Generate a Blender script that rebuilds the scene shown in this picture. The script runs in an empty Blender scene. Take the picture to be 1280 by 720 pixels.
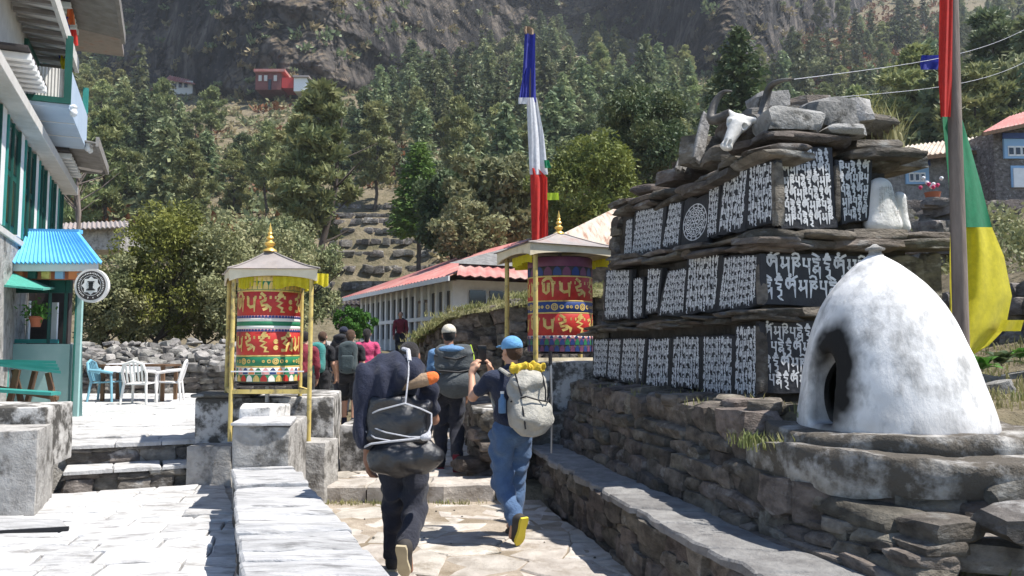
import bpy, bmesh, math, random
import numpy as np
from mathutils import Vector, Matrix, Quaternion, noise as mnoise

random.seed(11); np.random.seed(11)
R = math.radians
scene = bpy.context.scene
COL = scene.collection

# ------------------------------------------------------------ camera
F, HY = 1000.0, 435.0                    # focal length (px of the 1280 photo), horizon row
PITCH = math.atan((HY - 360) / F)
EYE = Vector((0, 0, 1.65))
cam_d = bpy.data.cameras.new('camera'); cam = bpy.data.objects.new('camera', cam_d)
COL.objects.link(cam); scene.camera = cam
cam_d.sensor_width = 36; cam_d.lens = 36 * F / 1280
cam_d.clip_start = .05; cam_d.clip_end = 3000
cam.location = EYE; cam.rotation_euler = (R(90) + PITCH, 0, 0)

# ------------------------------------------------------------ light
SUN_EL, SUN_AZ = R(62), R(-12)            # azimuth from +X towards +Y
SUNV = Vector((math.cos(SUN_EL)*math.cos(SUN_AZ), math.cos(SUN_EL)*math.sin(SUN_AZ), math.sin(SUN_EL)))
world = bpy.data.worlds.new('World'); scene.world = world; world.use_nodes = True
wt = world.node_tree; bg = wt.nodes['Background']
sky = wt.nodes.new('ShaderNodeTexSky'); sky.sky_type = 'NISHITA'; sky.sun_disc = False
sky.sun_elevation = SUN_EL; sky.sun_rotation = R(90) - SUN_AZ
sky.air_density = 1.0; sky.dust_density = 1.2; sky.altitude = 2600
wt.links.new(sky.outputs[0], bg.inputs[0]); bg.inputs[1].default_value = .12
sun_d = bpy.data.lights.new('sun', 'SUN'); sun = bpy.data.objects.new('sun', sun_d); COL.objects.link(sun)
sun_d.energy = 4.6; sun_d.angle = R(.53); sun_d.color = (1, .955, .89)
sun.location = (20, 5, 40); sun.rotation_euler = SUNV.to_track_quat('Z', 'Y').to_euler()
vs = scene.view_settings
vs.view_transform = 'Standard'; vs.look = 'None'; vs.exposure = .95; vs.gamma = 1
vs.use_curve_mapping = False
scene.cycles.use_denoising = True
scene.cycles.max_bounces = 6; scene.cycles.diffuse_bounces = 3; scene.cycles.glossy_bounces = 3
scene.cycles.transmission_bounces = 4; scene.cycles.volume_bounces = 0
scene.cycles.use_adaptive_sampling = True

# ------------------------------------------------------------ pixel -> place
_cp, _sp = math.cos(PITCH), math.sin(PITCH)
def ray(px, py):
    u = (px - 640) / F; v = (360 - py) / F
    return Vector((u, _cp - _sp * v, _sp + _cp * v))
def at(px, py, Y):
    d = ray(px, py); return EYE + d * (Y / d.y)
def gz(px, py, z):
    d = ray(px, py); return EYE + d * ((z - EYE.z) / d.z)
def onplane(px, py, p, n):
    d = ray(px, py); return EYE + d * ((p - EYE).dot(n) / d.dot(n))

# ------------------------------------------------------------ objects
W = {}
def tag(o, label=None, cat=None, group=None, kind=None):
    if label: o['label'] = label
    if cat: o['category'] = cat
    if group: o['group'] = group
    if kind: o['kind'] = kind
    return o
def link(o, parent=None, loc=(0, 0, 0)):
    COL.objects.link(o); loc = Vector(loc); W[o.name] = loc
    if parent is not None:
        o.parent = parent; o.location = loc - W[parent.name]
    else: o.location = loc
    return o
def thing(name, label, cat, loc=(0, 0, 0), group=None):
    o = bpy.data.objects.new(name, None); o.empty_display_size = .1
    link(o, None, loc); return tag(o, label, cat, group)
def inst(name, mesh, parent, loc, rot=(0, 0, 0), scale=(1, 1, 1)):
    o = bpy.data.objects.new(name, mesh); link(o, parent, loc)
    if isinstance(rot, Quaternion): o.rotation_mode = 'QUATERNION'; o.rotation_quaternion = rot
    else: o.rotation_euler = rot
    o.scale = scale; return o
def mesh_np(name, V, Fc, mats=None, midx=None, smooth=False, sharp=None):
    me = bpy.data.meshes.new(name)
    V = np.asarray(V, dtype=np.float32).reshape(-1, 3)
    if isinstance(Fc, np.ndarray):
        n, k = Fc.shape
        me.vertices.add(len(V)); me.vertices.foreach_set('co', V.ravel())
        me.loops.add(n * k); me.loops.foreach_set('vertex_index', Fc.astype(np.int32).ravel())
        me.polygons.add(n); me.polygons.foreach_set('loop_start', np.arange(0, n * k, k, dtype=np.int32))
        me.polygons.foreach_set('loop_total', np.full(n, k, dtype=np.int32))
    else:
        me.from_pydata([tuple(v) for v in V.tolist()], [], Fc)
    if mats:
        for m in (mats if isinstance(mats, (list, tuple)) else [mats]): me.materials.append(m)
    if midx is not None: me.polygons.foreach_set('material_index', np.asarray(midx, dtype=np.int32))
    me.update(calc_edges=True)
    me.polygons.foreach_set('use_smooth', np.full(len(me.polygons), bool(smooth)))
    if smooth and sharp: me.set_sharp_from_angle(angle=R(sharp))
    return me

class MB:
    """collects shapes of ONE piece; build() links them as one mesh object"""
    def __init__(s): s.v = []; s.f = []
    def add(s, V, Fc):
        b = len(s.v); s.v += [tuple(p) for p in V]; s.f += [tuple(b + i for i in f) for f in Fc]; return s
    def hexa(s, P):      # 8 corners: bottom 4 ccw, top 4 ccw
        return s.add(P, [(3,2,1,0),(4,5,6,7),(0,1,5,4),(1,2,6,5),(2,3,7,6),(3,0,4,7)])
    def box(s, c, d, rz=0):
        cx, cy, cz = c; hx, hy, hz = d[0]/2, d[1]/2, d[2]/2; a, b = math.cos(rz), math.sin(rz)
        P = []
        for z in (-hz, hz):
            for x, y in ((-hx,-hy),(hx,-hy),(hx,hy),(-hx,hy)):
                P.append((cx + a*x - b*y, cy + b*x + a*y, cz + z))
        return s.hexa(P)
    def bar(s, p, q, w, h=None, up=(0, 0, 1)):
        p, q = Vector(p), Vector(q); h = h or w; d = (q - p).normalized(); u = Vector(up)
        if abs(d.dot(u)) > .98: u = Vector((0, 1, 0))
        r = d.cross(u).normalized() * (w/2); t = r.cross(d).normalized() * (h/2)
        return s.hexa([p-r-t, p+r-t, q+r-t, q-r-t, p-r+t, p+r+t, q+r+t, q-r+t])
    def tube(s, pts, rad, n=8, cap=True):
        pts = [Vector(p) for p in pts]; rad = rad if isinstance(rad, (list, tuple)) else [rad]*len(pts)
        b = len(s.v); ref = None
        for i, p in enumerate(pts):
            d = (pts[min(i+1, len(pts)-1)] - pts[max(i-1, 0)]).normalized()
            if ref is None: ref = d.orthogonal().normalized()
            ref = (ref - d * ref.dot(d))
            ref = ref.normalized() if ref.length > 1e-6 else d.orthogonal().normalized()
            bi = d.cross(ref)
            for k in range(n):
                a = 2*math.pi*k/n; s.v.append(tuple(p + (ref*math.cos(a) + bi*math.sin(a))*rad[i]))
        for i in range(len(pts)-1):
            for k in range(n):
                k2 = (k+1) % n; s.f.append((b+i*n+k, b+i*n+k2, b+(i+1)*n+k2, b+(i+1)*n+k))
        if cap:
            s.f.append(tuple(b+k for k in reversed(range(n)))); e = b+(len(pts)-1)*n; s.f.append(tuple(e+k for k in range(n)))
        return s
    def lathe(s, c, prof, n=24, rz=0, cap=True):
        cx, cy, cz = c; b = len(s.v)
        for r, z in prof:
            for k in range(n):
                a = rz + 2*math.pi*k/n; s.v.append((cx+r*math.cos(a), cy+r*math.sin(a), cz+z))
        for i in range(len(prof)-1):
            for k in range(n):
                k2 = (k+1) % n; s.f.append((b+i*n+k, b+i*n+k2, b+(i+1)*n+k2, b+(i+1)*n+k))
        if cap:
            s.f.append(tuple(b+k for k in reversed(range(n)))); e = b+(len(prof)-1)*n; s.f.append(tuple(e+k for k in range(n)))
        return s
    def prism(s, poly, z0, z1):
        n = len(poly); b = len(s.v)
        s.v += [(p[0], p[1], z0) for p in poly] + [(p[0], p[1], z1) for p in poly]
        s.f.append(tuple(b+i for i in reversed(range(n)))); s.f.append(tuple(b+n+i for i in range(n)))
        for i in range(n): j = (i+1) % n; s.f.append((b+i, b+j, b+n+j, b+n+i))
        return s
    def build(s, name, mat, parent=None, smooth=False, sharp=35, bevel=0, loc=None):
        V = np.array(s.v, dtype=np.float64)
        loc = Vector(loc) if loc is not None else (W[parent.name].copy() if parent is not None else Vector(V.mean(0)))
        me = mesh_np(name, V - np.array(loc), s.f, mat, smooth=smooth, sharp=sharp)
        bm = bmesh.new(); bm.from_mesh(me); bmesh.ops.recalc_face_normals(bm, faces=bm.faces)
        if bevel:
            bmesh.ops.bevel(bm, geom=[e for e in bm.edges if e.calc_face_angle(0) > .5], offset=bevel, segments=1, affect='EDGES', profile=.5, clamp_overlap=True)
        bm.to_mesh(me); bm.free()
        if smooth: me.set_sharp_from_angle(angle=R(sharp))
        o = bpy.data.objects.new(name, me); return link(o, parent, loc)

# ------------------------------------------------------------ materials
def nn(t, ty, **kw):
    n = t.nodes.new(ty)
    for k, v in kw.items(): setattr(n, k, v)
    return n
def mat(name, c1, c2=None, rough=.8, scale=4., bump=0., bscale=None, rand=0., spec=.35, metal=0., c3=None, s3=1.2, t3=.55, w3=.08, detail=6, stretch=None, transl=0., coat=0., sheen=0., emit=None, lo=.35, hi=.65):
    m = bpy.data.materials.new(name); m.use_nodes = True; t = m.node_tree; L = t.links.new
    p = t.nodes['Principled BSDF']; p.inputs['Roughness'].default_value = rough
    p.inputs['Specular IOR Level'].default_value = spec; p.inputs['Metallic'].default_value = metal
    if coat: p.inputs['Coat Weight'].default_value = coat
    if sheen: p.inputs['Sheen Weight'].default_value = sheen
    g = nn(t, 'ShaderNodeNewGeometry'); pos = g.outputs['Position']
    if stretch:
        mp = nn(t, 'ShaderNodeMapping'); mp.inputs['Scale'].default_value = stretch; L(pos, mp.inputs[0]); pos = mp.outputs[0]
    def noise(sc, det=detail, ro=.6):
        n = nn(t, 'ShaderNodeTexNoise'); n.inputs['Scale'].default_value = sc; n.inputs['Detail'].default_value = det
        n.inputs['Roughness'].default_value = ro; L(pos, n.inputs['Vector']); return n.outputs[0]
    def mr(v, a, b, c=0, d=1):
        r = nn(t, 'ShaderNodeMapRange'); r.clamp = True
        for i, x in zip((1, 2, 3, 4), (a, b, c, d)): r.inputs[i].default_value = x
        L(v, r.inputs[0]); return r.outputs[0]
    def mix(f, a, b, bt='MIX'):
        x = nn(t, 'ShaderNodeMix', data_type='RGBA', blend_type=bt)
        for s, v in ((x.inputs[0], f), (x.inputs[6], a), (x.inputs[7], b)):
            if hasattr(v, 'links'): L(v, s)
            elif isinstance(v, (int, float)): s.default_value = v
            else: s.default_value = (*v, 1)
        return x.outputs[2]
    col = None
    if c2 is None and c3 is None and not rand: p.inputs['Base Color'].default_value = (*c1, 1)
    else:
        col = mix(mr(noise(scale), lo, hi), c1, c2 or c1)
        if c3 is not None: col = mix(mr(noise(s3, 5, .65), t3 - w3, t3 + w3), col, c3)
        if rand:
            oi = nn(t, 'ShaderNodeObjectInfo')
            h = nn(t, 'ShaderNodeHueSaturation'); L(mr(oi.outputs['Random'], 0, 1, 1 - rand, 1 + rand), h.inputs['Value'])
            w = nn(t, 'ShaderNodeTexWhiteNoise', noise_dimensions='1D'); L(oi.outputs['Random'], w.inputs['W'])
            L(mr(w.outputs[0], 0, 1, .5 - rand*.06, .5 + rand*.06), h.inputs['Hue'])
            L(col, h.inputs['Color']); col = h.outputs[0]
        L(col, p.inputs['Base Color'])
    if bump:
        b = nn(t, 'ShaderNodeBump'); b.inputs['Strength'].default_value = min(1, bump); b.inputs['Distance'].default_value = .02 if bump <= 1 else .02*bump
        L(noise(bscale or scale*3, 8, .65), b.inputs['Height']); L(b.outputs[0], p.inputs['Normal'])
    if emit: p.inputs['Emission Color'].default_value = (*emit, 1); p.inputs['Emission Strength'].default_value = 1
    if transl:
        tr = nn(t, 'ShaderNodeBsdfTranslucent'); ms = nn(t, 'ShaderNodeMixShader'); ms.inputs[0].default_value = transl
        if col is not None: L(col, tr.inputs[0])
        else: tr.inputs[0].default_value = (*c1, 1)
        L(p.outputs[0], ms.inputs[1]); L(tr.outputs[0], ms.inputs[2]); L(ms.outputs[0], t.nodes['Material Output'].inputs[0])
    return m
m_ = {}
def MT(k, *a, **kw): m_[k] = mat(k, *a, **kw)
MT('wallstone', (.060,.050,.041), (.19,.163,.135), scale=7, bump=2.2, bscale=13, rand=.4, c3=(.24,.225,.20), s3=4.5, t3=.63, w3=.05, detail=9, stretch=(1,1,1.7))
MT('drystone', (.075,.066,.057), (.22,.20,.175), scale=6, bump=2.2, bscale=13, rand=.4, c3=(.36,.35,.33), s3=4, t3=.62, w3=.05, detail=9, stretch=(1,1,1.6))
MT('rubble', (.15,.143,.132), (.33,.315,.295), scale=6, bump=2, bscale=10, rand=.4)
MT('maniledge', (.06,.050,.040), (.175,.148,.12), scale=5, bump=2.2, bscale=11, rand=.35, c3=(.25,.24,.22), s3=3., t3=.6, w3=.06, detail=9, stretch=(1,1,2.4))
MT('boulder', (.17,.165,.155), (.34,.33,.315), scale=6, bump=2, bscale=14, rand=.25, c3=(.07,.066,.058), s3=4.5, t3=.57, w3=.05, detail=9)
MT('core', (.02,.017,.014), (.06,.05,.04), scale=6, bump=1, bscale=10)
MT('slate', (.018,.019,.023), (.032,.033,.038), scale=8, bump=.5, bscale=25, rough=.65, rand=.2)
MT('letterwhite', (.72,.73,.74), (.52,.53,.55), scale=9, rough=.75, c3=(.16,.16,.17), s3=16, t3=.66, w3=.04, detail=9)
MT('whitewash', (.74,.725,.70), (.58,.565,.54), scale=6, bump=.7, bscale=14, rough=.9, c3=(.13,.125,.115), s3=4.2, t3=.62, w3=.06)
MT('oldwash', (.50,.485,.46), (.30,.285,.262), scale=5, bump=1, bscale=12, rough=.95, c3=(.075,.07,.062), s3=5., t3=.50, w3=.06, detail=9)
MT('plinthwash', (.44,.425,.40), (.24,.225,.20), scale=6, bump=1.8, bscale=11, rough=.95, c3=(.095,.082,.066), s3=4.2, t3=.46, w3=.07, detail=10)
MT('concrete', (.27,.258,.24), (.43,.415,.39), scale=6, bump=1.6, bscale=12, rough=.95, c3=(.12,.112,.10), s3=4.5, t3=.59, w3=.07, detail=9)
MT('flag', (.33,.297,.255), (.49,.45,.40), scale=5, bump=1.2, bscale=10, rand=.16, rough=.9, c3=(.26,.225,.18), s3=3.2, t3=.6, w3=.07, detail=9)
MT('court', (.40,.395,.387), (.57,.565,.557), scale=6, bump=1, bscale=14, rand=.16, rough=.9, c3=(.27,.262,.25), s3=3.6, t3=.6, w3=.07, detail=9, stretch=(1,2.5,1))
MT('walltop', (.37,.367,.362), (.56,.555,.55), scale=4, bump=1.5, bscale=9, rand=.14, rough=.85, stretch=(1,4,1), c3=(.22,.217,.212), s3=3, t3=.6, w3=.06, detail=9)
MT('slabgrey', (.15,.145,.14), (.25,.245,.235), scale=6, bump=1.5, bscale=14, rand=.15, rough=.85)
MT('dirt', (.27,.225,.175), (.38,.325,.26), scale=5, bump=1.2, bscale=20, rough=.95, c3=(.2,.16,.11), s3=1.2)
MT('teal', (.03,.23,.20), (.045,.28,.25), scale=5, rough=.5)
MT('darkgreen', (.008,.07,.055), (.012,.09,.07), scale=6, rough=.5)
MT('aqua', (.26,.44,.42), (.33,.50,.48), scale=3, rough=.6)
MT('paleblue', (.40,.50,.62), (.48,.58,.70), scale=2, rough=.5, bump=.1)
MT('white', (.78,.78,.77), (.70,.70,.69), scale=6, rough=.55)
MT('offwhite', (.62,.60,.56), (.52,.50,.46), scale=6, rough=.7)
MT('soffit', (.20,.185,.17), (.28,.265,.25), scale=5, rough=.6, bump=.2)
MT('glassdark', (.012,.014,.016), rough=.12, spec=.6)
MT('glass', (.06,.075,.085), rough=.08, spec=.7)
MT('blueroof', (.12,.42,.72), (.17,.50,.80), scale=2, rough=.4)
MT('redroof', (.36,.115,.10), (.46,.19,.165), scale=2, rough=.6, c3=(.42,.27,.23), s3=.9, t3=.57, w3=.1, detail=8)
MT('rustroof', (.42,.36,.29), (.55,.49,.41), scale=1.2, rough=.6, c3=(.30,.17,.115), s3=1.6, t3=.58, stretch=(6,.5,.5))
MT('tin', (.25,.222,.205), (.36,.32,.30), scale=4, rough=.5, c3=(.30,.20,.165), s3=4, t3=.6, w3=.07, detail=8)
MT('gold', (.72,.46,.10), (.80,.55,.16), scale=9, rough=.35, metal=.55)
MT('yellowpaint', (.50,.38,.11), (.60,.47,.17), scale=8, rough=.6, c3=(.24,.19,.10), s3=11, t3=.60, w3=.06, detail=9)
MT('creampaint', (.60,.52,.36), (.68,.60,.44), scale=6, rough=.6, c3=(.4,.33,.22), s3=5, t3=.64)
MT('drumred', (.40,.022,.018), (.52,.045,.032), scale=9, rough=.45, c3=(.26,.03,.025), s3=9, t3=.62, detail=9)
MT('drumgreen', (.02,.16,.07), (.03,.2,.09), scale=6, rough=.45)
MT('drumblue', (.02,.045,.16), (.03,.06,.2), scale=6, rough=.45)
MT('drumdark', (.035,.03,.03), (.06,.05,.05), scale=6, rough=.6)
MT('drumpurple', (.13,.04,.09), (.18,.06,.12), scale=6, rough=.5)
MT('drumgold', (.58,.40,.10), (.70,.51,.18), scale=14, rough=.45, c3=(.38,.24,.07), s3=16, t3=.6)
MT('drumpink', (.62,.30,.30), rough=.5)
MT('drumorange', (.66,.22,.08), rough=.5)
MT('drumsky', (.25,.42,.62), rough=.5)
MT('drumwhite', (.72,.70,.62), rough=.5)
MT('wood', (.10,.055,.03), (.17,.10,.055), scale=6, rough=.7, stretch=(1,1,.2), bump=.3)
MT('polewood', (.10,.078,.064), (.24,.195,.165), scale=9, rough=.85, stretch=(1,1,.12), bump=.7, bscale=30)
MT('skin', (.46,.25,.165), (.52,.30,.20), scale=9, rough=.55)
MT('skindark', (.27,.135,.085), (.32,.165,.105), scale=9, rough=.55)
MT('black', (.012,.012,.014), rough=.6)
MT('blackplastic', (.008,.008,.010), (.014,.014,.016), scale=6, rough=.2, spec=.7, bump=1, bscale=14)
MT('rope', (.46,.46,.49), (.56,.56,.58), scale=60, rough=.85, bump=.8, bscale=90)
MT('bark', (.07,.052,.04), (.14,.11,.085), scale=3, rough=.95, bump=.6)
MT('barkfar', (.06,.047,.038), (.10,.08,.065), scale=2, rough=.95)
MT('stem', (.22,.18,.12), (.3,.25,.17), scale=4, rough=.9)
MT('plasticwhite', (.72,.70,.68), rough=.4)
MT('plasticblue', (.16,.36,.46), (.2,.42,.52), scale=4, rough=.45)
MT('bone', (.66,.64,.60), (.52,.50,.46), scale=9, rough=.7, bump=.3)
MT('horn', (.045,.04,.035), (.16,.145,.125), scale=6, rough=.5, stretch=(1,1,1), bump=.4, bscale=40)
MT('hermitred', (.16,.055,.05), (.22,.085,.075), scale=1, rough=.8); MT('clay', (.38,.12,.06), rough=.8)
MT('steel', (.35,.35,.36), rough=.35, metal=.8)
def cloth(k, c, c2=None, transl=0, rough=.85, rand=0): MT(k, c, c2 or tuple(x*.8 for x in c), rough=rough, scale=16, bump=.1 if transl else .8, bscale=38, detail=8, transl=transl, sheen=.1, rand=rand)
cloth('f_red', (.62,.035,.025), transl=.3); cloth('f_green', (.01,.21,.09), transl=.3); cloth('f_yellow', (.74,.64,.03), transl=.35)
cloth('f_blue', (.035,.045,.33), transl=.3); cloth('f_white', (.74,.75,.78), transl=.3); cloth('f_lime', (.5,.7,.05), transl=.3)
cloth('navy', (.011,.015,.036)); cloth('navyshirt', (.014,.022,.05)); cloth('denim', (.055,.105,.20), (.075,.135,.245)); cloth('darktrouser', (.020,.022,.034))
cloth('capblue', (.13,.34,.60)); cloth('capcream', (.62,.57,.46)); cloth('packbeige', (.33,.315,.27), (.40,.385,.34)); cloth('packyellow', (.62,.44,.03))
cloth('packgrey', (.075,.085,.09)); cloth('packteal', (.05,.25,.23)); cloth('packslate', (.045,.065,.07)); cloth('shirtblue', (.12,.24,.42)); cloth('foam', (.36,.25,.16))
cloth('orange', (.72,.16,.03)); cloth('pink', (.55,.06,.16)); cloth('maroon', (.20,.02,.035)); cloth('blackcloth', (.012,.012,.015)); cloth('hairbrown', (.07,.035,.018)); cloth('hairdark', (.012,.009,.008))
cloth('parasolgreen', (.05,.36,.27), transl=.25); cloth('awning', (.06,.33,.26))
MT('bootsole', (.42,.36,.24), (.35,.30,.2), scale=12, rough=.8); MT('yellowrub', (.60,.48,.04), rough=.6); MT('bootdark', (.03,.027,.025), (.05,.045,.04), scale=10, rough=.8)

# ------------------------------------------------------------ foliage materials
def leafmat(k, c1, c2, c3, transl=.25, rand=.3, s3=.5):
    MT(k, c1, c2, rough=.6, spec=.25, scale=1.3, rand=rand, c3=c3, s3=s3, t3=.56, w3=.12, transl=transl, detail=3)
leafmat('fir', (0.102,0.144,0.073), (0.191,0.234,0.114), (0.269,0.289,0.144), rand=.38)
leafmat('pine', (0.145,0.178,0.073), (0.249,0.272,0.114), (0.301,0.296,0.125), rand=.35)
leafmat('cypress', (0.065,0.128,0.022), (0.109,0.184,0.037), (0.159,0.233,0.056), rand=.1)
leafmat('olive', (0.136,0.160,0.073), (0.245,0.263,0.131), (0.309,0.299,0.154), rand=.25, s3=1)
leafmat('limeleaf', (.115,.135,.03), (.19,.205,.045), (.085,.10,.03), rand=.2, s3=.9)
leafmat('darkleaf', (0.045,0.074,0.032), (0.087,0.121,0.051), (0.146,0.167,0.070), rand=.25, s3=.8)
leafmat('dryleaf', (0.247,0.190,0.107), (0.380,0.297,0.181), (0.165,0.165,0.083), rand=.45, s3=.6)
leafmat('rustleaf', (.20,.075,.025), (.28,.12,.045), (.16,.10,.05), rand=.4, s3=.6)
leafmat('grass', (.20,.20,.08), (.34,.31,.15), (.15,.19,.055), rand=.1, s3=2, transl=.35)
leafmat('greenplant', (.06,.16,.025), (.10,.24,.04), (.08,.18,.03), rand=.15, s3=4)
# ------------------------------------------------------------ rocks
def rock_mesh(name, seed, mats, n=3, box=.84, amp=.10, flat=False):
    rnd = random.Random(seed); bm = bmesh.new(); bmesh.ops.create_cube(bm, size=2)
    bmesh.ops.subdivide_edges(bm, edges=bm.edges[:], cuts=n, use_grid_fill=True)
    off = Vector((rnd.uniform(-50, 50), rnd.uniform(-50, 50), rnd.uniform(-50, 50)))
    planes = []
    for _ in range(11):
        d = Vector((rnd.gauss(0, 1), rnd.gauss(0, 1), rnd.gauss(0, .7))).normalized(); planes.append((d, rnd.uniform(.66, .92)))
    for v in bm.verts:
        c = v.co.copy(); s = c.normalized()
        p = 16.0 if not flat else 24.0
        l = (abs(c.x)**p + abs(c.y)**p + abs(c.z)**p) ** (1/p)
        q = c / l
        q += mnoise.noise_vector(q*.9 + off) * amp*1.1 + mnoise.noise_vector(q*3.1 + off) * amp*.55
        for d, h in planes:
            e = q.dot(d) - h*(abs(d.x)+abs(d.y)+abs(d.z))
            if e > 0: q -= d * e
        v.co = q
    mn = [min(v.co[i] for v in bm.verts) for i in range(3)]; mx = [max(v.co[i] for v in bm.verts) for i in range(3)]
    for v in bm.verts:
        for i in range(3): v.co[i] = (v.co[i] - (mn[i]+mx[i])/2) / (mx[i]-mn[i])
    me = bpy.data.meshes.new(name); bm.to_mesh(me); bm.free()
    me.materials.append(mats)
    me.polygons.foreach_set('use_smooth', np.ones(len(me.polygons), bool)); me.set_sharp_from_angle(angle=R(20))
    return me
ROCKS = {}
def rocks(mk, n=10, flat=False, sub=3):
    key = (mk, flat, sub)
    if key not in ROCKS:
        ROCKS[key] = [rock_mesh('stone_' + mk, hash((mk, i)) % 1000 if False else i*7+len(mk), m_[mk], n=sub, amp=.09 if flat else .13, flat=flat) for i in range(n)]
    return ROCKS[key]
def put_rock(parent, mk, c, size, rz=0, tilt=.06, flat=False, name='stone', sub=3, rnd=random):
    me = rnd.choice(rocks(mk, flat=flat, sub=sub))
    s = [size[0]*(1 if rnd.random() < .5 else -1), size[1]*(1 if rnd.random() < .5 else -1), size[2]]
    return inst(name, me, parent, c, (rnd.gauss(0, tilt), rnd.gauss(0, tilt), rz), s)

def poly_at(pts, s):
    for a, b in zip(pts[:-1], pts[1:]):
        a, b = Vector(a[:2]), Vector(b[:2]); l = (b-a).length
        if s <= l + 1e-6: return a + (b-a)*(s/l), math.atan2(b.y-a.y, b.x-a.x)
        s -= l
    return b, math.atan2(b.y-a.y, b.x-a.x)
def poly_len(pts): return sum((Vector(b[:2])-Vector(a[:2])).length for a, b in zip(pts[:-1], pts[1:]))
def dry_wall(parent, pts, z0, z1, mk, h=(.09, .17), l=(.2, .5), depth=.3, batter=0., seed=0, inward=1, name='stone', skip=None, flat=False, gap=.008, sub=3, rough=.03, top=None):
    """courses of single stones along a polyline; the face lies on the line, the stone bodies behind it (to its left when inward = 1)"""
    rnd = random.Random(seed); L = poly_len(pts); fz0 = z0 if callable(z0) else (lambda s: z0); fz1 = z1 if callable(z1) else (lambda s: z1)
    f = 0.; n = 0
    while f < .97:
        hh = rnd.uniform(*h); s = -rnd.uniform(0, l[0]); H0 = sum(fz1(L*k/4) - fz0(L*k/4) for k in range(5))/5
        df = hh / H0
        if f + df > .9: df = 1 - f
        while s < L:
            ll = rnd.uniform(*l) * (1.0 if rnd.random() > .15 else .6); a, b = max(s, 0), min(s+ll, L); s += ll
            if b - a < .05: continue
            mid = (a+b)/2; p, ang = poly_at(pts, mid)
            za = fz0(mid) + (fz1(mid)-fz0(mid))*f; zb = fz0(mid) + (fz1(mid)-fz0(mid))*(f+df)
            zm = (za+zb)/2; d = depth*rnd.uniform(.85, 1.15)
            nv = Vector((-math.sin(ang), math.cos(ang)))*inward
            off = d/2 + rnd.uniform(-rough, rough) + batter*(f+df/2)
            q = p + nv*off
            if skip and skip(q.x, q.y, zm): continue
            dz = (zb-za)
            put_rock(parent, mk, (q.x, q.y, zm + rnd.uniform(-.006, .006)), ((b-a)*1.12+.02, d, dz*rnd.uniform(1.06, 1.28)+.014), ang + rnd.gauss(0, .03), .035, flat, name, sub, rnd)
            n += 1
        f += df
    return n

# ------------------------------------------------------------ paving: cells of a jittered point set, each its own slab
def clip(poly, p, n):
    out = []
    for i in range(len(poly)):
        a, b = poly[i], poly[(i+1) % len(poly)]; da = (a-p).dot(n); db = (b-p).dot(n)
        if da <= 0: out.append(a)
        if da*db < 0: out.append(a + (b-a)*(da/(da-db)))
    return out
def inside(poly, q):
    c = False; j = len(poly)-1
    for i in range(len(poly)):
        a, b = poly[i], poly[j]
        if (a[1] > q[1]) != (b[1] > q[1]) and q[0] < (b[0]-a[0])*(q[1]-a[1])/(b[1]-a[1]) + a[0]: c = not c
        j = i
    return c
def slab_mesh(poly, th, mat_, rnd, jit=.012, bev=.012, seg=.16, top_j=.006):
    P = []
    for i in range(len(poly)):
        a, b = poly[i], poly[(i+1) % len(poly)]; l = (b-a).length; k = max(1, int(l/seg))
        nrm = Vector(((b-a).y, -(b-a).x)).normalized() if l > 1e-6 else Vector((0, 0))
        for t in range(k):
            q = a + (b-a)*(t/k)
            if t: q = q + nrm*rnd.gauss(0, jit)
            P.append(q)
    n = len(P); c = sum(P, Vector((0, 0)))/n
    V = []; tz = [rnd.gauss(0, top_j) for _ in range(n)]
    for q in P: V.append((q.x, q.y, -th))
    for q, z in zip(P, tz): V.append((q.x, q.y, -bev + z))
    for q, z in zip(P, tz):
        d = (c-q); d = d.normalized()*min(bev*1.2, d.length*.5); V.append((q.x+d.x, q.y+d.y, z*.7))
    V.append((c.x, c.y, rnd.gauss(0, top_j)))
    Fc = []
    for i in range(n):
        j = (i+1) % n; Fc += [(i, j, n+j, n+i), (n+i, n+j, 2*n+j, 2*n+i), (2*n+i, 2*n+j, 3*n)]
    me = mesh_np('slab', V, Fc, mat_, smooth=True, sharp=30); return me
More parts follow.
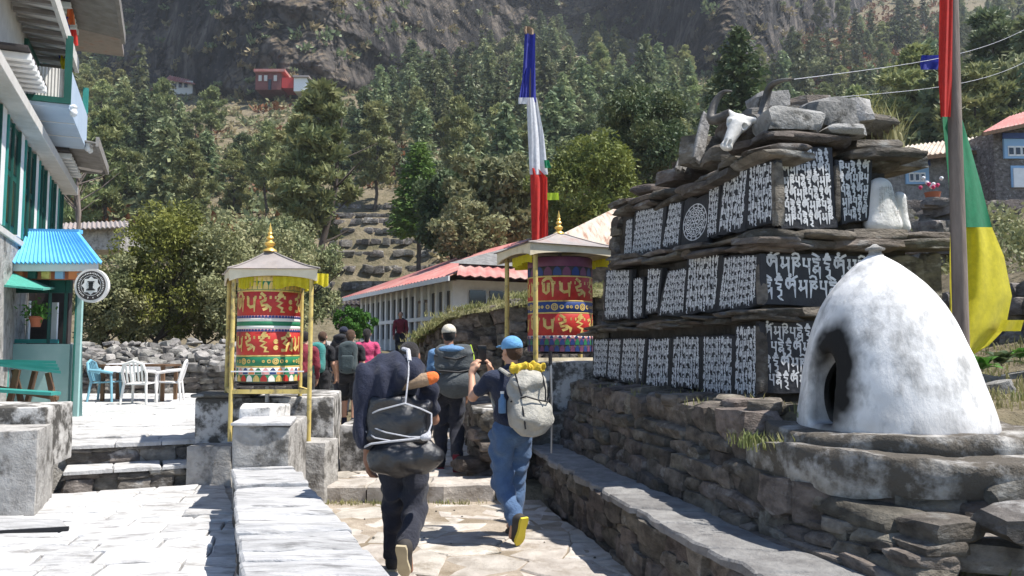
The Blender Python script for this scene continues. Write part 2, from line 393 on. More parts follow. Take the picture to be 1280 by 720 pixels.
def paving(parent, region, zf, mk, cell, gap=.018, th=.05, seed=0, ang=0., aspect=1., rows=False, jit=.33, name='flagstone', tilt=.008):
    rnd = random.Random(seed); ca, sa = math.cos(ang), math.sin(ang)
    reg = [Vector(p) for p in region]
    area = sum(reg[i].x*reg[(i+1)%len(reg)].y - reg[(i+1)%len(reg)].x*reg[i].y for i in range(len(reg)))
    if area < 0: reg.reverse()
    loc = [Vector((p.x*ca + p.y*sa, -p.x*sa + p.y*ca)) for p in reg]
    x0, x1 = min(p.x for p in loc), max(p.x for p in loc); y0, y1 = min(p.y for p in loc), max(p.y for p in loc)
    cells = []
    if rows:
        y = y0
        while y < y1:
            h = cell*rnd.uniform(.75, 1.25); x = x0 - rnd.random()*cell
            while x < x1:
                w = cell*aspect*rnd.uniform(.6, 1.35); g = gap/2
                cells.append([Vector((x+g, y+g)), Vector((x+w-g, y+g+rnd.gauss(0, .01))), Vector((x+w-g+rnd.gauss(0, .012), y+h-g)), Vector((x+g+rnd.gauss(0, .012), y+h-g+rnd.gauss(0, .01)))]); x += w
            y += h
    else:
        pts = []; cy = cell; cx = cell*aspect; j = 0; y = y0 - cy
        while y < y1 + cy:
            x = x0 - cx + (j % 2)*cx*.5
            while x < x1 + cx:
                pts.append(Vector((x + rnd.uniform(-jit, jit)*cx, y + rnd.uniform(-jit, jit)*cy))); x += cx
            y += cy; j += 1
        for i, p in enumerate(pts):
            c = [p + Vector((sx*cx*2, sy*cy*2)) for sx, sy in ((-1,-1),(1,-1),(1,1),(-1,1))]
            for k, q in enumerate(pts):
                if k == i or abs(q.x-p.x) > cx*3 or abs(q.y-p.y) > cy*3: continue
                d = (q-p); l = d.length; n = d/l; c = clip(c, p + n*(l/2 - gap/2), n)
                if not c: break
            if c: cells.append(c)
    n = 0
    for c in cells:
        w = [Vector((p.x*ca - p.y*sa, p.x*sa + p.y*ca)) for p in c]
        # clip to the (convex) region
        for i in range(len(reg)):
            a, b = reg[i], reg[(i+1) % len(reg)]; e = b-a; w = clip(w, a, Vector((e.y, -e.x)).normalized())
            if len(w) < 3: break
        if len(w) < 3: continue
        ar = abs(sum(w[i].x*w[(i+1)%len(w)].y - w[(i+1)%len(w)].x*w[i].y for i in range(len(w))))/2
        if ar < cell*cell*.06: continue
        ctr = sum(w, Vector((0, 0)))/len(w); me = slab_mesh([p-ctr for p in w], th, m_[mk], rnd)
        inst(name, me, parent, (ctr.x, ctr.y, zf(ctr.x, ctr.y) + rnd.gauss(0, .004)), (rnd.gauss(0, tilt), rnd.gauss(0, tilt), 0)); n += 1
    return n

# ------------------------------------------------------------ soft shapes: distance fields meshed by surface nets
def nets(Fd, org, h):
    s = Fd < 0; nx, ny, nz = Fd.shape
    C = [(i, j, k) for i in (0, 1) for j in (0, 1) for k in (0, 1)]
    cnt = sum(s[i:nx-1+i, j:ny-1+j, k:nz-1+k].astype(np.int8) for i, j, k in C)
    act = (cnt > 0) & (cnt < 8); I = np.argwhere(act); idm = -np.ones(act.shape, np.int64); idm[act] = np.arange(len(I))
    acc = np.zeros((len(I), 3)); num = np.zeros(len(I))
    for a in C:
        for ax in range(3):
            if a[ax]: continue
            b = list(a); b[ax] = 1
            fa = Fd[I[:,0]+a[0], I[:,1]+a[1], I[:,2]+a[2]]; fb = Fd[I[:,0]+b[0], I[:,1]+b[1], I[:,2]+b[2]]
            m = (fa < 0) != (fb < 0); t = np.where(m, fa/np.where(m, fa-fb, 1), 0)
            p = np.tile(np.array(a, float), (len(I), 1)); p[:, ax] += t
            acc += p*m[:, None]; num += m
    V = (I + acc/num[:, None])*h + np.array(org)
    Q = []
    for ax in range(3):
        o1, o2 = [(1, 2), (2, 0), (0, 1)][ax]
        sl = [slice(None)]*3; sl2 = [slice(None)]*3; sl[ax] = slice(0, -1); sl2[ax] = slice(1, None)
        ch = s[tuple(sl)] != s[tuple(sl2)]; E = np.argwhere(ch)
        E = E[(E[:, o1] > 0) & (E[:, o2] > 0) & (E[:, o1] < Fd.shape[o1]-1) & (E[:, o2] < Fd.shape[o2]-1)]
        ins = s[E[:,0], E[:,1], E[:,2]]
        def cid(d1, d2):
            G = E.copy(); G[:, o1] -= d1; G[:, o2] -= d2; return idm[G[:,0], G[:,1], G[:,2]]
        q = np.stack([cid(1, 1), cid(0, 1), cid(0, 0), cid(1, 0)], 1)
        q[~ins] = q[~ins][:, ::-1]; Q.append(q)
    return V, np.concatenate(Q)
def d_cone(P, a, b, ra, rb):
    a = np.array(a, np.float32); b = np.array(b, np.float32); ab = b-a
    t = np.clip(((P-a) @ ab)/max(1e-9, ab @ ab), 0, 1); return np.linalg.norm(P - a - t[..., None]*ab, axis=-1) - (ra + (rb-ra)*t)
def _rot(P, c, rot):
    q = P - np.array(c, np.float32)
    if rot is not None:
        from mathutils import Euler
        q = q @ np.array(Euler(rot).to_matrix(), np.float32)
    return q
def d_ell(P, c, r, rot=None):
    q = _rot(P, c, rot); r = np.array(r, np.float32)
    k0 = np.linalg.norm(q/r, axis=-1); k1 = np.linalg.norm(q/(r*r), axis=-1); return k0*(k0-1)/np.maximum(k1, 1e-6)
def d_box(P, c, r, rad, rot=None):
    q = np.abs(_rot(P, c, rot)) - (np.array(r, np.float32) - rad)
    return np.linalg.norm(np.maximum(q, 0), axis=-1) + np.minimum(q.max(-1), 0) - rad
def smin(a, b, k):
    h = np.clip(.5 + .5*(b-a)/k, 0, 1); return b*(1-h) + a*h - k*h*(1-h)
def prim_bounds(p):
    if p[0] == 'c':
        a, b = np.array(p[1]), np.array(p[2]); r = max(p[3], p[4]); return np.minimum(a, b)-r, np.maximum(a, b)+r
    r = max(p[2]) if p[0] == 'e' else np.linalg.norm(p[2]); c = np.array(p[1]); return c-r, c+r
def evalp(P, p):
    if p[0] == 'c': return d_cone(P, *p[1:5])
    if p[0] == 'e': return d_ell(P, p[1], p[2], p[3] if len(p) > 3 else None)
    return d_box(P, p[1], p[2], p[3], p[4] if len(p) > 4 else None)
def wrinkle(P, amp, freq, seed, n=5, aniso=(1, 1, 1)):
    r = np.random.RandomState(seed); w = 0
    Q = P*np.array(aniso, np.float32)
    for i in range(n):
        d = r.normal(size=3).astype(np.float32); d /= np.linalg.norm(d); f = freq*r.uniform(.6, 1.7)
        w = w + np.sin((Q @ d)*f + r.uniform(0, 6) + .8*np.sin((Q @ np.roll(d, 1))*f*.7))
    return w*amp/n
def soft(name, prims, mat_, parent=None, h=.012, k=.03, wr=None, cut=None, xf=None, loc=None, pad=.03, minus=None):
    """prims in local metres -> one smooth mesh; xf places it in the world"""
    lo = np.min([prim_bounds(p)[0] for p in prims], 0)-pad; hi = np.max([prim_bounds(p)[1] for p in prims], 0)+pad
    n = np.ceil((hi-lo)/h).astype(int)+1
    ax = [lo[i] + h*np.arange(n[i]) for i in range(3)]
    P = np.stack(np.meshgrid(*ax, indexing='ij'), -1).astype(np.float32)
    D = np.full(P.shape[:3], 1., np.float32)
    for p in prims:                                  # each shape is only evaluated near itself
        a, b = prim_bounds(p); i0 = np.clip(((a-k-3*h-lo)/h).astype(int), 0, n-1); i1 = np.clip(np.ceil((b+k+3*h-lo)/h).astype(int)+1, 1, n)
        sl = tuple(slice(x, y) for x, y in zip(i0, i1)); D[sl] = smin(D[sl], evalp(P[sl], p), k)
    if wr:
        m = np.abs(D) < .06; D[m] += wrinkle(P[m], *wr)
    for p in (minus or []):
        D = -smin(-D, evalp(P, p), .02) if False else np.maximum(D, -evalp(P, p))
    if cut is not None: D = np.maximum(D, cut(P))
    V, Q = nets(D, lo, h)
    if xf is not None:
        Mx = np.array(xf); V = V @ Mx[:3, :3].T + Mx[:3, 3]
        if np.linalg.det(Mx[:3, :3]) < 0: Q = Q[:, ::-1]
    loc = Vector(loc) if loc is not None else (W[parent.name].copy() if parent is not None else Vector(V.mean(0)))
    me = mesh_np(name, V - np.array(loc), Q, mat_, smooth=True)
    return link(bpy.data.objects.new(name, me), parent, loc)

# ------------------------------------------------------------ letters as flat painted strokes
def circ(cx, cy, r, n=8): return [(cx + r*math.cos(2*math.pi*i/n), cy + r*math.sin(2*math.pi*i/n)) for i in range(n+1)]
TIB = {
 'om': (.98, [[(0,1),(.76,1)], [(.08,1),(.04,.72),(.16,.5),(.3,.58)], [(.33,1),(.33,.6),(.2,.42)], [(.33,.62),(.55,.76),(.7,.62)], [(.72,1),(.72,.4),(.74,-.2)], [(.08,1.12),(.34,1.2),(.48,1.08),(.66,1.22),(.95,1.36)], circ(.36,1.4,.07)]),
 'ma': (.76, [[(0,1),(.26,1)], [(.4,1),(.7,1)], [(.15,1),(.15,.62),(.02,.46),(.15,.32),(.3,.44),(.15,.6)], [(.3,.44),(.58,.6)], [(.58,1),(.58,.4),(.6,-.2)]]),
 'ni': (.76, [[(0,1),(.64,1)], [(.14,1),(.14,.4),(.1,-.2)], [(.5,1),(.45,.82),(.25,.72),(.3,.55),(.5,.48),(.62,.6),(.5,.72)], [(.58,1.08),(.5,1.3),(.26,1.36),(.04,1.22)]]),
 'pa': (.68, [[(0,1),(.22,1)], [(.38,1),(.64,1)], [(.1,1),(.1,.56),(.5,.5)], [(.5,1),(.5,.4),(.52,-.1)]]),
 'dme': (.76, [[(0,1),(.64,1)], [(.12,1),(.12,.82),(.5,.76),(.45,.56),(.15,.5)], [(.15,.46),(.08,.2),(.22,.06),(.36,.2),(.2,.32)], [(.36,.2),(.56,.3)], [(.56,.5),(.56,.1),(.58,-.35)], [(0,1.38),(.3,1.26),(.56,1.1)]]),
 'hum': (.8, [[(0,1),(.64,1)], [(.22,1),(.12,.78),(.5,.7),(.45,.52),(.2,.42)], [(.2,.42),(.52,.26),(.5,-.04),(.26,-.16),(.46,-.32),(.66,-.42)], circ(.34,1.36,.07), [(.14,1.22),(.34,1.12),(.56,1.22)]]),
}
MANTRA = ['om', 'ma', 'ni', 'pa', 'dme', 'hum']
DRM = {
 'om': (1.0, [[(.02,.9),(.28,1),(.44,.82),(.22,.6),(.5,.42),(.4,.12),(.04,.12)], [(.44,.5),(.7,.62),(.84,.4),(.72,.1)], [(.9,.98),(.9,.02)], [(.35,1.16),(.55,1.1),(.75,1.2)], circ(.56,1.3,.05)]),
 'ma': (.86, [[(0,1),(.78,1)], [(.16,1),(.16,.42),(.02,.26),(.16,.14),(.32,.3),(.58,.42)], [(.62,1),(.62,.02)]]),
 'ni': (.96, [[(0,1),(.86,1)], [(.14,1),(.14,.4),(.3,.28),(.44,.42),(.44,1)], [(.7,1),(.7,.02)], [(.7,1.02),(.56,1.3),(.3,1.3),(.08,1.12)]]),
 'pa': (.82, [[(0,1),(.74,1)], [(.12,1),(.12,.5),(.3,.34),(.58,.42)], [(.6,1),(.6,.02)]]),
 'dme': (.9, [[(0,1),(.8,1)], [(.4,1),(.4,.82),(.12,.68),(.2,.46),(.46,.5),(.5,.28),(.24,.16)], [(.46,.5),(.74,.3),(.7,.02)], [(.1,1.3),(.4,1.06)]]),
 'hum': (.86, [[(0,1),(.76,1)], [(.36,1),(.14,.78),(.5,.66),(.2,.42),(.52,.28),(.44,.04),(.7,.02)], circ(.4,1.26,.05), [(.18,1.16),(.4,1.08),(.62,1.16)]]),
 'vis': (.4, [circ(.18,.72,.07), circ(.18,.3,.07)]),
}
def ribbon(V, Fc, pts, w, taper=True):
    n = len(pts); b = len(V)
    for i in range(n):
        a = pts[max(i-1, 0)]; c = pts[min(i+1, n-1)]; dx, dy = c[0]-a[0], c[1]-a[1]; l = math.hypot(dx, dy) or 1
        ww = w/2
        if taper and i == n-1 and pts[i][1] < .05: ww *= .35
        if abs(dx) > abs(dy)*2: ww *= 1.05
        V.append((pts[i][0]-dy/l*ww, pts[i][1]+dx/l*ww)); V.append((pts[i][0]+dy/l*ww, pts[i][1]-dx/l*ww))
    for i in range(n-1): Fc.append((b+2*i, b+2*i+1, b+2*i+3, b+2*i+2))
def letters(seq, alpha, x0, y0, h, w=.12, sx=1., V=None, Fc=None, xmax=None, rnd=None, sp=.06):
    x = x0
    for g in seq:
        wd, st = alpha[g]; gw = wd*h*sx
        if xmax is not None and x + gw*.9 > xmax: break
        for s in st:
            T = []; ribbon(T, Fc2 := [], s, w); b = len(V)
            jy = rnd.gauss(0, .02) if rnd else 0
            V.extend((x + p[0]*h*sx, y0 + (p[1]+jy)*h) for p in T); Fc.extend(tuple(b+i for i in f) for f in Fc2)
        x += gw + sp*h
    return x
# ------------------------------------------------------------ terrain
def sst(a, b, x):
    t = min(1, max(0, (x-a)/(b-a))); return t*t*(3-2*t)
def lerp_tab(tab, x):
    if x <= tab[0][0]: return tab[0][1]
    for (a, b), (c, d) in zip(tab[:-1], tab[1:]):
        if x <= c: return b + (d-b)*(x-a)/(c-a)
    return tab[-1][1]
VALLEY = [(-20,-.08),(8.6,-.08),(9.0,.12),(15,.25),(20,.7),(27,1.2),(38,1.3),(60,9.6),(75,15.6),(105,29.5),(180,61),(230,92),(300,136),(460,230)]
def H(x, y):
    z = lerp_tab(VALLEY, y)
    if y > 17.5 and x < -3: z = max(z, z + (1.55-z)*sst(18.7, 19.8, y)*sst(-3, -4.5, x)*(1 if y < 38 else 0) + 0)
    # right-hand bank behind the retaining wall
    d = ((x-.45)*(9.6-4.0) + (y-9.6)*(1.8-.45)) / math.hypot(5.6, 1.35)
    bank = min(1.2, .46 + .42*(y-3.9)) + max(0, x-3.6)*.10
    k = sst(.16, .5, d) * (1 - sst(9.6, 11.5, y)*(1-sst(2.2, 4.5, x - .3*(y-9))))
    z = z + (max(bank, z) - z)*k if y < 16 else z
    xr = 3.4 + .30*max(0, y-7)
    z += sst(xr, xr+4+.35*max(0, y-10), x) * .265*max(0, min(y, 40)-7) * (1 - .6*sst(40, 120, y))
    if y > 34:
        g = sst(45, 130, y)
        z += g*7*mnoise.noise(Vector((x*.018, y*.014, 3.1))) + sst(40, 60, y)*1.0*mnoise.noise(Vector((x*.09, y*.09, 7.7)))
        z += sst(36, 60, y)*.35*mnoise.noise(Vector((x*.35, y*.35, 1.7)))
        u = x/y
        tm = sst(-.27, -.22, u)*(1-sst(-.10, -.06, u))*sst(42, 46, y)*(1-sst(76, 82, y))
        if tm > 0:                                        # terraced fields
            st = 1.45; q = z/st; fr = q-math.floor(q); z = z + tm*((math.floor(q) + sst(.70, .98, fr))*st - z)
    return z
NX, NY = 300, 430
us = np.linspace(-1.25, 1.25, NX); ts = np.linspace(0, 1, NY)
ys = -4 + 10*((345/10.)**ts - 1) + 0
Vt = np.zeros((NY, NX, 3)); 
for j, y in enumerate(ys):
    for i, u in enumerate(us):
        x = u*(abs(y)+7); Vt[j, i] = (x, y, H(x, y))
idx = np.arange(NX*NY).reshape(NY, NX)
Q = np.stack([idx[:-1,:-1], idx[:-1,1:], idx[1:,1:], idx[1:,:-1]], -1).reshape(-1, 4)
gm = bpy.data.materials.new('hillside'); gm.use_nodes = True; t = gm.node_tree; L = t.links.new; p = t.nodes['Principled BSDF']
p.inputs['Roughness'].default_value = .95; p.inputs['Specular IOR Level'].default_value = .15
g = nn(t, 'ShaderNodeNewGeometry')
def _n(sc, det=7, ro=.62):
    n = nn(t, 'ShaderNodeTexNoise'); n.inputs['Scale'].default_value = sc; n.inputs['Detail'].default_value = det; n.inputs['Roughness'].default_value = ro
    L(g.outputs['Position'], n.inputs['Vector']); return n.outputs[0]
def _ramp(v, stops):
    r = nn(t, 'ShaderNodeValToRGB'); e = r.color_ramp.elements
    while len(e) < len(stops): e.new(.5)
    for k, (a, c) in enumerate(stops): e[k].position = a; e[k].color = (*c, 1)
    L(v, r.inputs[0]); return r.outputs[0]
ca = _ramp(_n(.09), [(.3,(.075,.08,.038)),(.45,(.14,.118,.072)),(.58,(.20,.162,.11)),(.75,(.15,.10,.062))])
cb = _ramp(_n(1.6), [(.3,(.055,.058,.03)),(.5,(.15,.13,.083)),(.7,(.26,.22,.16))])
mx = nn(t, 'ShaderNodeMix', data_type='RGBA'); mx.inputs[0].default_value = .5; L(ca, mx.inputs[6]); L(cb, mx.inputs[7])
L(mx.outputs[2], p.inputs['Base Color'])
b = nn(t, 'ShaderNodeBump'); b.inputs['Strength'].default_value = 1; b.inputs['Distance'].default_value = .25; L(_n(2.5), b.inputs['Height']); L(b.outputs[0], p.inputs['Normal'])
terr = link(bpy.data.objects.new('ground', mesh_np('ground', Vt.reshape(-1, 3), Q, gm, smooth=True)))
tag(terr, kind='structure')

# ------------------------------------------------------------ cliff above the forest
cm = bpy.data.materials.new('cliff_rock'); cm.use_nodes = True; t = cm.node_tree; L = t.links.new; p = t.nodes['Principled BSDF']
p.inputs['Roughness'].default_value = .9; p.inputs['Specular IOR Level'].default_value = .2
g = nn(t, 'ShaderNodeNewGeometry')
c1 = _ramp(_n(.05, 12, .68), [(.38,(.010,.010,.012)),(.47,(.042,.041,.043)),(.55,(.115,.105,.098)),(.66,(.22,.195,.17))])
mp = nn(t, 'ShaderNodeMapping'); mp.inputs['Scale'].default_value = (.28,.28,.035); L(g.outputs['Position'], mp.inputs[0])
n2 = nn(t, 'ShaderNodeTexNoise'); n2.inputs['Scale'].default_value = 1; n2.inputs['Detail'].default_value = 6; L(mp.outputs[0], n2.inputs['Vector'])
c2 = _ramp(n2.outputs[0], [(.36,(.18,.17,.18)),(.52,(1,.96,.92)),(.8,(1.2,1.08,.98))])
mm = nn(t, 'ShaderNodeMix', data_type='RGBA', blend_type='MULTIPLY'); mm.inputs[0].default_value = .85; L(c1, mm.inputs[6]); L(c2, mm.inputs[7])
# scrub growing on the flatter ledges
sx = nn(t, 'ShaderNodeSeparateXYZ'); L(g.outputs['Normal'], sx.inputs[0])
mr = nn(t, 'ShaderNodeMapRange'); mr.inputs[1].default_value = .45; mr.inputs[2].default_value = .75; L(sx.outputs[2], mr.inputs[0])
c3 = _ramp(_n(.6), [(.35,(.09,.085,.04)),(.5,(.20,.15,.10)),(.65,(.26,.20,.14))])
m3 = nn(t, 'ShaderNodeMix', data_type='RGBA'); L(mr.outputs[0], m3.inputs[0]); L(mm.outputs[2], m3.inputs[6]); L(c3, m3.inputs[7])
vo = nn(t, 'ShaderNodeTexVoronoi', feature='DISTANCE_TO_EDGE'); mv = nn(t, 'ShaderNodeMapping'); mv.inputs['Scale'].default_value = (.11,.11,.06); mv.inputs['Rotation'].default_value = (0,.35,0); nw = nn(t, 'ShaderNodeTexNoise'); nw.inputs['Scale'].default_value = .12; L(g.outputs['Position'], nw.inputs['Vector'])
va = nn(t, 'ShaderNodeVectorMath', operation='MULTIPLY_ADD'); L(nw.outputs[1], va.inputs[0]); va.inputs[1].default_value = (14,14,14); L(g.outputs['Position'], va.inputs[2]); L(va.outputs[0], mv.inputs[0]); L(mv.outputs[0], vo.inputs['Vector']); vo.inputs['Scale'].default_value = 1.6
mc = nn(t, 'ShaderNodeMapRange'); mc.inputs[1].default_value = 0.; mc.inputs[2].default_value = .09; mc.inputs[3].default_value = .25; mc.inputs[4].default_value = 1.; L(vo.outputs[0], mc.inputs[0])
mk_ = nn(t, 'ShaderNodeMix', data_type='RGBA', blend_type='MULTIPLY'); mk_.inputs[0].default_value = 1; L(m3.outputs[2], mk_.inputs[6]); L(mc.outputs[0], mk_.inputs[7]); L(mk_.outputs[2], p.inputs['Base Color'])
b = nn(t, 'ShaderNodeBump'); b.inputs['Strength'].default_value = 1; b.inputs['Distance'].default_value = 2.6; L(_n(.22, 12, .7), b.inputs['Height']); L(b.outputs[0], p.inputs['Normal'])
BASEPY = [(60,60),(130,95),(300,128),(430,120),(480,112),(560,80),(650,40),(760,30),(820,70),(900,112),(970,95),(1020,50),(1090,0)]
DEP = [(60,182),(480,186),(600,205),(720,232),(1090,255)]
NXc, NZc, PX0 = 660, 230, -160
def ground_y(px, py):
    """distance at which the hillside appears at that pixel"""
    u = (px-640)/F; d = ray(px, py); y = 40.
    while y < 320:
        if H(u*y, y) >= EYE.z + d.z/d.y*y: return y
        y += .7
    return None
DEPC = np.array([ground_y(PX0+(1090-PX0)*i/(NXc-1), lerp_tab(BASEPY, PX0+(1090-PX0)*i/(NXc-1))) or 300 for i in range(NXc)]); DEPC = np.convolve(np.pad(DEPC, 26, 'edge'), np.ones(53)/53, 'valid') + 1.
Vc = np.zeros((NXc, NZc, 3))
for i in range(NXc):
    px = PX0 + (1090-PX0)*i/(NXc-1); b0 = lerp_tab(BASEPY, px)+16; D = DEPC[i]
    for j in range(NZc):
        f = j/(NZc-1); py = b0 + (-150-b0)*f; q = at(px, py, D)
        w = Vector((q.x*.022, q.z*.03, 4.4)); w2 = Vector((q.x*.07, q.z*.075, 9.1)); w3 = Vector((q.x*.2, q.z*.22, 2.2))
        dp = 11*mnoise.noise(w) + 7*(.5-abs(mnoise.noise(w2)))*1.4 + 3.0*abs(mnoise.noise(w3)) + 1.5*(.5-abs(mnoise.noise(w3*2.3))) + .8*(.5-abs(mnoise.noise(w3*5.1)))
        # stepped ledges
        cr_ = mnoise.noise(Vector((q.x*.05, q.z*.012, 5.5))); dp += 6*(.35-abs(cr_)) + 2.5*mnoise.noise(Vector((q.x*.13, q.z*.03, 8.5)))
        lz = (q.z + 9*mnoise.noise(Vector((q.x*.03, q.z*.02, 1))))/13.0; fr = lz-math.floor(lz); dp += 2.2*sst(.0, .4, fr) - 2.2*fr
        e = sst(0, .12, f); Y = D + f*14 - dp*e*.9 + 2
        Vc[i, j] = at(px, py, Y)
idx = np.arange(NXc*NZc).reshape(NXc, NZc)
Q = np.stack([idx[:-1,:-1], idx[1:,:-1], idx[1:,1:], idx[:-1,1:]], -1).reshape(-1, 4)
cl = link(bpy.data.objects.new('cliff', mesh_np('cliff', Vc.reshape(-1, 3), Q, cm, smooth=False))); tag(cl, kind='structure')

# ------------------------------------------------------------ paved path between the walls
ROCKSEED = 5
pathway = thing('stone_path', None, None); tag(pathway, kind='structure')
MB().add([(-2.9,8.75,.02),(-1.6,3,.0),(-.6,-.5,0),(2.2,-.5,0),(1.3,4.2,0),(.75,6.2,0),(.3,8.75,.02)], [(0,1,2,3,4,5,6)]).build('bedding', m_['dirt'], pathway)
paving(pathway, [(-.05,1.6),(1.75,1.6),(1.36,4.0),(.92,6.0),(.35,8.45),(-2.0,8.55),(-2.02,7.2),(-.62,3.6)], lambda x, y: .018, 'flag', .50, gap=.013, seed=3, aspect=1.15, jit=.38)
step = MB(); step.add([(-2.2,8.62,.16),(-.3,8.72,.16),(-.25,12,.22),(-.55,16.5,.28),(-3.6,16.5,.28),(-2.6,11,.22),(-2.2,10,.2)], [(0,1,2,3,4,5,6)]).build('upper_bedding', m_['dirt'], pathway)
for k, (a, b) in enumerate([((-2.15,8.60),(-1.55,8.62)),((-1.53,8.58),(-.92,8.56)),((-.90,8.60),(-.20,8.68))]):
    a, b = Vector(a), Vector(b); n = Vector((0, 1)); q = [a, b, b+n*.55+Vector((.05,0)), a+n*.5]
    c = sum(q, Vector((0,0)))/4; me = slab_mesh([x-c for x in q], .20, m_['flag'], random.Random(k), bev=.02, jit=.02)
    inst('step_slab', me, pathway, (c.x, c.y, .19 + .01*k))
paving(pathway, [(-2.2,9.2),(-.32,9.3),(-.35,12),(-.6,16),(-3.3,16),(-2.5,11)], lambda x, y: .19 + (y-9)*.012, 'flag', .62, gap=.018, seed=8, aspect=1.2, jit=.36)
dry_wall(pathway, [(-2.2,8.64),(-.2,8.72)], -.02, .10, 'drystone', h=(.08,.1), l=(.2,.4), depth=.2, seed=4, name='riser_stone')

# ------------------------------------------------------------ lower court, steps, terrace
ZC, ZT = .2, .62
court = thing('courtyard', None, None); tag(court, kind='structure')
MB().prism([(-8,-.5),(-.9,-.5),(-1.55,3.7),(-2.5,7.4),(-3.0,8.9),(-3.5,8.95),(-4.7,8.4),(-8,7.6)], -.3, .165).build('court_bedding', m_['concrete'], court)
paving(court, [(-6.5,1.5),(-.95,1.5),(-1.18,3.6),(-2.40,7.1),(-3.1,8.75),(-3.55,8.72),(-4.66,8.15),(-6.5,7.4)], lambda x, y: ZC, 'court', .34, gap=.013, seed=5, ang=R(12), aspect=1.7, rows=True, name='paving_slab', tilt=.003)
terrace = thing('terrace', None, None); tag(terrace, kind='structure')
A, B = Vector((-4.72,8.62)), Vector((-3.48,9.20))         # top step line
dirS = (B-A).normalized(); nrm = Vector((-dirS.y, dirS.x))
MB().prism([(-13,7.2),(-4.9,8.55),(A.x,A.y+.06),(B.x,B.y+.06),(-3.1,9.3),(-2.6,11.5),(-3.8,18.6),(-14,18.6)], -.2, ZT-.035).build('terrace_bedding', m_['concrete'], terrace)
paving(terrace, [(-6.5,8.4),(A.x-.1,A.y+.02),(B.x,B.y+.02),(-3.2,9.5),(-2.9,11.5),(-3.9,18.3),(-11,18.3)], lambda x, y: ZT, 'court', .5, gap=.012, seed=15, ang=R(10), aspect=1.8, rows=True, name='paving_slab', tilt=.002)
steps = thing('stone_steps', 'two low grey stone steps between the lower court and the terrace', 'steps', (-4.1,8.4,ZC))
for k, (off, z0, z1) in enumerate([(-.36, ZC-.05, .405), (0., .40, ZT+.005)]):
    a, b = A + nrm*off + dirS*(-.02), B + nrm*off
    rnd = random.Random(k)
    dry_wall(steps, [(a.x,a.y),(b.x,b.y)], z0, z1-.05, 'drystone', h=(.14,.16), l=(.2,.42), depth=.25, seed=31+k, name='riser_stone')
    n = 3
    for i in range(n):
        q0, q1 = a + (b-a)*(i/n) + dirS*.006, a + (b-a)*((i+1)/n) - dirS*.006
        q = [q0-nrm*.03, q1-nrm*.03, q1+nrm*.42, q0+nrm*.42]; c = sum(q, Vector((0,0)))/4
        me = slab_mesh([x-c for x in q], .05, m_['court'], rnd, bev=.012); inst('tread_slab', me, steps, (c.x, c.y, z1))

# ------------------------------------------------------------ low walls, blocks and pedestals on the left
def rough_block(name, parent, quad, z0, z1, mk, seed=0, sub=7, amp=.012):
    """a plastered block: subdivided box with uneven faces and worn corners"""
    bm = bmesh.new(); P = [bm.verts.new((x, y, z)) for z in (z0, z1) for x, y in quad]
    for f in [(3,2,1,0),(4,5,6,7),(0,1,5,4),(1,2,6,5),(2,3,7,6),(3,0,4,7)]: bm.faces.new([P[i] for i in f])
    bmesh.ops.bevel(bm, geom=bm.edges[:], offset=.025, segments=2, affect='EDGES', profile=.6)
    bmesh.ops.subdivide_edges(bm, edges=[e for e in bm.edges if e.calc_length() > .1], cuts=sub, use_grid_fill=True)
    o = Vector((seed*3.7, seed*1.3, 0))
    for v in bm.verts: v.co += mnoise.noise_vector(v.co*3.1 + o)*amp + mnoise.noise_vector(v.co*9 + o)*amp*.5
    bmesh.ops.recalc_face_normals(bm, faces=bm.faces)
    loc = W[parent.name].copy() if parent is not None else Vector((sum(q[0] for q in quad)/4, sum(q[1] for q in quad)/4, z0))
    bmesh.ops.translate(bm, verts=bm.verts, vec=-loc)
    me = bpy.data.meshes.new(name); bm.to_mesh(me); bm.free(); me.materials.append(m_[mk])
    me.polygons.foreach_set('use_smooth', np.ones(len(me.polygons), bool)); me.set_sharp_from_angle(angle=R(40))
    return link(bpy.data.objects.new(name, me), parent, loc)
# wall between court and path: two faces of thin stones, capped by slates laid across
pw = thing('path_wall', 'long low wall capped with pale slates dividing court from path', 'wall', (-1.6,5,0))
LW = [(-.74,2.0),(-1.19,3.68),(-2.46,7.22)]; RW = [(-.10,2.0),(-.56,3.72),(-1.99,7.25)]
MB().prism([(-.80,1.4),(-.12,1.4),(-.66,3.72),(-2.07,7.2),(-2.36,7.2),(-1.12,3.68)], -.05, .53).build('core', m_['core'], pw)
dry_wall(pw, LW, .12, .55, 'drystone', h=(.05,.09), l=(.14,.36), depth=.14, inward=-1, seed=21, sub=2)
dry_wall(pw, RW, -.04, .55, 'drystone', h=(.06,.11), l=(.16,.4), depth=.14, inward=1, seed=22, sub=2)
rnd = random.Random(6); s = 0; LL = poly_len(LW); s = 0.
while s < LL-.02:
    d = min(rnd.uniform(.16, .34), LL-s); e = s+d-.008
    qs = []
    for (pl, o, ss) in ((LW,-.025,s),(RW,.03,s),(RW,.03,e),(LW,-.025,e)):
        lr = poly_len(pl)/LL; p_, an = poly_at(pl, min(ss*lr, poly_len(pl)-1e-4)); nv = Vector((math.sin(an), -math.cos(an))); qs.append(p_ + nv*(o + rnd.gauss(0, .008)))
    c = sum(qs, Vector((0,0)))/4
    inst('capping_slate', slab_mesh([q-c for q in qs], .06, m_['walltop'], rnd, bev=.012, jit=.012, top_j=.008), pw, (c.x, c.y, .60 + rnd.gauss(0, .008)), (rnd.gauss(0, .012), rnd.gauss(0, .012), 0)); s += d
wb = thing('wall_end_block', 'stepped whitewashed stone block ending the slate capped wall', 'stone block', (-2.3,7.8,.1))
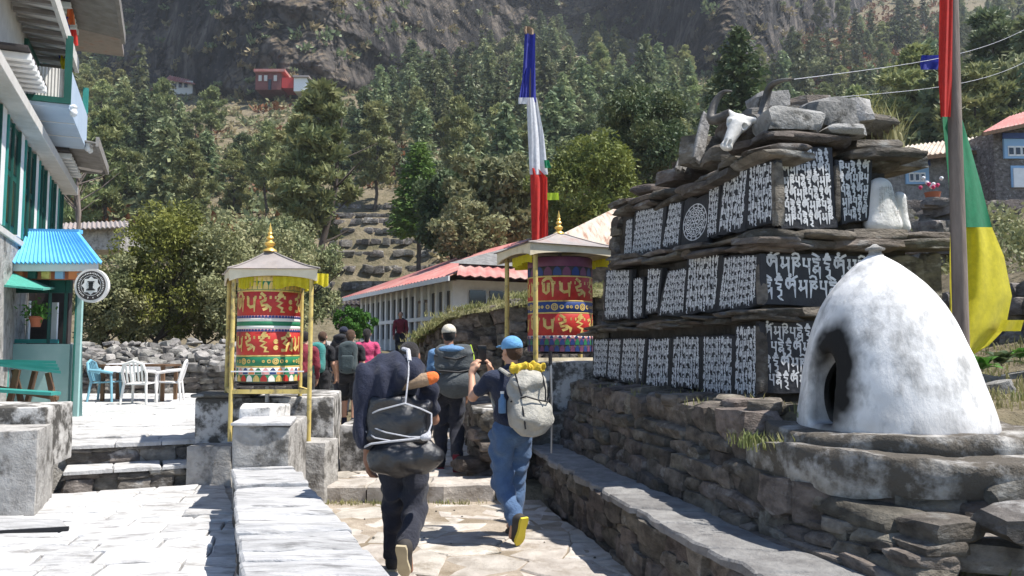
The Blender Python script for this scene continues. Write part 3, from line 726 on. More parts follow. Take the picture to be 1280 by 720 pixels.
rough_block('lower_block', wb, [(-2.50,7.24),(-2.0,7.27),(-2.12,8.35),(-2.68,8.3)], 0, .95, 'concrete', 1)
rough_block('upper_block', wb, [(-2.72,8.05),(-2.42,8.07),(-2.36,8.6),(-2.86,8.55)], .3, 1.06, 'whitewash', 2)
rough_block('coping', wb, [(-2.52,7.22),(-1.98,7.25),(-2.1,7.9),(-2.62,7.86)], .952, .985, 'walltop', 3, amp=.006)
lb = thing('court_corner_wall', 'weathered plastered stone wall end left of the two court steps', 'wall', (-4.8,7.6,ZC))
rough_block('plastered_face', lb, [(-6.2,6.95),(-4.14,7.07),(-4.52,8.0),(-6.3,8.0)], .1, .93, 'concrete', 4)
rough_block('upper_course', lb, [(-6.4,7.6),(-4.42,7.66),(-4.62,8.5),(-6.5,8.45)], .5, 1.09, 'oldwash', 5)
ped = thing('wheel_pedestal', 'patchy whitewashed stone pedestal under the prayer wheel by the terrace steps', 'pedestal', (-2.8,9.6,.2))
rough_block('upper_block', ped, [(-3.52,8.95),(-2.0,9.05),(-2.25,10.6),(-3.75,10.5)], .1, 1.10, 'oldwash', 7, sub=9)
rough_block('front_ledge', ped, [(-3.49,8.68),(-3.0,8.66),(-3.0,9.05),(-3.52,9.05)], .1, .60, 'concrete', 8)
rough_block('top_slab', ped, [(-3.56,8.90),(-2.9,8.93),(-2.98,9.7),(-3.65,9.7)], 1.10, 1.14, 'drystone', 9, amp=.006)
for k, (q, z0, z1, mk, lab) in enumerate([
    ([(-2.40,8.52),(-1.96,8.50),(-1.92,8.98),(-2.38,9.0)], 0, .66, 'concrete', 'square concrete block under the front post of the pedestal prayer wheel'),
    ([(-2.05,9.62),(-1.62,9.58),(-1.58,10.5),(-2.05,10.5)], .05, .74, 'oldwash', 'rough grey stone block beside the path just past the pedestal')]):
    o = rough_block('stone_block', None, q, z0, z1, mk, 10+k); tag(o, lab, 'stone block')
sl = rough_block('slate_board', None, [(-3.6,5.95),(-2.35*1.44,6.33),(-3.45,6.52),(-3.9,6.5)], .2, .225, 'slabgrey', 14, sub=2, amp=.003) if False else None

# ------------------------------------------------------------ bench and retaining wall on the right
bench = thing('stone_bench', 'long low dry-stone bench topped with grey slabs along the path', 'bench', (.9,6,0))
OUT = [(1.55,3.2),(1.31,4.08),(1.21,4.47),(.87,6.0),(.52,7.9),(.2,9.8)]; INN = [(2.0,3.2),(1.77,4.08),(1.56,4.6),(1.24,6.05),(.92,7.8),(.62,9.5)]
dry_wall(bench, OUT, -.06, .45, 'wallstone', h=(.05,.17), l=(.16,.55), depth=.28, inward=-1, seed=41, rough=.04)
rnd = random.Random(16); s = 0.; LL = poly_len(OUT)
while s < LL-.05:
    d = min(rnd.uniform(.38, .75), LL-s); e = s+d-.012; qs = []
    for (pl, o, ss) in ((INN,.08,s),(OUT,-.03,s),(OUT,-.03,e),(INN,.08,e)):
        lr = poly_len(pl)/LL; p_, an = poly_at(pl, min(ss*lr, poly_len(pl)-1e-4)); nv = Vector((math.sin(an), -math.cos(an))); qs.append(p_ + nv*(o + rnd.gauss(0, .012)))
    qs.reverse(); c = sum(qs, Vector((0,0)))/4
    inst('seat_slab', slab_mesh([q-c for q in qs], .055, m_['slabgrey'], rnd, bev=.014, jit=.018, top_j=.007), bench, (c.x, c.y, .50 + rnd.gauss(0, .006)), (rnd.gauss(0, .012), rnd.gauss(0, .012), 0)); s += d
ret = thing('retaining_wall', 'dark dry-stone retaining wall behind the bench carrying the inscribed stones', 'wall', (1.2,6.5,.3))
RB = [(1.82,3.85),(1.60,4.55),(1.30,5.9),(1.0,7.3),(.70,8.7),(.5,9.75)]
def rz1(s): 
    y = poly_at(RB, min(s, poly_len(RB)-1e-3))[0].y; return .80 + .40*sst(5.05, 5.5, y)
dry_wall(ret, RB, .40, rz1, 'wallstone', h=(.045,.12), l=(.16,.55), depth=.3, inward=-1, batter=.22, seed=43, rough=.035)
rnd = random.Random(77)
for k in range(46):                                   # loose flat stones along the ledge top
    s = rnd.uniform(1.55, poly_len(RB)-.1); p_, an = poly_at(RB, s); nv = Vector((math.sin(an), -math.cos(an))); o = rnd.uniform(.3, .85)
    put_rock(ret, 'wallstone', (p_.x+nv.x*o, p_.y+nv.y*o, 1.20+rnd.uniform(-.01,.03)), (rnd.uniform(.18,.42), rnd.uniform(.14,.3), rnd.uniform(.06,.11)), rnd.uniform(0,3), .05, True, rnd=rnd)

# ------------------------------------------------------------ side wall of the right-hand wheel, rubble mound, far rubble wall
sw = thing('side_wall', 'short stone wall ending by the path below the second prayer wheel', 'wall', (0,9.6,.1))
dry_wall(sw, [(.25,9.45),(-.38,9.15),(-.55,10.6),(-.75,12.6)][::-1], .0, .92, 'wallstone', h=(.08,.16), l=(.18,.45), depth=.35, inward=1, seed=51)
MB().prism([(.3,9.6),(-.2,9.4),(-.36,10.6),(-.5,12.5),(1.5,12.5),(1.5,10.0)], 0, .86).build('core', m_['drystone'], sw)
rough_block('coping', sw, [(-.45,9.08),(.3,9.42),(.35,10.0),(-.5,9.75)], .9, .96, 'oldwash', 15, amp=.01)
rough_block('whitewashed_block', sw, [(.32,10.05),(1.2,10.1),(1.2,11.5),(.3,11.4)], .8, 1.48, 'oldwash', 16, sub=8)
mound = thing('rubble_terrace', 'tall dark rubble terrace with a grassy top between path and lodge', 'terrace wall', (-.5,15,.3))
MND = [(-2.5,20.5),(-2.05,17.2),(-1.15,14.2),(.1,13.2),(2.2,13.4)]
dry_wall(mound, MND, .2, lambda s: 1.55+.11*s, 'wallstone', h=(.12,.24), l=(.2,.6), depth=.5, inward=1, batter=.15, seed=53, rough=.09)
MB().prism([(-2.3,20.5),(-1.8,17.3),(-.95,14.5),(.2,13.5),(4.5,13.6),(4.5,20.5)], .1, 1.5).build('earth_fill', m_['dirt'], mound)
V = []; Fc = []; LM = poly_len(MND); nI = 9
for i in range(49):
    s_ = LM*i/48*.999; p_, an = poly_at(MND, s_); nv = Vector((-math.sin(an), math.cos(an)))
    for j in range(nI):
        d_ = (j/(nI-1))**1.5*3.2; q = p_ + nv*(.02+d_); V.append((q.x, q.y, 1.53+.11*s_ + .14*math.sqrt(d_) + (.05*mnoise.noise(Vector((q.x*3, q.y*3, 2))) if j else -.06)))
for i in range(48):
    for j in range(nI-1): Fc.append((i*nI+j, i*nI+j+1, (i+1)*nI+j+1, (i+1)*nI+j))
TURF = V; link(bpy.data.objects.new('turf', mesh_np('turf', np.array(V)-np.array(W[mound.name]), Fc, mat('turf', (.13,.125,.055), (.22,.20,.10), scale=6, bump=1.5, bscale=14, rough=.95), smooth=True)), mound, W[mound.name])
rw = thing('rubble_wall', 'long pale dry rubble wall behind the plastic chairs on the terrace', 'wall', (-7,18.3,ZT))
dry_wall(rw, [(-10.8,18.2),(-3.4,18.4)], ZT-.05, 1.25, 'drystone', h=(.10,.2), l=(.2,.55), depth=.5, inward=1, seed=61, rough=.05)
rnd = random.Random(62)
for k in range(290):
    x = rnd.uniform(-10.8, -3.4); f = rnd.random(); y = 18.3 + f*1.6
    put_rock(rw, 'rubble', (x, y, 1.2 + f*.52 + rnd.uniform(-.06,.10)), (rnd.uniform(.16,.45), rnd.uniform(.16,.36), rnd.uniform(.06,.18)), rnd.uniform(0,3), .3, True, rnd=rnd, sub=2)
# ------------------------------------------------------------ mani wall
mani = thing('mani_wall', 'tall tiered mani wall of black slates lettered in white under heaped boulders', 'mani wall', (2.3,8,1.2))
CA, CB, CR = Vector((2.05,6.67,0)), Vector((1.0,10.0,0)), Vector((3.75,7.02,0))
dL = (CB-CA).normalized(); nL = Vector((dL.y, -dL.x, 0)); nL = -nL if nL.x > 0 else nL       # outward normal of the left face
dR = (CR-CA).normalized(); nR = Vector((dR.y, -dR.x, 0)); nR = -nR if nR.y > 0 else nR
SETB = {1: 0., 2: .05, 3: .13}
def mplane(side, tier):
    n = nL if side == 'L' else nR; return CA - n*SETB[tier], n
def tbase(side, tier): return CA - (nL if side == 'L' else nR)*SETB[tier]
# solid core: the corner moves inwards with each tier
def corner(tier, extra=0.):
    a, b = SETB[tier]+extra, SETB[tier]+extra
    # intersection of the two offset faces
    p, q = CA - nL*a, CA - nR*b; det = dL.x*(-dR.y) + dR.x*dL.y
    s = ((q.x-p.x)*(-dR.y) + dR.x*(q.y-p.y))/det; return p + dL*s
for tier, z0, z1 in ((1,1.1,1.96),(2,1.9,2.52),(3,2.45,3.22)):
    c = corner(tier, .05); e = CB - nL*(SETB[tier]+.05) - dL*(.04+.06*tier); r = CR - nR*(SETB[tier]+.05) - dR*.12*tier
    MB().prism([(e.x,e.y),(c.x,c.y),(r.x,r.y),(r.x-.5,r.y+2.6),(e.x+1.2,e.y+.1)][::-1], z0, z1).build('rubble_core', m_['core'], mani)
    dry_wall(mani, [(e.x+1.2,e.y+.12),(e.x-.02,e.y+.02)], z0, z1, 'maniledge', h=(.07,.14), l=(.2,.5), depth=.3, inward=1, seed=90+tier)
    dry_wall(mani, [(r.x-.5,r.y+2.5),(r.x+.04,r.y+.1)], z0, z1, 'maniledge', h=(.07,.14), l=(.2,.5), depth=.3, inward=-1, seed=95+tier)
def text_mesh(wd, hg, lines, seed, w=.13, bold=1., shear=0.):
    rnd = random.Random(seed); V = []; Fc = []; n = lines; lh = hg/n
    for i in range(n):
        k = rnd.randrange(6); seq = [MANTRA[(k+j) % 6] for j in range(24)]; hgt = lh*.70
        y0 = hg - (i+1)*lh + lh*.16; x0 = wd*rnd.uniform(.0, .02)
        # fit the syllables to the line
        m = max(2, round(wd/(hgt*.74))); tot = sum(TIB[g][0]+.05 for g in seq[:m])*hgt; sx = wd/tot
        letters(seq[:m], TIB, x0, y0, hgt, w=w*bold, sx=sx*.98, V=V, Fc=Fc, rnd=rnd, sp=.05)
    return V, Fc
def slab(side, tier, quad, lines, mk='slate', seed=0, lean=0., proud=.05, text=True, bold=1., inset=.06, label=None, mand=False):
    P0, n = mplane(side, tier); cx_ = sum(q[0] for q in quad)/4; quad = [(cx_+(q[0]-cx_)*1.07, q[1]) for q in quad]
    C = [onplane(x, y, P0 + n*proud, n) for x, y in quad]      # TL TR BR BL
    me = bmesh.new()
    # front outline with slightly uneven edges
    rnd = random.Random(seed*13+5); out = []
    for i in range(4):
        a, b = C[i], C[(i+1) % 4]; m = 4
        for k in range(m):
            q = a + (b-a)*(k/m)
            if k: q = q + Vector((0, 0, rnd.gauss(0, .008))) + (b-a).normalized().cross(n)*rnd.gauss(0, .006)
            out.append(q)
    th = .06; c = sum(out, Vector())/len(out)
    f0 = [me.verts.new(q - W[mani.name]) for q in out]; f1 = [me.verts.new(q - n*.008 + (q-c).normalized()*.008 - W[mani.name]) for q in out]; f2 = [me.verts.new(q - n*th + (q-c).normalized()*.008 - W[mani.name]) for q in out]
    me.faces.new(f0)
    N = len(out)
    for i in range(N):
        j = (i+1) % N; me.faces.new([f0[i], f1[i], f1[j], f0[j]]); me.faces.new([f1[i], f2[i], f2[j], f1[j]])
    bmesh.ops.recalc_face_normals(me, faces=me.faces); d = bpy.data.meshes.new('slab'); me.to_mesh(d); me.free(); d.materials.append(m_[mk])
    o = link(bpy.data.objects.new('inscribed_slab', d), mani, W[mani.name])
    # lettering: bilinear map of the writing onto the slab
    TL, TR, BR, BL = C; wd = ((TR-TL).length + (BR-BL).length)/2; hg = ((TL-BL).length + (TR-BR).length)/2
    V3 = []; Fc = []
    def put(u, v): return (BL*(1-u)*(1-v) + BR*u*(1-v) + TR*u*v + TL*(1-u)*v) + n*.004
    if mand:
        V = []; r0 = min(wd, hg)*.46
        for rr, ww in ((.98,.05),(.80,.04),(.40,.05)):
            ribbon(V, Fc, circ(0, 0, rr, 28), ww, False)
        for k in range(14):
            a = 2*math.pi*k/14; T = [(math.cos(a+.16*math.sin(t*4))*(.42+.36*t), math.sin(a+.16*math.sin(t*4))*(.42+.36*t)) for t in (0,.25,.5,.75,1)]
            ribbon(V, Fc, T, .055, False); ribbon(V, Fc, circ(.60*math.cos(a+.22), .60*math.sin(a+.22), .085, 7), .05, False)
            ribbon(V, Fc, circ(.89*math.cos(a), .89*math.sin(a), .05, 6), .04, False)
        for k in range(6):
            a = math.pi*k/3; ribbon(V, Fc, circ(.2*math.cos(a), .2*math.sin(a), .13, 8), .05, False)
        V3 = [put(.5 + .46*x, .46 + .40*y) for x, y in V]
    elif text:
        V, Fc = text_mesh(wd*(1-2*inset), hg*(1-1.2*inset), lines, seed, bold=bold)
        V3 = [put(inset + x/wd, inset*.6 + y/hg) for x, y in V]
    if V3:
        lm = mesh_np('lettering', np.array([tuple(v) for v in V3]) - np.array(W[mani.name]), Fc, m_['letterwhite'])
        link(bpy.data.objects.new('lettering', lm), o, W[mani.name])
    return o
Q3 = [('L',3,[(783,275),(791,273),(790,319),(780,321)],7), ('L',3,[(795,264),(831,257),(827,313),(789,320)],7), ('L',3,[(837,255),(853,252),(849,306),(827,312)],6),
 ('L',3,[(887,230),(900,227),(896,295),(884,298)],8), ('L',3,[(905,215),(936,209),(930,288),(898,293)],5), ('L',3,[(937,209),(968,201),(966,279),(934,286)],5),
 ('R',3,[(975,186),(1038,185),(1045,284),(979,286)],6), ('R',3,[(1046,200),(1089,200),(1085,275),(1054,280)],5),
 ('L',2,[(758,338),(788,337),(786,399),(755,400)],6), ('L',2,[(792,348),(804,347),(803,397),(792,399)],5), ('L',2,[(810,337),(827,335),(822,391),(807,393)],5),
 ('L',2,[(835,339),(859,335),(855,393),(823,395)],6), ('L',2,[(861,321),(901,319),(896,388),(856,393)],5), ('L',2,[(905,322),(948,318),(947,381),(897,390)],6),
 ('L',1,[(743,424),(761,424),(758,472),(741,472)],6), ('L',1,[(762,424),(777,424),(774,477),(759,473)],6), ('L',1,[(779,423),(808,423),(803,479),(775,478)],6),
 ('L',1,[(811,424),(838,423),(836,485),(807,485)],5), ('L',1,[(842,421),(876,421),(875,488),(838,484)],5), ('L',1,[(879,421),(917,420),(916,496),(878,492)],6), ('L',1,[(920,409),(948,406),(946,497),(918,496)],6)]
for k, (sd, tr, q, ln) in enumerate(Q3): slab(sd, tr, q, ln, seed=k, bold=1.8)
slab('L',3,[(857,251),(886,242),(883,301),(852,307)],0, seed=40, mand=True)
slab('R',2,[(955,318),(1100,318),(1100,384),(951,380)],1, seed=41, text=False)
slab('R',1,[(954,402),(1060,402),(1060,492),(951,490)],1, seed=42, text=False)
def biglines(side, tier, quad, rows, par):
    P0, n = mplane(side, tier); P0 = P0 + n*.05
    V = []; Fc = []; BLp = onplane(*quad[3], P0, n); BRp = onplane(*quad[2], P0, n); TLp = onplane(*quad[0], P0, n)
    ex = (BRp-BLp).normalized(); ez = Vector((0,0,1))
    for (x0, y0, h, k, m, sx) in rows: letters([MANTRA[(k+j) % 6] for j in range(m)], TIB, x0, y0, h, w=.165, sx=sx, V=V, Fc=Fc, rnd=random.Random(3), sp=.05)
    V3 = np.array([tuple(BLp + ex*x + ez*y + n*.004) for x, y in V])
    link(bpy.data.objects.new('lettering', mesh_np('lettering', V3 - np.array(W[mani.name]), Fc, m_['letterwhite'])), par, W[mani.name])
sl2 = [o for o in mani.children if o.name.startswith('inscribed_slab')]
biglines('R',2,[(955,318),(1100,318),(1100,384),(951,380)], [(.06,.27,.125,0,9,1.0),(.03,.085,.120,4,9,1.0)], sl2[-2])
biglines('R',1,[(954,402),(1060,402),(1060,492),(951,490)], [(.04,.45,.088,0,9,1.0),(.10,.325,.086,3,8,1.0),(.035,.19,.092,4,9,1.0),(.075,.06,.082,3,8,1.0)], sl2[-1])
# white boulders with lettering at the right of the upper tier
def white_boulder(quad, lines, seed):
    P0, n = mplane('R', 3); P0 = P0 + n*.09
    C = [onplane(x, y, P0, n) for x, y in quad]; c = sum(C, Vector())/4; wd = (C[1]-C[0]).length*.5 + (C[2]-C[3]).length*.5; hg = (C[0]-C[3]).length
    sk = ((C[0]+C[1])/2 - (C[2]+C[3])/2); ang = math.atan2(dR.y, dR.x)
    tw_ = (C[1]-C[0]).length; bw_ = (C[2]-C[3]).length; off = ((C[0]+C[1])/2 - (C[2]+C[3])/2).dot(dR)
    XM = Matrix.Translation(c - n*.08) @ Matrix.Rotation(ang, 4, 'Z')
    o = soft('inscribed_boulder', [('c',(-bw_*.27,0,-hg*.36),(off*.5-tw_*.2,0,hg*.34),bw_*.22,tw_*.24), ('c',(bw_*.27,0,-hg*.36),(off*.5+tw_*.2,0,hg*.34),bw_*.22,tw_*.24), ('c',(0,0,-hg*.4),(off*.5,0,hg*.38),bw_*.26,tw_*.28)], m_['whitewash'], mani, h=.012, k=.08, wr=(.012,14,seed), xf=XM)
    V, Fc = text_mesh(wd*.7, hg*.7, lines, seed, bold=.55)
    V3 = [tuple(C[3] + (C[2]-C[3])*(.18 + x/wd*.85)*(1-.25*y/hg) + (C[0]-C[3])*(.12 + y/hg) + n*.012) for x, y in V]
    link(bpy.data.objects.new('lettering', mesh_np('lettering', np.array(V3)-np.array(W[mani.name]), Fc, m_['boulder'])), o, W[mani.name]); return o
white_boulder([(1091,222),(1122,224),(1135,287),(1089,287)], 6, 4)
white_boulder([(1124,239),(1138,241),(1149,287),(1136,287)], 5, 9)
# ledges of flat stones between the tiers
def ledge(side, px_pts, tier, th, seed, rows=1, proud=(.04,.13), ln=(.22,.6), mk='maniledge'):
    """px_pts: (x, y) pixels of the ledge centre line, lying a little in front of the face"""
    rnd = random.Random(seed); P0, n = mplane(side, tier); P0 = P0 + n*.05
    pts = [onplane(x, y, P0, n) for x, y in px_pts]; L3 = sum((b-a).length for a, b in zip(pts[:-1], pts[1:]))
    d = dL if side == 'L' else dR; ang = math.atan2(d.y, d.x)
    for r in range(rows):
        s = rnd.uniform(-.1, 0)
        while s < L3:
            l = rnd.uniform(*ln); m = min(max(s+l/2, 0), L3); q = m
            for a, b in zip(pts[:-1], pts[1:]):
                e = (b-a).length
                if q <= e: p = a + (b-a)*(q/e); break
                q -= e
            else: p = pts[-1]
            h = th/rows*rnd.uniform(.7, 1.05); dz = (r - (rows-1)/2)*th/rows
            pr = rnd.uniform(*proud); dep = rnd.uniform(.4, .55)
            slope = math.atan2((pts[-1]-pts[0]).z, L3)
            c = p + n*(pr - dep/2) + Vector((0, 0, dz + rnd.uniform(-.012, .012)))
            o = put_rock(mani, mk, c, (l*1.06, dep, h), ang, .04, True, 'ledge_stone', rnd=rnd); s += l*.97
ledge('L', [(952,392),(880,402),(740,412)], 1, .10, 1, 2, (.06,.15))
ledge('L', [(960,303),(880,312),(780,326)], 2, .13, 2, 2, (.05,.16))
ledge('R', [(950,392),(1100,394)], 1, .09, 3, 1, (.05,.13))
ledge('R', [(953,302),(1172,300)], 2, .19, 4, 2, (.06,.17), (.3,.7))
ledge('L', [(972,184),(930,204),(878,232),(836,247),(782,258)], 3, .17, 5, 2, (.03,.16), (.3,.7))
ledge('R', [(962,172),(1040,174),(1112,196)], 3, .11, 6, 1, (.05,.16), (.5,.9))
ledge('R', [(1090,205),(1118,205)], 3, .26, 7, 3, (-.12,.02), (.3,.5))
ledge('R', [(1096,300),(1160,302)], 2, .05, 8, 1, (-.02,.06), (.3,.4))
# slates and dark posts standing between slabs
for k, (sd, tr, x, y0, y1, w) in enumerate([('L',2,951,330,382,.05),('L',1,951,405,492,.045),('L',3,972,200,284,.06),('R',3,1043,205,280,.06),('R',2,1130,320,395,.35),('R',1,1120,410,480,.4),('R',2,1160,315,390,.2),('L',1,800,425,484,.03)]):
    P0, n = mplane(sd, tr); a, b = onplane(x, y0, P0+n*.02, n), onplane(x+2, y1, P0+n*.02, n); ang = math.atan2((dL if sd == 'L' else dR).y, (dL if sd == 'L' else dR).x)
    put_rock(mani, 'wallstone', (a+b)/2, (w, .1, (a-b).length), ang, .02, True, 'upright_stone', rnd=random.Random(k))
# boulders heaped on the top
rnd = random.Random(8)
for k, (px, py, Y, sx, sy, sz, rz, mk) in enumerate([
    (985,155,7.05,.58,.5,.25,.1,'boulder'), (1028,148,7.5,.50,.5,.32,.3,'boulder'), (1052,148,7.9,.52,.5,.28,-.2,'boulder'), (1052,166,7.05,.42,.4,.10,0,'boulder'),
    (1005,140,8.2,.6,.5,.28,.4,'maniledge'), (958,135,8.1,.35,.4,.30,.2,'boulder'), (946,160,7.6,.35,.4,.34,.2,'maniledge'), (880,190,8.0,.42,.35,.34,.5,'maniledge'),
    (1085,186,7.4,.5,.45,.10,.1,'maniledge'), (910,200,7.6,.5,.5,.2,0,'maniledge'), (850,222,8.8,.5,.4,.16,.6,'maniledge'), (815,238,9.4,.45,.4,.12,.6,'maniledge'), (935,185,7.25,.34,.3,.07,-.5,'maniledge'),
    (960,178,7.9,1.1,1.0,.22,0,'maniledge'), (1010,172,8.2,1.3,1.2,.22,.2,'maniledge'), (890,215,9.0,1.0,.8,.22,.5,'maniledge'), (1090,205,8.1,.8,.8,.2,.2,'maniledge')]):
    put_rock(mani, mk, at(px, py, Y), (sx, sy, sz), rz, .06, False, 'boulder', rnd=rnd)
for k, (px, py, px2, py2, Y, w) in enumerate([(884,142,870,203,7.7,.14), (858,186,846,215,8.3,.09), (866,176,851,212,8.5,.11)]):
    a, b = at(px, py, Y+.1), at(px2, py2, Y-.05); d = (a-b); q = d.to_track_quat('Z', 'X')
    me = rocks('boulder', flat=True)[k]; inst('leaning_slate', me, mani, (a+b)/2, q, (w, .05, d.length))

# ------------------------------------------------------------ yak skull
Mx = Matrix.Translation(at(918,165,7.12)) @ Matrix.Rotation(R(-22), 4, 'Z') @ Matrix.Rotation(R(22), 4, 'Y') @ Matrix.Rotation(R(-18), 4, 'X')
skull = thing('yak_skull', 'bleached yak skull with long dark horns on top of the mani wall', 'skull', at(918,178,7.12))
Bp = [('e',(0,0,.10),(.085,.06,.09)), ('c',(0,-.01,.06),(0,-.05,-.17),.075,.045), ('e',(0,-.04,-.19),(.055,.038,.03)), ('c',(-.06,-.02,.06),(-.085,0,.11),.035,.03), ('c',(.06,-.02,.06),(.085,0,.11),.035,.03), ('c',(-.07,.0,.15),(-.12,.0,.17),.035,.03), ('c',(.07,.0,.15),(.12,.0,.17),.035,.03)]
Mn = [('e',(-.075,-.055,.055),(.026,.04,.03)), ('e',(.075,-.055,.055),(.026,.04,.03)), ('e',(-.02,-.09,-.17),(.013,.035,.04)), ('e',(.02,-.09,-.17),(.013,.035,.04))]
soft('cranium', Bp, m_['bone'], skull, h=.007, k=.03, xf=Mx, minus=Mn, pad=.02)
Mi = Mx
for sgn, hp in ((-1, [(898,163,7.22),(890,150,7.30),(893,130,7.33),(903,116,7.30),(915,114,7.24)]), (1, [(938,147,7.2),(952,146,7.25),(957,125,7.3),(963,108,7.25),(976,101,7.1),(992,99,6.95)])):
    a = Mi @ Vector((sgn*.10, 0, .165)); pts = [a] + [at(*q) for q in hp[1:]]
    # smooth curve through the points
    C = []
    for i in range(len(pts)-1):
        p0, p1, p2, p3 = pts[max(i-1,0)], pts[i], pts[i+1], pts[min(i+2,len(pts)-1)]
        for t_ in (0, .25, .5, .75):
            C.append(.5*((2*p1) + (-p0+p2)*t_ + (2*p0-5*p1+4*p2-p3)*t_*t_ + (-p0+3*p1-3*p2+p3)*t_**3))
    C.append(pts[-1]); n = len(C)
    MB().tube(C, [.046*(1-(i/(n-1))**1.6)+.006 for i in range(n)], 12).build('horn', m_['horn'], skull, smooth=True, sharp=60)

# ------------------------------------------------------------ incense burner (domed, whitewashed) on its stepped plinth
PC = Vector((2.51,5.30,0))
plinth = thing('burner_plinth', 'stepped round plinth of stained whitewashed stones below the incense burner', 'plinth', (PC.x+.1,PC.y,.4))
def ringpts(r, a0, a1, n, cx, cy, ex=1.): return [(cx + r*ex*math.cos(a0+(a1-a0)*i/n), cy + r*math.sin(a0+(a1-a0)*i/n)) for i in range(n+1)]
dry_wall(plinth, ringpts(1.06, R(165), R(350), 16, PC.x+.1, PC.y), .30, .84, 'wallstone', h=(.12,.24), l=(.22,.5), depth=.35, inward=1, seed=71, rough=.035)
def band(name, rx, z0, z1, mk, seed, n=60, cx=0., amp=.02, lip=.02):
    bm = bmesh.new(); prof = [(rx-.01, z0), (rx, z0+.02), (rx+.004, (z0+z1)/2), (rx, z1-lip), (rx-lip*.7, z1), (rx*.6, z1+.004), (0.02, z1+.006)]
    vv = []
    for r_, z in prof:
        row = []
        for k in range(n):
            a = 2*math.pi*k/n; q = Vector((PC.x+cx+r_*math.cos(a), PC.y+r_*math.sin(a), z)); o_ = Vector((seed, 0, 0))
            if r_ > rx*.9: q += (mnoise.noise_vector(q*2.3+o_)*amp*1.6 + mnoise.noise_vector(q*7+o_)*amp*.6)
            row.append(bm.verts.new(q - W[plinth.name]))
        vv.append(row)
    for a, b in zip(vv[:-1], vv[1:]):
        for k in range(n): bm.faces.new([a[k], a[(k+1)%n], b[(k+1)%n], b[k]])
    bm.faces.new(vv[-1]); d = bpy.data.meshes.new(name); bm.to_mesh(d); bm.free(); d.materials.append(m_[mk])
    d.polygons.foreach_set('use_smooth', np.ones(len(d.polygons), bool)); d.set_sharp_from_angle(angle=R(50)); return link(bpy.data.objects.new(name, d), plinth, W[plinth.name])
band('lower_course', 1.045, .82, 1.05, 'plinthwash', 1, cx=.1, amp=.04, n=90)
band('upper_course', .80, 1.03, 1.14, 'plinthwash', 2, amp=.03, n=80)
# soot-stained whitewash: the soot keeps its own shape round the mouth
MOUTH = Vector((PC.x-.54, PC.y-.24, 1.50))
sm = mat('sootwash', (.76,.75,.735), (.64,.63,.615), scale=5, bump=.45, bscale=12, rough=.92, c3=(.34,.335,.325), s3=6, t3=.575, w3=.09, detail=10, stretch=(1,1,.55)); t = sm.node_tree; L = t.links.new
pb = t.nodes['Principled BSDF']; src = pb.inputs['Base Color'].links[0].from_socket
g = nn(t, 'ShaderNodeNewGeometry'); mp = nn(t, 'ShaderNodeMapping', vector_type='POINT')
mp.inputs['Location'].default_value = (-MOUTH.x/.19, -MOUTH.y/.20, -MOUTH.z/.44); mp.inputs['Scale'].default_value = (1/.19, 1/.20, 1/.44); L(g.outputs['Position'], mp.inputs[0])
ln = nn(t, 'ShaderNodeVectorMath', operation='LENGTH'); L(mp.outputs[0], ln.inputs[0])
n1 = nn(t, 'ShaderNodeTexNoise'); n1.inputs['Scale'].default_value = 6; L(g.outputs['Position'], n1.inputs['Vector'])
ad = nn(t, 'ShaderNodeMath', operation='MULTIPLY_ADD'); L(n1.outputs[0], ad.inputs[0]); ad.inputs[1].default_value = .75; L(ln.outputs['Value'], ad.inputs[2])
mr = nn(t, 'ShaderNodeMapRange'); mr.inputs[1].default_value = 1.1; mr.inputs[2].default_value = 1.6; mr.inputs[3].default_value = 1; mr.inputs[4].default_value = 0; L(ad.outputs[0], mr.inputs[0])
mx = nn(t, 'ShaderNodeMix', data_type='RGBA'); 
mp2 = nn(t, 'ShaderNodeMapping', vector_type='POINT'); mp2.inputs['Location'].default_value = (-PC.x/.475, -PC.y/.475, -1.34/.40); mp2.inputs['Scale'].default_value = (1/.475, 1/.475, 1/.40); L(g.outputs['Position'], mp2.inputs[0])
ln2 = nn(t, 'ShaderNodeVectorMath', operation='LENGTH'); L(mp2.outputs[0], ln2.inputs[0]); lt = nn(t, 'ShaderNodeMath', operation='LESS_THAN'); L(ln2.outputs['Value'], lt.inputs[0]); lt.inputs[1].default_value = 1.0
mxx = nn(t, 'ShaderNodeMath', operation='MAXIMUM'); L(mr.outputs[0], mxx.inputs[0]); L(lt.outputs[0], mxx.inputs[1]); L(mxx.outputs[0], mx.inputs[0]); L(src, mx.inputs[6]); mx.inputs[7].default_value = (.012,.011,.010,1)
# grime rising from the foot
sz = nn(t, 'ShaderNodeSeparateXYZ'); L(g.outputs['Position'], sz.inputs[0])
a2 = nn(t, 'ShaderNodeMath', operation='MULTIPLY_ADD'); L(n1.outputs[0], a2.inputs[0]); a2.inputs[1].default_value = -.55; L(sz.outputs[2], a2.inputs[2])
m2 = nn(t, 'ShaderNodeMapRange'); m2.inputs[1].default_value = .78; m2.inputs[2].default_value = 1.05; m2.inputs[3].default_value = .55; m2.inputs[4].default_value = 0; L(a2.outputs[0], m2.inputs[0])
mx2 = nn(t, 'ShaderNodeMix', data_type='RGBA'); L(m2.outputs[0], mx2.inputs[0]); L(mx.outputs[2], mx2.inputs[6]); mx2.inputs[7].default_value = (.30,.28,.26,1); L(mx2.outputs[2], pb.inputs['Base Color'])
burner = thing('incense_burner', 'whitewashed domed incense burner with a sooty arched mouth', 'incense burner', (PC.x,PC.y,1.14))
hB = .016; lo = np.array((PC.x-.78, PC.y-.78, 1.10)); hi = np.array((PC.x+.78, PC.y+.78, 2.32)); nB = ((hi-lo)/hB).astype(int)
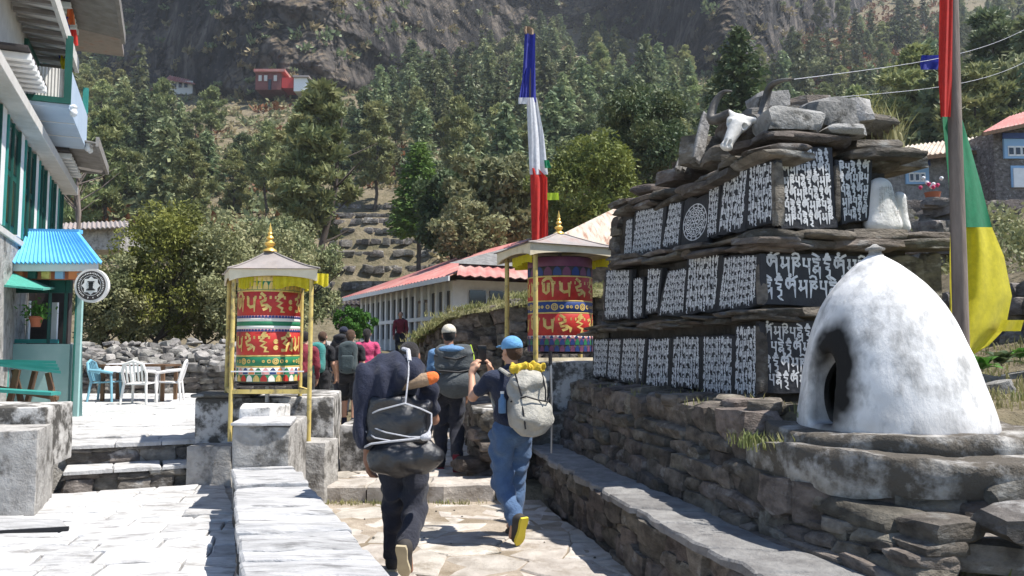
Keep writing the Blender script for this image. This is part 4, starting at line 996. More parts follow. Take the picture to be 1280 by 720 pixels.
P = np.stack(np.meshgrid(*[lo[i]+hB*np.arange(nB[i]) for i in range(3)], indexing='ij'), -1).astype(np.float32)
zz = np.clip((P[...,2]-1.14)/1.13, 0, 1.05); prof_z = np.array([0,.07,.2,.31,.42,.52,.61,.69,.76,.82,.88,.945,1.0,1.05]); prof_r = np.array([.60,.59,.562,.534,.500,.460,.420,.378,.330,.278,.212,.130,.04,-.05])
rr = np.interp(zz, prof_z, prof_r); rad = np.hypot(P[...,0]-PC.x+.09*zz, P[...,1]-PC.y)
D = (rad - rr)*.9 + wrinkle(P, .012, 5, 3) + wrinkle(P, .004, 17, 5)
D = np.maximum(D, 1.12-P[...,2])
# arched mouth: cuts in along the direction it faces
ma = math.atan2(MOUTH.y-PC.y, MOUTH.x-PC.x)  - R(7); e1 = np.array((-math.sin(ma), math.cos(ma))); e0 = np.array((math.cos(ma), math.sin(ma)))
sx_ = (P[...,0]-PC.x)*e1[0] + (P[...,1]-PC.y)*e1[1]; dp_ = (P[...,0]-PC.x)*e0[0] + (P[...,1]-PC.y)*e0[1]
zc = P[...,2]; arch = np.where(zc < 1.42, np.abs(sx_)-.10, np.hypot(sx_, (zc-1.42)*.5)-.10); arch = np.maximum(arch, 1.17-zc); arch = np.maximum(arch, .10-dp_)
hol = d_ell(P, (PC.x, PC.y, 1.36), (.42,.42,.30))
hh_ = np.clip(.5+.5*(D+arch)/.05, 0, 1)
D = -smin(-D, arch, .05); D = -smin(-D, np.maximum(hol, 1.18-zc), .03)
V, Q = nets(D, lo, hB)
link(bpy.data.objects.new('dome', mesh_np('dome', V - np.array(W[burner.name]), Q, sm, smooth=True)), burner, W[burner.name])
MB().lathe((PC.x-.09,PC.y,2.24), [(.055,0),(.05,.03),(.04,.035),(.04,.055),(.062,.06),(.062,.072),(.03,.085),(.012,.10)], 16).build('finial', m_['concrete'], burner, smooth=True)

# ------------------------------------------------------------ prayer wheels in their canopies
def bentletters(seq, C, r, z0, h, a0, a1, w=.2):
    V = []; Fc = []; tot = sum(DRM[g][0]+.1 for g in seq)*h; sx = r*abs(a1-a0)/tot
    letters(seq, DRM, 0, 0, h, w=w, sx=sx, V=V, Fc=Fc, sp=.1*sx)
    # split wide quads are small enough to follow the drum
    out = []
    for x, y in V:
        a = a0 + x/r*(1 if a1 > a0 else -1); out.append((C[0]+(r+.005)*math.cos(a), C[1]+(r+.005)*math.sin(a), z0+y))
    return out, Fc
def drum(parent, C, r, z0, z1, bands, face, handles=True):
    Hh = z1-z0
    d = MB().lathe((C[0],C[1],0), [(r*.96,z0),(r,z0+.01),(r,z1-.01),(r*.96,z1)], 48).build('drum', m_['drumdark'], parent, smooth=True)
    for f0, f1, mk, deco in bands:
        a, b = z1 - f1*Hh, z1 - f0*Hh
        MB().lathe((C[0],C[1],0), [(r+.001,a),(r+.004,a+.003),(r+.004,b-.003),(r+.001,b)], 48, cap=False).build('painted_band', m_[mk], d, smooth=True, sharp=60)
        if deco and deco[0] == 'text':
            for k in range(deco[3]):
                v, fc = bentletters(deco[1], C, r+.002, a + (b-a)*.13, (b-a)*.62, face - math.pi*deco[2] + 2*math.pi*k/deco[3], face - math.pi*deco[2] + 2*math.pi*(k+1)/deco[3] - .04)
                link(bpy.data.objects.new('lettering', mesh_np('lettering', np.array(v)-np.array(W[d.name]), fc, m_['drumgold'])), d, W[d.name])
        elif deco and deco[0] == 'petal':
            n = deco[2]
            for ci, mk2 in enumerate(deco[1]):
                V = []; Fc = []
                for k in range(ci, n, len(deco[1])):
                    a0 = 2*math.pi*k/n; wv = 2*math.pi/n*.45
                    for (da, fz) in ((-1,.05),(-.95,.5),(-.5,.85),(0,.97),(.5,.85),(.95,.5),(1,.05)): V.append((C[0]+(r+.008)*math.cos(a0+da*wv), C[1]+(r+.008)*math.sin(a0+da*wv), a+(b-a)*fz))
                    q = len(V)-7; Fc.append(tuple(range(q, q+7)))
                link(bpy.data.objects.new('petal_row', mesh_np('petal_row', np.array(V)-np.array(W[d.name]), Fc, m_[mk2])), d, W[d.name])['kind'] = 'stuff'
        elif deco and deco[0] == 'scroll':
            V = []; Fc = []; n = deco[2]
            for k in range(n):
                a0 = k*2*math.pi/n; T = []; hb = (b-a)
                for (cx_, cy_, rr_) in ((0,.5,.30),(0,.5,.14),(.42,.5,.16),(-.42,.5,.16),(.78,.5,.10),(-.78,.5,.10)):
                    ribbon(T, Fc2 := [], circ(cx_*hb*1.6, cy_*hb, rr_*hb, 9), hb*.11, False)
                    Fc += [tuple(len(V)+i for i in f) for f in Fc2]
                    V += [(C[0]+(r+.008)*math.cos(a0+x/r), C[1]+(r+.008)*math.sin(a0+x/r), a+y) for x, y in T]; T = []
            link(bpy.data.objects.new('scrollwork', mesh_np('scrollwork', np.array(V)-np.array(W[d.name]), Fc, m_[deco[1]])), d, W[d.name])['kind'] = 'stuff'
    for z in (z1, z0-.03): MB().lathe((C[0],C[1],z), [(r*.97,0),(r*.97,.015),(r*.5,.03)], 32).build('end_cap', m_['drumdark'], d, smooth=True)
    MB().tube([(C[0],C[1],z0-.22),(C[0],C[1],z1+.12)], .025, 8).build('spindle', m_['steel'], d)
    return d
def finial(C, z, s, parent):
    MB().lathe((C[0],C[1],z), [(.13*s,0),(.12*s,.03*s),(.07*s,.06*s),(.05*s,.09*s),(.09*s,.12*s),(.10*s,.15*s),(.05*s,.19*s),(.04*s,.22*s),(.07*s,.245*s),(.06*s,.27*s),(.03*s,.30*s),(.05*s,.33*s),(.025*s,.37*s),(.035*s,.40*s),(.012*s,.47*s),(.004*s,.53*s)], 16).build('finial', m_['gold'], parent, smooth=True, sharp=60)
def ruffle(name, parent, a, b, z, drop, mk, folds=9, seed=0):
    rnd = random.Random(seed); a, b = Vector(a), Vector(b); d = b-a; n = Vector((-d.y, d.x)).normalized(); m = folds*6; V = []; Fc = []
    for i in range(m+1):
        t_ = i/m; q = a + d*t_; o = math.sin(t_*folds*2*math.pi)*.022
        for k in range(4):
            f = k/3; V.append((q.x+n.x*o*(.4+.6*f), q.y+n.y*o*(.4+.6*f), z - drop*f*(1+.15*math.sin(t_*7+seed)) ))
    for i in range(m):
        for k in range(3): Fc.append((i*4+k, i*4+k+1, i*4+5+k, i*4+4+k))
    me = mesh_np(name, np.array(V)-np.array(W[parent.name]), Fc, m_[mk], smooth=True); return link(bpy.data.objects.new(name, me), parent, W[parent.name])
def canopy(parent, corners, zp0, zp1, roofz, apex, over, postr, pm, fm, rm, valance, fas=.1):
    """corners: FL FR BR BL of the posts"""
    Cc = [Vector(c) for c in corners]; ctr = sum(Cc, Vector((0,0)))/4
    for i, c in enumerate(Cc):
        MB().tube([(c.x,c.y,zp0[i]),(c.x,c.y,zp1)], postr, 8).build('post', m_[pm], parent, smooth=True, sharp=60)
    E = [ctr + (c-ctr)*over for c in Cc]
    for i in range(4):
        a, b = E[i], E[(i+1)%4]; m_in = .985
        # fascia board with a scalloped lower edge
        n = 14; V = []; Fc = []
        for k in range(n+1):
            t_ = k/n; q = a + (b-a)*t_; e = (ctr-q)*.03
            low = roofz - fas*(1 - .45*math.sin(math.pi*t_)**.6)
            V += [(q.x,q.y,roofz),(q.x,q.y,low),(q.x+e.x,q.y+e.y,low),(q.x+e.x,q.y+e.y,roofz)]
        for k in range(n):
            s = 4*k; Fc += [(s,s+1,s+5,s+4),(s+1,s+2,s+6,s+5),(s+2,s+3,s+7,s+6)]
        link(bpy.data.objects.new('fascia', mesh_np('fascia', np.array(V)-np.array(W[parent.name]), Fc, m_[fm])), parent, W[parent.name])
    # roof: four slightly concave tin sheets with standing hips
    n = 10; bm = MB()
    R2 = [ctr + (e-ctr)*1.05 for e in E]
    for i in range(4):
        a, b = R2[i], R2[(i+1)%4]; V = []; Fc = []
        for k in range(n+1):
            f = k/n; z = roofz + .004 + (apex-roofz)*(f**1.35)
            q0, q1 = a + (ctr-a)*f, b + (ctr-b)*f; V += [(q0.x,q0.y,z),(q1.x,q1.y,z)]
        for k in range(n): Fc.append((2*k,2*k+1,2*k+3,2*k+2))
        bm.add(V, Fc)
    bm.add([(p.x,p.y,roofz) for p in R2], [(3,2,1,0)])
    rf = bm.build('roof', m_[rm], parent, smooth=True, sharp=20)
    for i in range(4): MB().tube([(R2[i].x,R2[i].y,roofz+.008)] + [(*(R2[i]+(ctr-R2[i])*f), roofz+.01+(apex-roofz)*f**1.35) for f in (.25,.5,.75,.97)], .009, 6).build('hip_seam', m_[rm], rf)
    for i, (vi, f0, f1) in enumerate(valance):
        a, b = Cc[vi], Cc[(vi+1)%4]; ruffle('valance', parent, a+(b-a)*f0, a+(b-a)*f1, roofz-fas*.6, .12, 'f_yellow', 5, i)
    return ctr
def g2(px, Y): return ((px-640)/F*Y/(_cp) * 1.0, Y)
wl = thing('prayer_shrine', 'prayer wheel under a yellow posted canopy beside the terrace steps', 'prayer wheel', (-2.75,8.95,.7), 'prayer wheels by the path')
FLp, FRp, BRp, BLp = (-3.0,8.60), (-2.17,8.63), (-2.44,9.27), (-3.28,9.25)
ctr = canopy(wl, [FLp, FRp, BRp, BLp], [.66,.66,1.05,1.05], 2.46, 2.50, 2.74, 1.13, .024, 'yellowpaint', 'creampaint', 'tin', [(0,.06,.38),(0,.5,.98),(1,0,.6)], .13)
dc = (-2.715, 8.94)
drum(wl, dc, .335, 1.27, 2.44, [(.0,.06,'drumgold',None),(.06,.14,'drumgreen',('petal',['drumgold'],36)),(.14,.155,'drumgold',None),(.155,.375,'drumred',('text',['om','ma','ni','pa','dme','hum','vis'],.62,2)),(.375,.40,'drumpink',('petal',['drumblue'],60)),(.40,.43,'drumwhite',None),(.43,.47,'drumgreen',None),(.47,.50,'drumwhite',None),(.50,.525,'drumpink',('petal',['drumblue'],60)),(.525,.74,'drumred',('text',['ni','pa','dme','hum','vis','om','ma'],.46,2)),(.74,.755,'drumgold',None),(.755,.84,'drumgreen',('scroll','drumgold',6)),(.84,.855,'drumgold',None),(.855,.92,'drumwhite',('petal',['drumorange','drumgreen','drumpink','drumblue'],28)),(.92,.985,'drumgreen',('petal',['drumred','drumwhite','drumgold'],27))], R(-90))
for a, b in ((FLp,FRp),(FRp,BRp),(BLp,FLp)): MB().bar((*a,1.185),(*b,1.185),.035,.045).build('rail', m_['yellowpaint'], wl)
MB().bar((FLp[0]-.0,FLp[1]-.02,1.40),(FRp[0]-.06,FRp[1]-.02,1.40),.014).build('turning_rod', m_['white'], wl)
finial(ctr, 2.73, .62, wl)
ruffle('loose_valance', wl, (FRp[0]+.01,FRp[1]), (FRp[0]+.16,FRp[1]+.1), 2.46, .13, 'f_yellow', 3, 9)

wr_ = thing('prayer_shrine', 'prayer wheel under a canopy beside the mani wall, with red and blue bands', 'prayer wheel', (.7,10.9,.5), 'prayer wheels by the path')
FL2, FR2, BR2, BL2 = (.30,10.2), (1.36,10.75), (1.0,11.75), (-.07,11.2)
ctr2 = canopy(wr_, [FL2, FR2, BR2, BL2], [.45,.8,.8,.8], 2.9, 2.98, 3.24, 1.2, .032, 'yellowpaint', 'creampaint', 'tin', [(3,.2,.9),(2,.1,.9),(1,.1,.9)], .16)
dc2 = (.66, 10.98)
drum(wr_, dc2, .44, 1.60, 2.86, [(.0,.10,'drumpurple',None),(.10,.20,'drumdark',('petal',['drumblue','drumpurple'],22)),(.20,.215,'drumgold',None),(.215,.46,'drumred',('text',['om','ma','ni','pa','dme','hum'],.52,2)),(.46,.475,'drumgold',None),(.475,.585,'drumblue',('scroll','drumgold',7)),(.585,.60,'drumgold',None),(.60,.83,'drumred',('text',['ma','ni','pa','dme','hum','om'],.5,2)),(.83,.86,'drumwhite',('petal',['drumpink','drumblue'],50)),(.86,.93,'drumpurple',('petal',['drumblue','drumgreen'],40)),(.93,1.,'drumdark',('petal',['drumpurple','drumblue'],40))], R(-94))
finial(ctr2, 3.22, .62, wr_)
MB().bar((*FL2,1.5),(*FR2,1.5),.04,.05).build('rail', m_['creampaint'], wr_)

# ------------------------------------------------------------ tall prayer flags
def strip_flag(parent, name, rows, mk, Y, dy=.0, folds=3., amp=.05, seed=0, n=14):
    """rows: (py, px_left, px_right, depth) edge pixels of one cloth panel"""
    V = []; Fc = []; m = len(rows)
    rows2 = []
    for i in range(m-1):
        for k in range(6):
            f = k/6; rows2.append([rows[i][j] + (rows[i+1][j]-rows[i][j])*f for j in range(4)])
    rows2.append(list(rows[-1])); rn = random.Random(seed); ph = rn.uniform(0, 6)
    for i, (py, xl, xr, dp) in enumerate(rows2):
        for k in range(n+1):
            f = k/n; w = amp*math.sin(f*folds*math.pi + ph + i*.09)*(.35+.65*math.sin(math.pi*min(1, f*1.1))) + amp*.35*math.sin(f*17+i*.3)
            V.append(at(xl+(xr-xl)*f, py, Y+dp*f+w))
    for i in range(len(rows2)-1):
        for k in range(n): Fc.append((i*(n+1)+k, i*(n+1)+k+1, (i+1)*(n+1)+k+1, (i+1)*(n+1)+k))
    me = mesh_np(name, np.array([tuple(v) for v in V])-np.array(W[parent.name]), Fc, m_[mk], smooth=True)
    o = link(bpy.data.objects.new(name, me), parent, W[parent.name]); return o
fp = thing('prayer_flag_pole', 'weathered wooden pole flying a long red, green and yellow prayer flag', 'flag pole', at(1202,470,6.3))
pts = [at(1203,480,6.3), at(1199,330,6.3), at(1194,170,6.3), at(1190,0,6.3), at(1186,-160,6.3)]
MB().tube(pts, [.060,.057,.052,.047,.043], 14).build('pole', m_['polewood'], fp, smooth=True)
strip_flag(fp, 'red_panel', [(-120,1176,1192,-.02),(20,1174,1191,-.02),(100,1173,1190,-.02),(146,1176,1188,-.03)], 'f_red', 6.26, folds=2, amp=.02, seed=1)
strip_flag(fp, 'green_panel', [(140,1177,1200,.10),(180,1181,1212,.16),(230,1186,1226,.22),(284,1188,1240,.26)], 'f_green', 6.36, folds=2.2, amp=.05, seed=2)
strip_flag(fp, 'yellow_panel', [(284,1188,1240,.26),(320,1187,1255,.30),(370,1187,1265,.32),(410,1187,1257,.30),(432,1188,1236,.28),(446,1200,1212,.2)], 'f_yellow', 6.36, folds=2.2, amp=.055, seed=2)
strip_flag(fp, 'yellow_tie', [(400,1252,1280,.1),(414,1246,1276,.1)], 'f_yellow', 6.5, folds=3, amp=.03, seed=4, n=8)
fq = thing('prayer_flag_pole', 'tall pole wrapped in a blue, white and red prayer flag behind the mani wall wheel', 'flag pole', at(672,440,12.6))
MB().tube([at(672,450,12.6), at(667,250,12.6), at(660,40,12.6)], [.05,.045,.035], 10).build('pole', m_['polewood'], fq, smooth=True)
strip_flag(fq, 'blue_panel', [(42,656,669,0),(80,654,669,.05),(128,651,670,.05)], 'f_blue', 12.5, folds=2, amp=.05, seed=5)
strip_flag(fq, 'blue_flap', [(85,656,659,0),(108,651,659,.05),(124,649,658,.05)], 'f_blue', 12.45, folds=2, amp=.03, seed=6, n=6)
strip_flag(fq, 'white_flap', [(122,648,660,0),(130,648,659,.02)], 'f_white', 12.42, folds=2, amp=.03, seed=6, n=6)
strip_flag(fq, 'white_panel', [(122,658,671,.03),(170,660,680,.05),(218,662,685,.05)], 'f_white', 12.5, folds=2, amp=.05, seed=7)
strip_flag(fq, 'red_panel', [(210,663,672,.03),(222,663,684,.05),(260,664,685,.05),(312,665,685,.05)], 'f_red', 12.5, folds=2.6, amp=.07, seed=8)
strip_flag(fq, 'topknot', [(33,655,663,0),(37,654,667,0),(43,657,667,0)], 'foam', 12.5, folds=3, amp=.05, seed=9, n=8)
strip_flag(fq, 'yellow_tail', [(241,684,698,0),(250,684,699,.05)], 'f_lime', 12.5, folds=2, amp=.02, seed=10, n=8)
strip_flag(fq, 'green_tail', [(200,680,686,0),(210,681,689,.05)], 'f_green', 12.5, folds=2, amp=.02, seed=11, n=8)
# lines strung across the valley
for k, (a, b, lab) in enumerate([((985,100,7.0),(1330,5,20.),'slender white line strung from the yak horn up to the trees'), ((1040,122,8.0),(1330,46,20.),'slender white line strung from the boulders past the flag pole')]):
    A3, B3 = at(*a), at(*b); pts = [A3 + (B3-A3)*f - Vector((0,0,.35*math.sin(math.pi*f))) for f in np.linspace(0,1,24)]
    tag(MB().tube(pts, .0035, 5).build('cord', m_['rope'], None), lab, 'cord')
bf = thing('small_flag', 'small blue prayer flag hanging on the cord left of the wooden pole', 'flag', at(1160,78,12.))
strip_flag(bf, 'cloth', [(69,1152,1176,0),(78,1150,1174,.1),(87,1151,1172,.1)], 'f_blue', 12., folds=2, amp=.06, seed=12, n=8)
# ------------------------------------------------------------ left guest house (seen steeply along its front)
def corr(parent, name, P, mk, n, th=.02, amp=.012, kind=None):
    """corrugated sheet over a quad P0 P1 P2 P3: ribs run from edge P0P1 to edge P3P2"""
    P = [Vector(p) for p in P]; nv = (P[1]-P[0]).cross(P[3]-P[0]).normalized(); V = []; Fc = []; m = n*4
    for i in range(m+1):
        f = i/m; o = amp*math.sin(2*math.pi*i/4)
        a = P[0]+(P[1]-P[0])*f + nv*o; b = P[3]+(P[2]-P[3])*f + nv*o; V += [a, b, a-nv*th, b-nv*th]
    for i in range(m): s = 4*i; Fc += [(s,s+4,s+5,s+1),(s+2,s+3,s+7,s+6)]
    Fc += [(0,1,3,2),(4*m,4*m+2,4*m+3,4*m+1)]
    for i in range(m): s = 4*i; Fc += [(s,s+2,s+6,s+4),(s+1,s+5,s+7,s+3)]
    return link(bpy.data.objects.new(name, mesh_np(name, np.array([tuple(v) for v in V])-np.array(W[parent.name]), Fc, m_[mk], smooth=True, sharp=50)), parent, W[parent.name])
FC = Vector((-9.7,17,0)); ax = Vector((.394,-.919,0)); nx_ = Vector((.919,.394,0))
def lp(s, o, z): q = FC + ax*s + nx_*o; return Vector((q.x, q.y, z))
def lbox(parent, name, s0, s1, o0, o1, z0, z1, mk, bevel=0):
    return MB().hexa([lp(s0,o0,z0),lp(s1,o0,z0),lp(s1,o1,z0),lp(s0,o1,z0),lp(s0,o0,z1),lp(s1,o0,z1),lp(s1,o1,z1),lp(s0,o1,z1)]).build(name, m_[mk], parent, bevel=bevel)
gh = thing('guest_house', 'teal and white guest house with stacked eaves and a boxed balcony', 'guest house', lp(4,-1,.6))
lbox(gh, 'wall', 0, 9.5, -4, 0, .5, 8.2, 'offwhite')
lbox(gh, 'stone_base', 0, 9.5, 0, .05, .5, 3.25, 'concrete')
lbox(gh, 'lintel_band', -.05, 9.5, 0, .32, 4.95, 5.12, 'offwhite', .01)
lbox(gh, 'sill_band', -.05, 9.5, .0, .08, 3.22, 3.32, 'offwhite', .01)
for k, (s0, s1) in enumerate([(.25,.95),(1.45,2.25),(2.75,3.6),(4.1,5.1),(5.6,6.6),(7.1,8.1)]):
    w = lbox(gh, 'window', s0, s1, -.02, .05, 3.34, 4.9, 'darkgreen'); mid = (s0+s1)/2
    for a, b in ((s0+.07,mid-.04),(mid+.04,s1-.07)):
        for z0, z1 in ((3.44,4.1),(4.2,4.8)): lbox(w, 'pane', a, b, .052, .058, z0, z1, 'glassdark')
    lbox(w, 'frame_jamb', s0-.02, s0+.04, .05, .09, 3.34, 4.9, 'darkgreen'); lbox(w, 'frame_jamb', s1-.04, s1+.02, .05, .09, 3.34, 4.9, 'teal'); lbox(w, 'mullion', mid-.03, mid+.03, .05, .08, 3.34, 4.9, 'darkgreen')
for s in (1.2,2.5,3.85,5.35,6.85): lbox(gh, 'pilaster', s-.16, s+.16, .0, .075, 3.33, 4.94, 'white', .01)
# boxed balcony
bal = lbox(gh, 'balcony_floor', 2.55, 5.4, .02, .68, 5.40, 5.46, 'paleblue')
for s in (3.5,4.45): lbox(bal, 'panel_batten', s-.012, s+.012, .03, .67, 5.385, 5.399, 'white')
lbox(gh, 'balcony_front', 2.55, 5.4, .64, .68, 5.462, 6.05, 'paleblue')
corr(gh, 'balcony_end', [lp(5.39,.06,5.55),lp(5.39,.60,5.55),lp(5.39,.60,6.02),lp(5.39,.06,6.02)], 'offwhite', 12, .015, .006)
lbox(gh, 'end_rail', 5.385, 5.44, .05, .70, 5.462, 5.55, 'darkgreen'); lbox(gh, 'end_post', 5.385, 5.44, .60, .70, 5.551, 6.55, 'darkgreen')
lbox(gh, 'balcony_post', 2.6, 2.7, .60, .69, 6.06, 6.55, 'teal')
for s, o in ((5.2,.69),(2.75,.69),(2.62,.72)):
    q = lp(s, o+.03, 5.44); MB().lathe((q.x,q.y,q.z-.12), [(.02,0),(.05,.03),(.06,.08),(.045,.12),(.06,.16),(.02,.2)], 10).build('bracket_boss', m_['white'], gh, smooth=True)
# eaves: ribbed sheet soffits with pale lips
corr(gh, 'upper_soffit', [lp(9.4,0,6.62),lp(3.7,0,6.62),lp(3.7,.56,6.56),lp(9.4,.56,6.56)], 'offwhite', 20, .02, .014)
lbox(gh, 'upper_fascia', 3.7, 9.4, .56, .62, 6.5, 6.72, 'offwhite')
[lbox(gh, 'joist', 3.75+k*.42, 3.83+k*.42, .02, .555, 6.50, 6.56, 'soffit') for k in range(13)]
corr(gh, 'lower_soffit', [lp(2.9,0,5.56),lp(.3,0,5.56),lp(.3,.86,5.46),lp(2.9,.86,5.46)], 'soffit', 10, .02, .014)
lbox(gh, 'lower_fascia', .28, 2.9, .862, .92, 5.4, 5.58, 'soffit'); lbox(gh, 'lower_fascia_end', .22, .279, .0, .92, 5.4, 5.6, 'soffit')
corr(gh, 'roof_soffit', [lp(4.4,0,8.12),lp(1.55,0,8.12),lp(1.55,1.15,7.98),lp(4.4,1.15,7.98)], 'soffit', 12, .02, .014)
lbox(gh, 'roof_fascia', 1.5, 4.4, 1.15, 1.22, 7.9, 8.12, 'soffit')
lbox(gh, 'roof', -.3, 9.5, -4.3, 1.1, 8.24, 8.36, 'tin')
for k in range(7): lbox(gh, 'beam_end', .45+k*.30, .57+k*.30, .0, .42, 5.24, 5.34, 'white', .008)
for k in range(7): lbox(gh, 'beam_end', 5.65+k*.24, 5.76+k*.24, .0, .40, 5.52, 5.62, 'white', .008)
for k in range(6): lbox(gh, 'beam_end', 2.0+k*.26, 2.12+k*.26, .0, .42, 7.78, 7.88, 'white', .008)
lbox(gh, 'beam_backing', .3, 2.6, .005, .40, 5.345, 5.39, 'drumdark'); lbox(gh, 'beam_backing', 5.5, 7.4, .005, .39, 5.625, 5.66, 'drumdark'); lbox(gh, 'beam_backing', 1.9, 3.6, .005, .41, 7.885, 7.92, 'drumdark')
lbox(gh, 'upper_window', 2.8, 5.2, .0, .06, 5.55, 6.5, 'darkgreen'); lbox(gh, 'upper_screen', 1.0, 5.5, .0, .07, 6.75, 7.7, 'teal')
# prayer flags tied along the eave
for k, (px, py, mk) in enumerate([(82,30,'f_blue'),(80,48,'f_white'),(86,58,'f_white'),(92,46,'f_red'),(80,78,'f_yellow'),(84,90,'f_yellow'),(88,20,'orange'),(76,62,'f_blue')]):
    t_ = thing('bunting_flag', ['blue bunting flag knotted below the guest house roof','white bunting flag knotted below the guest house roof','white bunting flag with a torn end by the teal post','small red bunting flag by the guest house balcony','yellow cloth knot on the balcony post','yellow cloth tail hanging under the balcony knot','orange garland end by the guest house roof','blue bunting strip at the balcony corner'][k], 'bunting', at(px, py, 13.2))
    strip_flag(t_, 'cloth', [(py-9,px-4,px+3,0),(py,px-5,px+5,.05),(py+11,px-2,px+6,.05)], mk, 13.2, folds=2, amp=.05, seed=20+k, n=6)
# ------------------------------------------------------------ porch with blue roof
PF = .865
def atp(px, py, Y): return at(px, py, Y*PF)
po = thing('porch', 'small teal porch with blue corrugated roof in front of the guest house', 'porch', atp(50,505,14.3))
e0, e1, u1, u0 = atp(9,328,13.7), atp(127,328,13.7), atp(97,290,15.0), atp(27,289,15.0)
corr(po, 'roof_slope', [e0,e1,u1,u0], 'blueroof', 22, .02, .018); corr(po, 'roof_hip', [e1,atp(113,322,16.2),atp(96,291,15.4),u1], 'blueroof', 8, .02, .018)
MB().bar(u0+Vector((0,.1,.02)), u1+Vector((0,.1,.02)), .12, .06).build('ridge_cap', m_['blueroof'], po)
MB().bar(atp(12,334,13.8), atp(122,334,13.8), .05, .12).build('eave_board', m_['white'], po); MB().bar(atp(12,344,13.95), atp(100,344,13.95), .08, .14).build('painted_beam', m_['clay'], po)
for k in range(5): MB().box(atp(24+k*17,344,13.88), (.12,.06,.11)).build('beam_block', m_[['drumorange','darkgreen','drumgold','drumsky','drumorange'][k]], po)
def pxbox(parent, name, x0, y0, x1, y1, Y, d, mk, bevel=0):
    a, b = at(x0, y1, Y), at(x1, y0, Y); return MB().box(((a.x+b.x)/2, Y+d/2, (a.z+b.z)/2), (abs(b.x-a.x), d, abs(b.z-a.z)), 0).build(name, m_[mk], parent, bevel=bevel)
pxbox(po, 'corner_post', 88, 338, 96, 524, 14.0*PF, .14, 'darkgreen'); pxbox(po, 'corner_trim', 96.3, 338, 98, 524, 14.05*PF, .05, 'aqua')
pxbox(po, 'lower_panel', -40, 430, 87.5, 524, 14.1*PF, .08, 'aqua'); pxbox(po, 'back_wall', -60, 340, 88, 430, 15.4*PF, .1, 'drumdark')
pxbox(po, 'window_post', 58, 350, 62, 430, 14.1*PF, .08, 'darkgreen'); pxbox(po, 'window_post', 4, 350, 10, 430, 14.1*PF, .08, 'darkgreen'); pxbox(po, 'window_post', 78, 350, 82, 430, 14.1*PF, .08, 'darkgreen')
pxbox(po, 'window_head', -40, 350, 88, 366, 14.12*PF, .06, 'darkgreen'); pxbox(po, 'shutter', 63, 378, 72, 428, 14.5*PF, .04, 'white'); pxbox(po, 'white_jamb', 33, 376, 37, 428, 14.6*PF, .05, 'white'); pxbox(po, 'shelf', 10, 424, 60, 429, 14.2*PF, .3, 'teal')
a, b = atp(94,345,14.1), atp(94,505,14.1)
MB().hexa([atp(98,522,14.2)+Vector((0,0,0)), atp(98,522,14.2)+Vector((.06,0,0)), atp(84,515,16.6)+Vector((.06,0,0)), atp(84,515,16.6), atp(98,430,14.2), atp(98,430,14.2)+Vector((.06,0,0)), atp(84,432,16.6)+Vector((.06,0,0)), atp(84,432,16.6)]).build('side_panel', m_['aqua'], po)
SY = 11.75
# round sign board
sg = thing('round_sign', 'round black and white sign with an eight-pointed star hanging from the porch', 'sign', at(114,357,SY))
SC = at(114,357,SY)
def disc(name, r0, r1, y, mk, parent, n=40, seg=None):
    V = []; Fc = []; a0, a1 = seg or (0, 2*math.pi); m = n
    for i in range(m+1):
        a = a0+(a1-a0)*i/m; V += [(SC.x+r0*math.cos(a),y,SC.z+r0*math.sin(a)),(SC.x+r1*math.cos(a),y,SC.z+r1*math.sin(a))]
    for i in range(m): Fc.append((2*i,2*i+1,2*i+3,2*i+2))
    return link(bpy.data.objects.new(name, mesh_np(name, np.array(V)-np.array(W[parent.name]), Fc, m_[mk])), parent, W[parent.name])
bd = MB(); ring = [(SC.x+.25*math.cos(2*math.pi*i/40), SC.z+.25*math.sin(2*math.pi*i/40)) for i in range(40)]
bd.add([(x,SY,z) for x, z in ring]+[(x,(SY+.06),z) for x, z in ring], [tuple(range(40)), tuple(reversed(range(40,80)))]+[(i,(i+1)%40,40+(i+1)%40,40+i) for i in range(40)])
bo = bd.build('board', m_['plasticwhite'], sg); disc('black_face', 0.001, .216, (SY-.004), 'drumdark', bo); m_['signnavy'] = mat('signnavy', (.012,.016,.03), rough=.5)
disc('inner_ring', .143, .149, (SY-.007), 'white', bo)
st = []
for i in range(16): rr_ = .138 if i % 2 == 0 else .108; a = math.pi*i/8 + math.pi/2; st.append((SC.x+rr_*math.cos(a),(SY-.008),SC.z+rr_*math.sin(a)))
link(bpy.data.objects.new('star', mesh_np('star', np.array(st)-np.array(W[sg.name]), [tuple(reversed(range(16)))], m_['white'])), bo, W[sg.name])
em = MB()
for z0, z1, w in ((-.073,-.056,.13),(-.056,-.043,.095),(-.043,.047,.06),(.0,.010,.073),(.026,.036,.073),(.047,.065,.10)): em.box((SC.x,(SY-.012),SC.z+(z0+z1)/2),(w,.004,z1-z0))
o_ = em.build('tower_emblem', m_['slate'], bo); o_['kind'] = 'stuff'
tk = MB(); rnd = random.Random(5)
for i in range(46):
    a = 2*math.pi*i/46
    if 4.2 < a < 5.2 and i % 3: continue
    h = rnd.uniform(.012,.026); r_ = .182
    tk.bar((SC.x+(r_-h/2)*math.cos(a),(SY-.009),SC.z+(r_-h/2)*math.sin(a)),(SC.x+(r_+h/2)*math.cos(a),(SY-.009),SC.z+(r_+h/2)*math.sin(a)),.011,.004,up=(0,1,0))
o_ = tk.build('rim_lettering', m_['white'], bo); o_['kind'] = 'stuff'
MB().bar(at(97,343,(SY+.1)), at(114,338,(SY+.03)), .03).build('hanger', m_['steel'], sg); MB().bar(at(114,338,(SY+.03)), at(114,342,(SY+.03)), .02).build('hook', m_['steel'], sg)
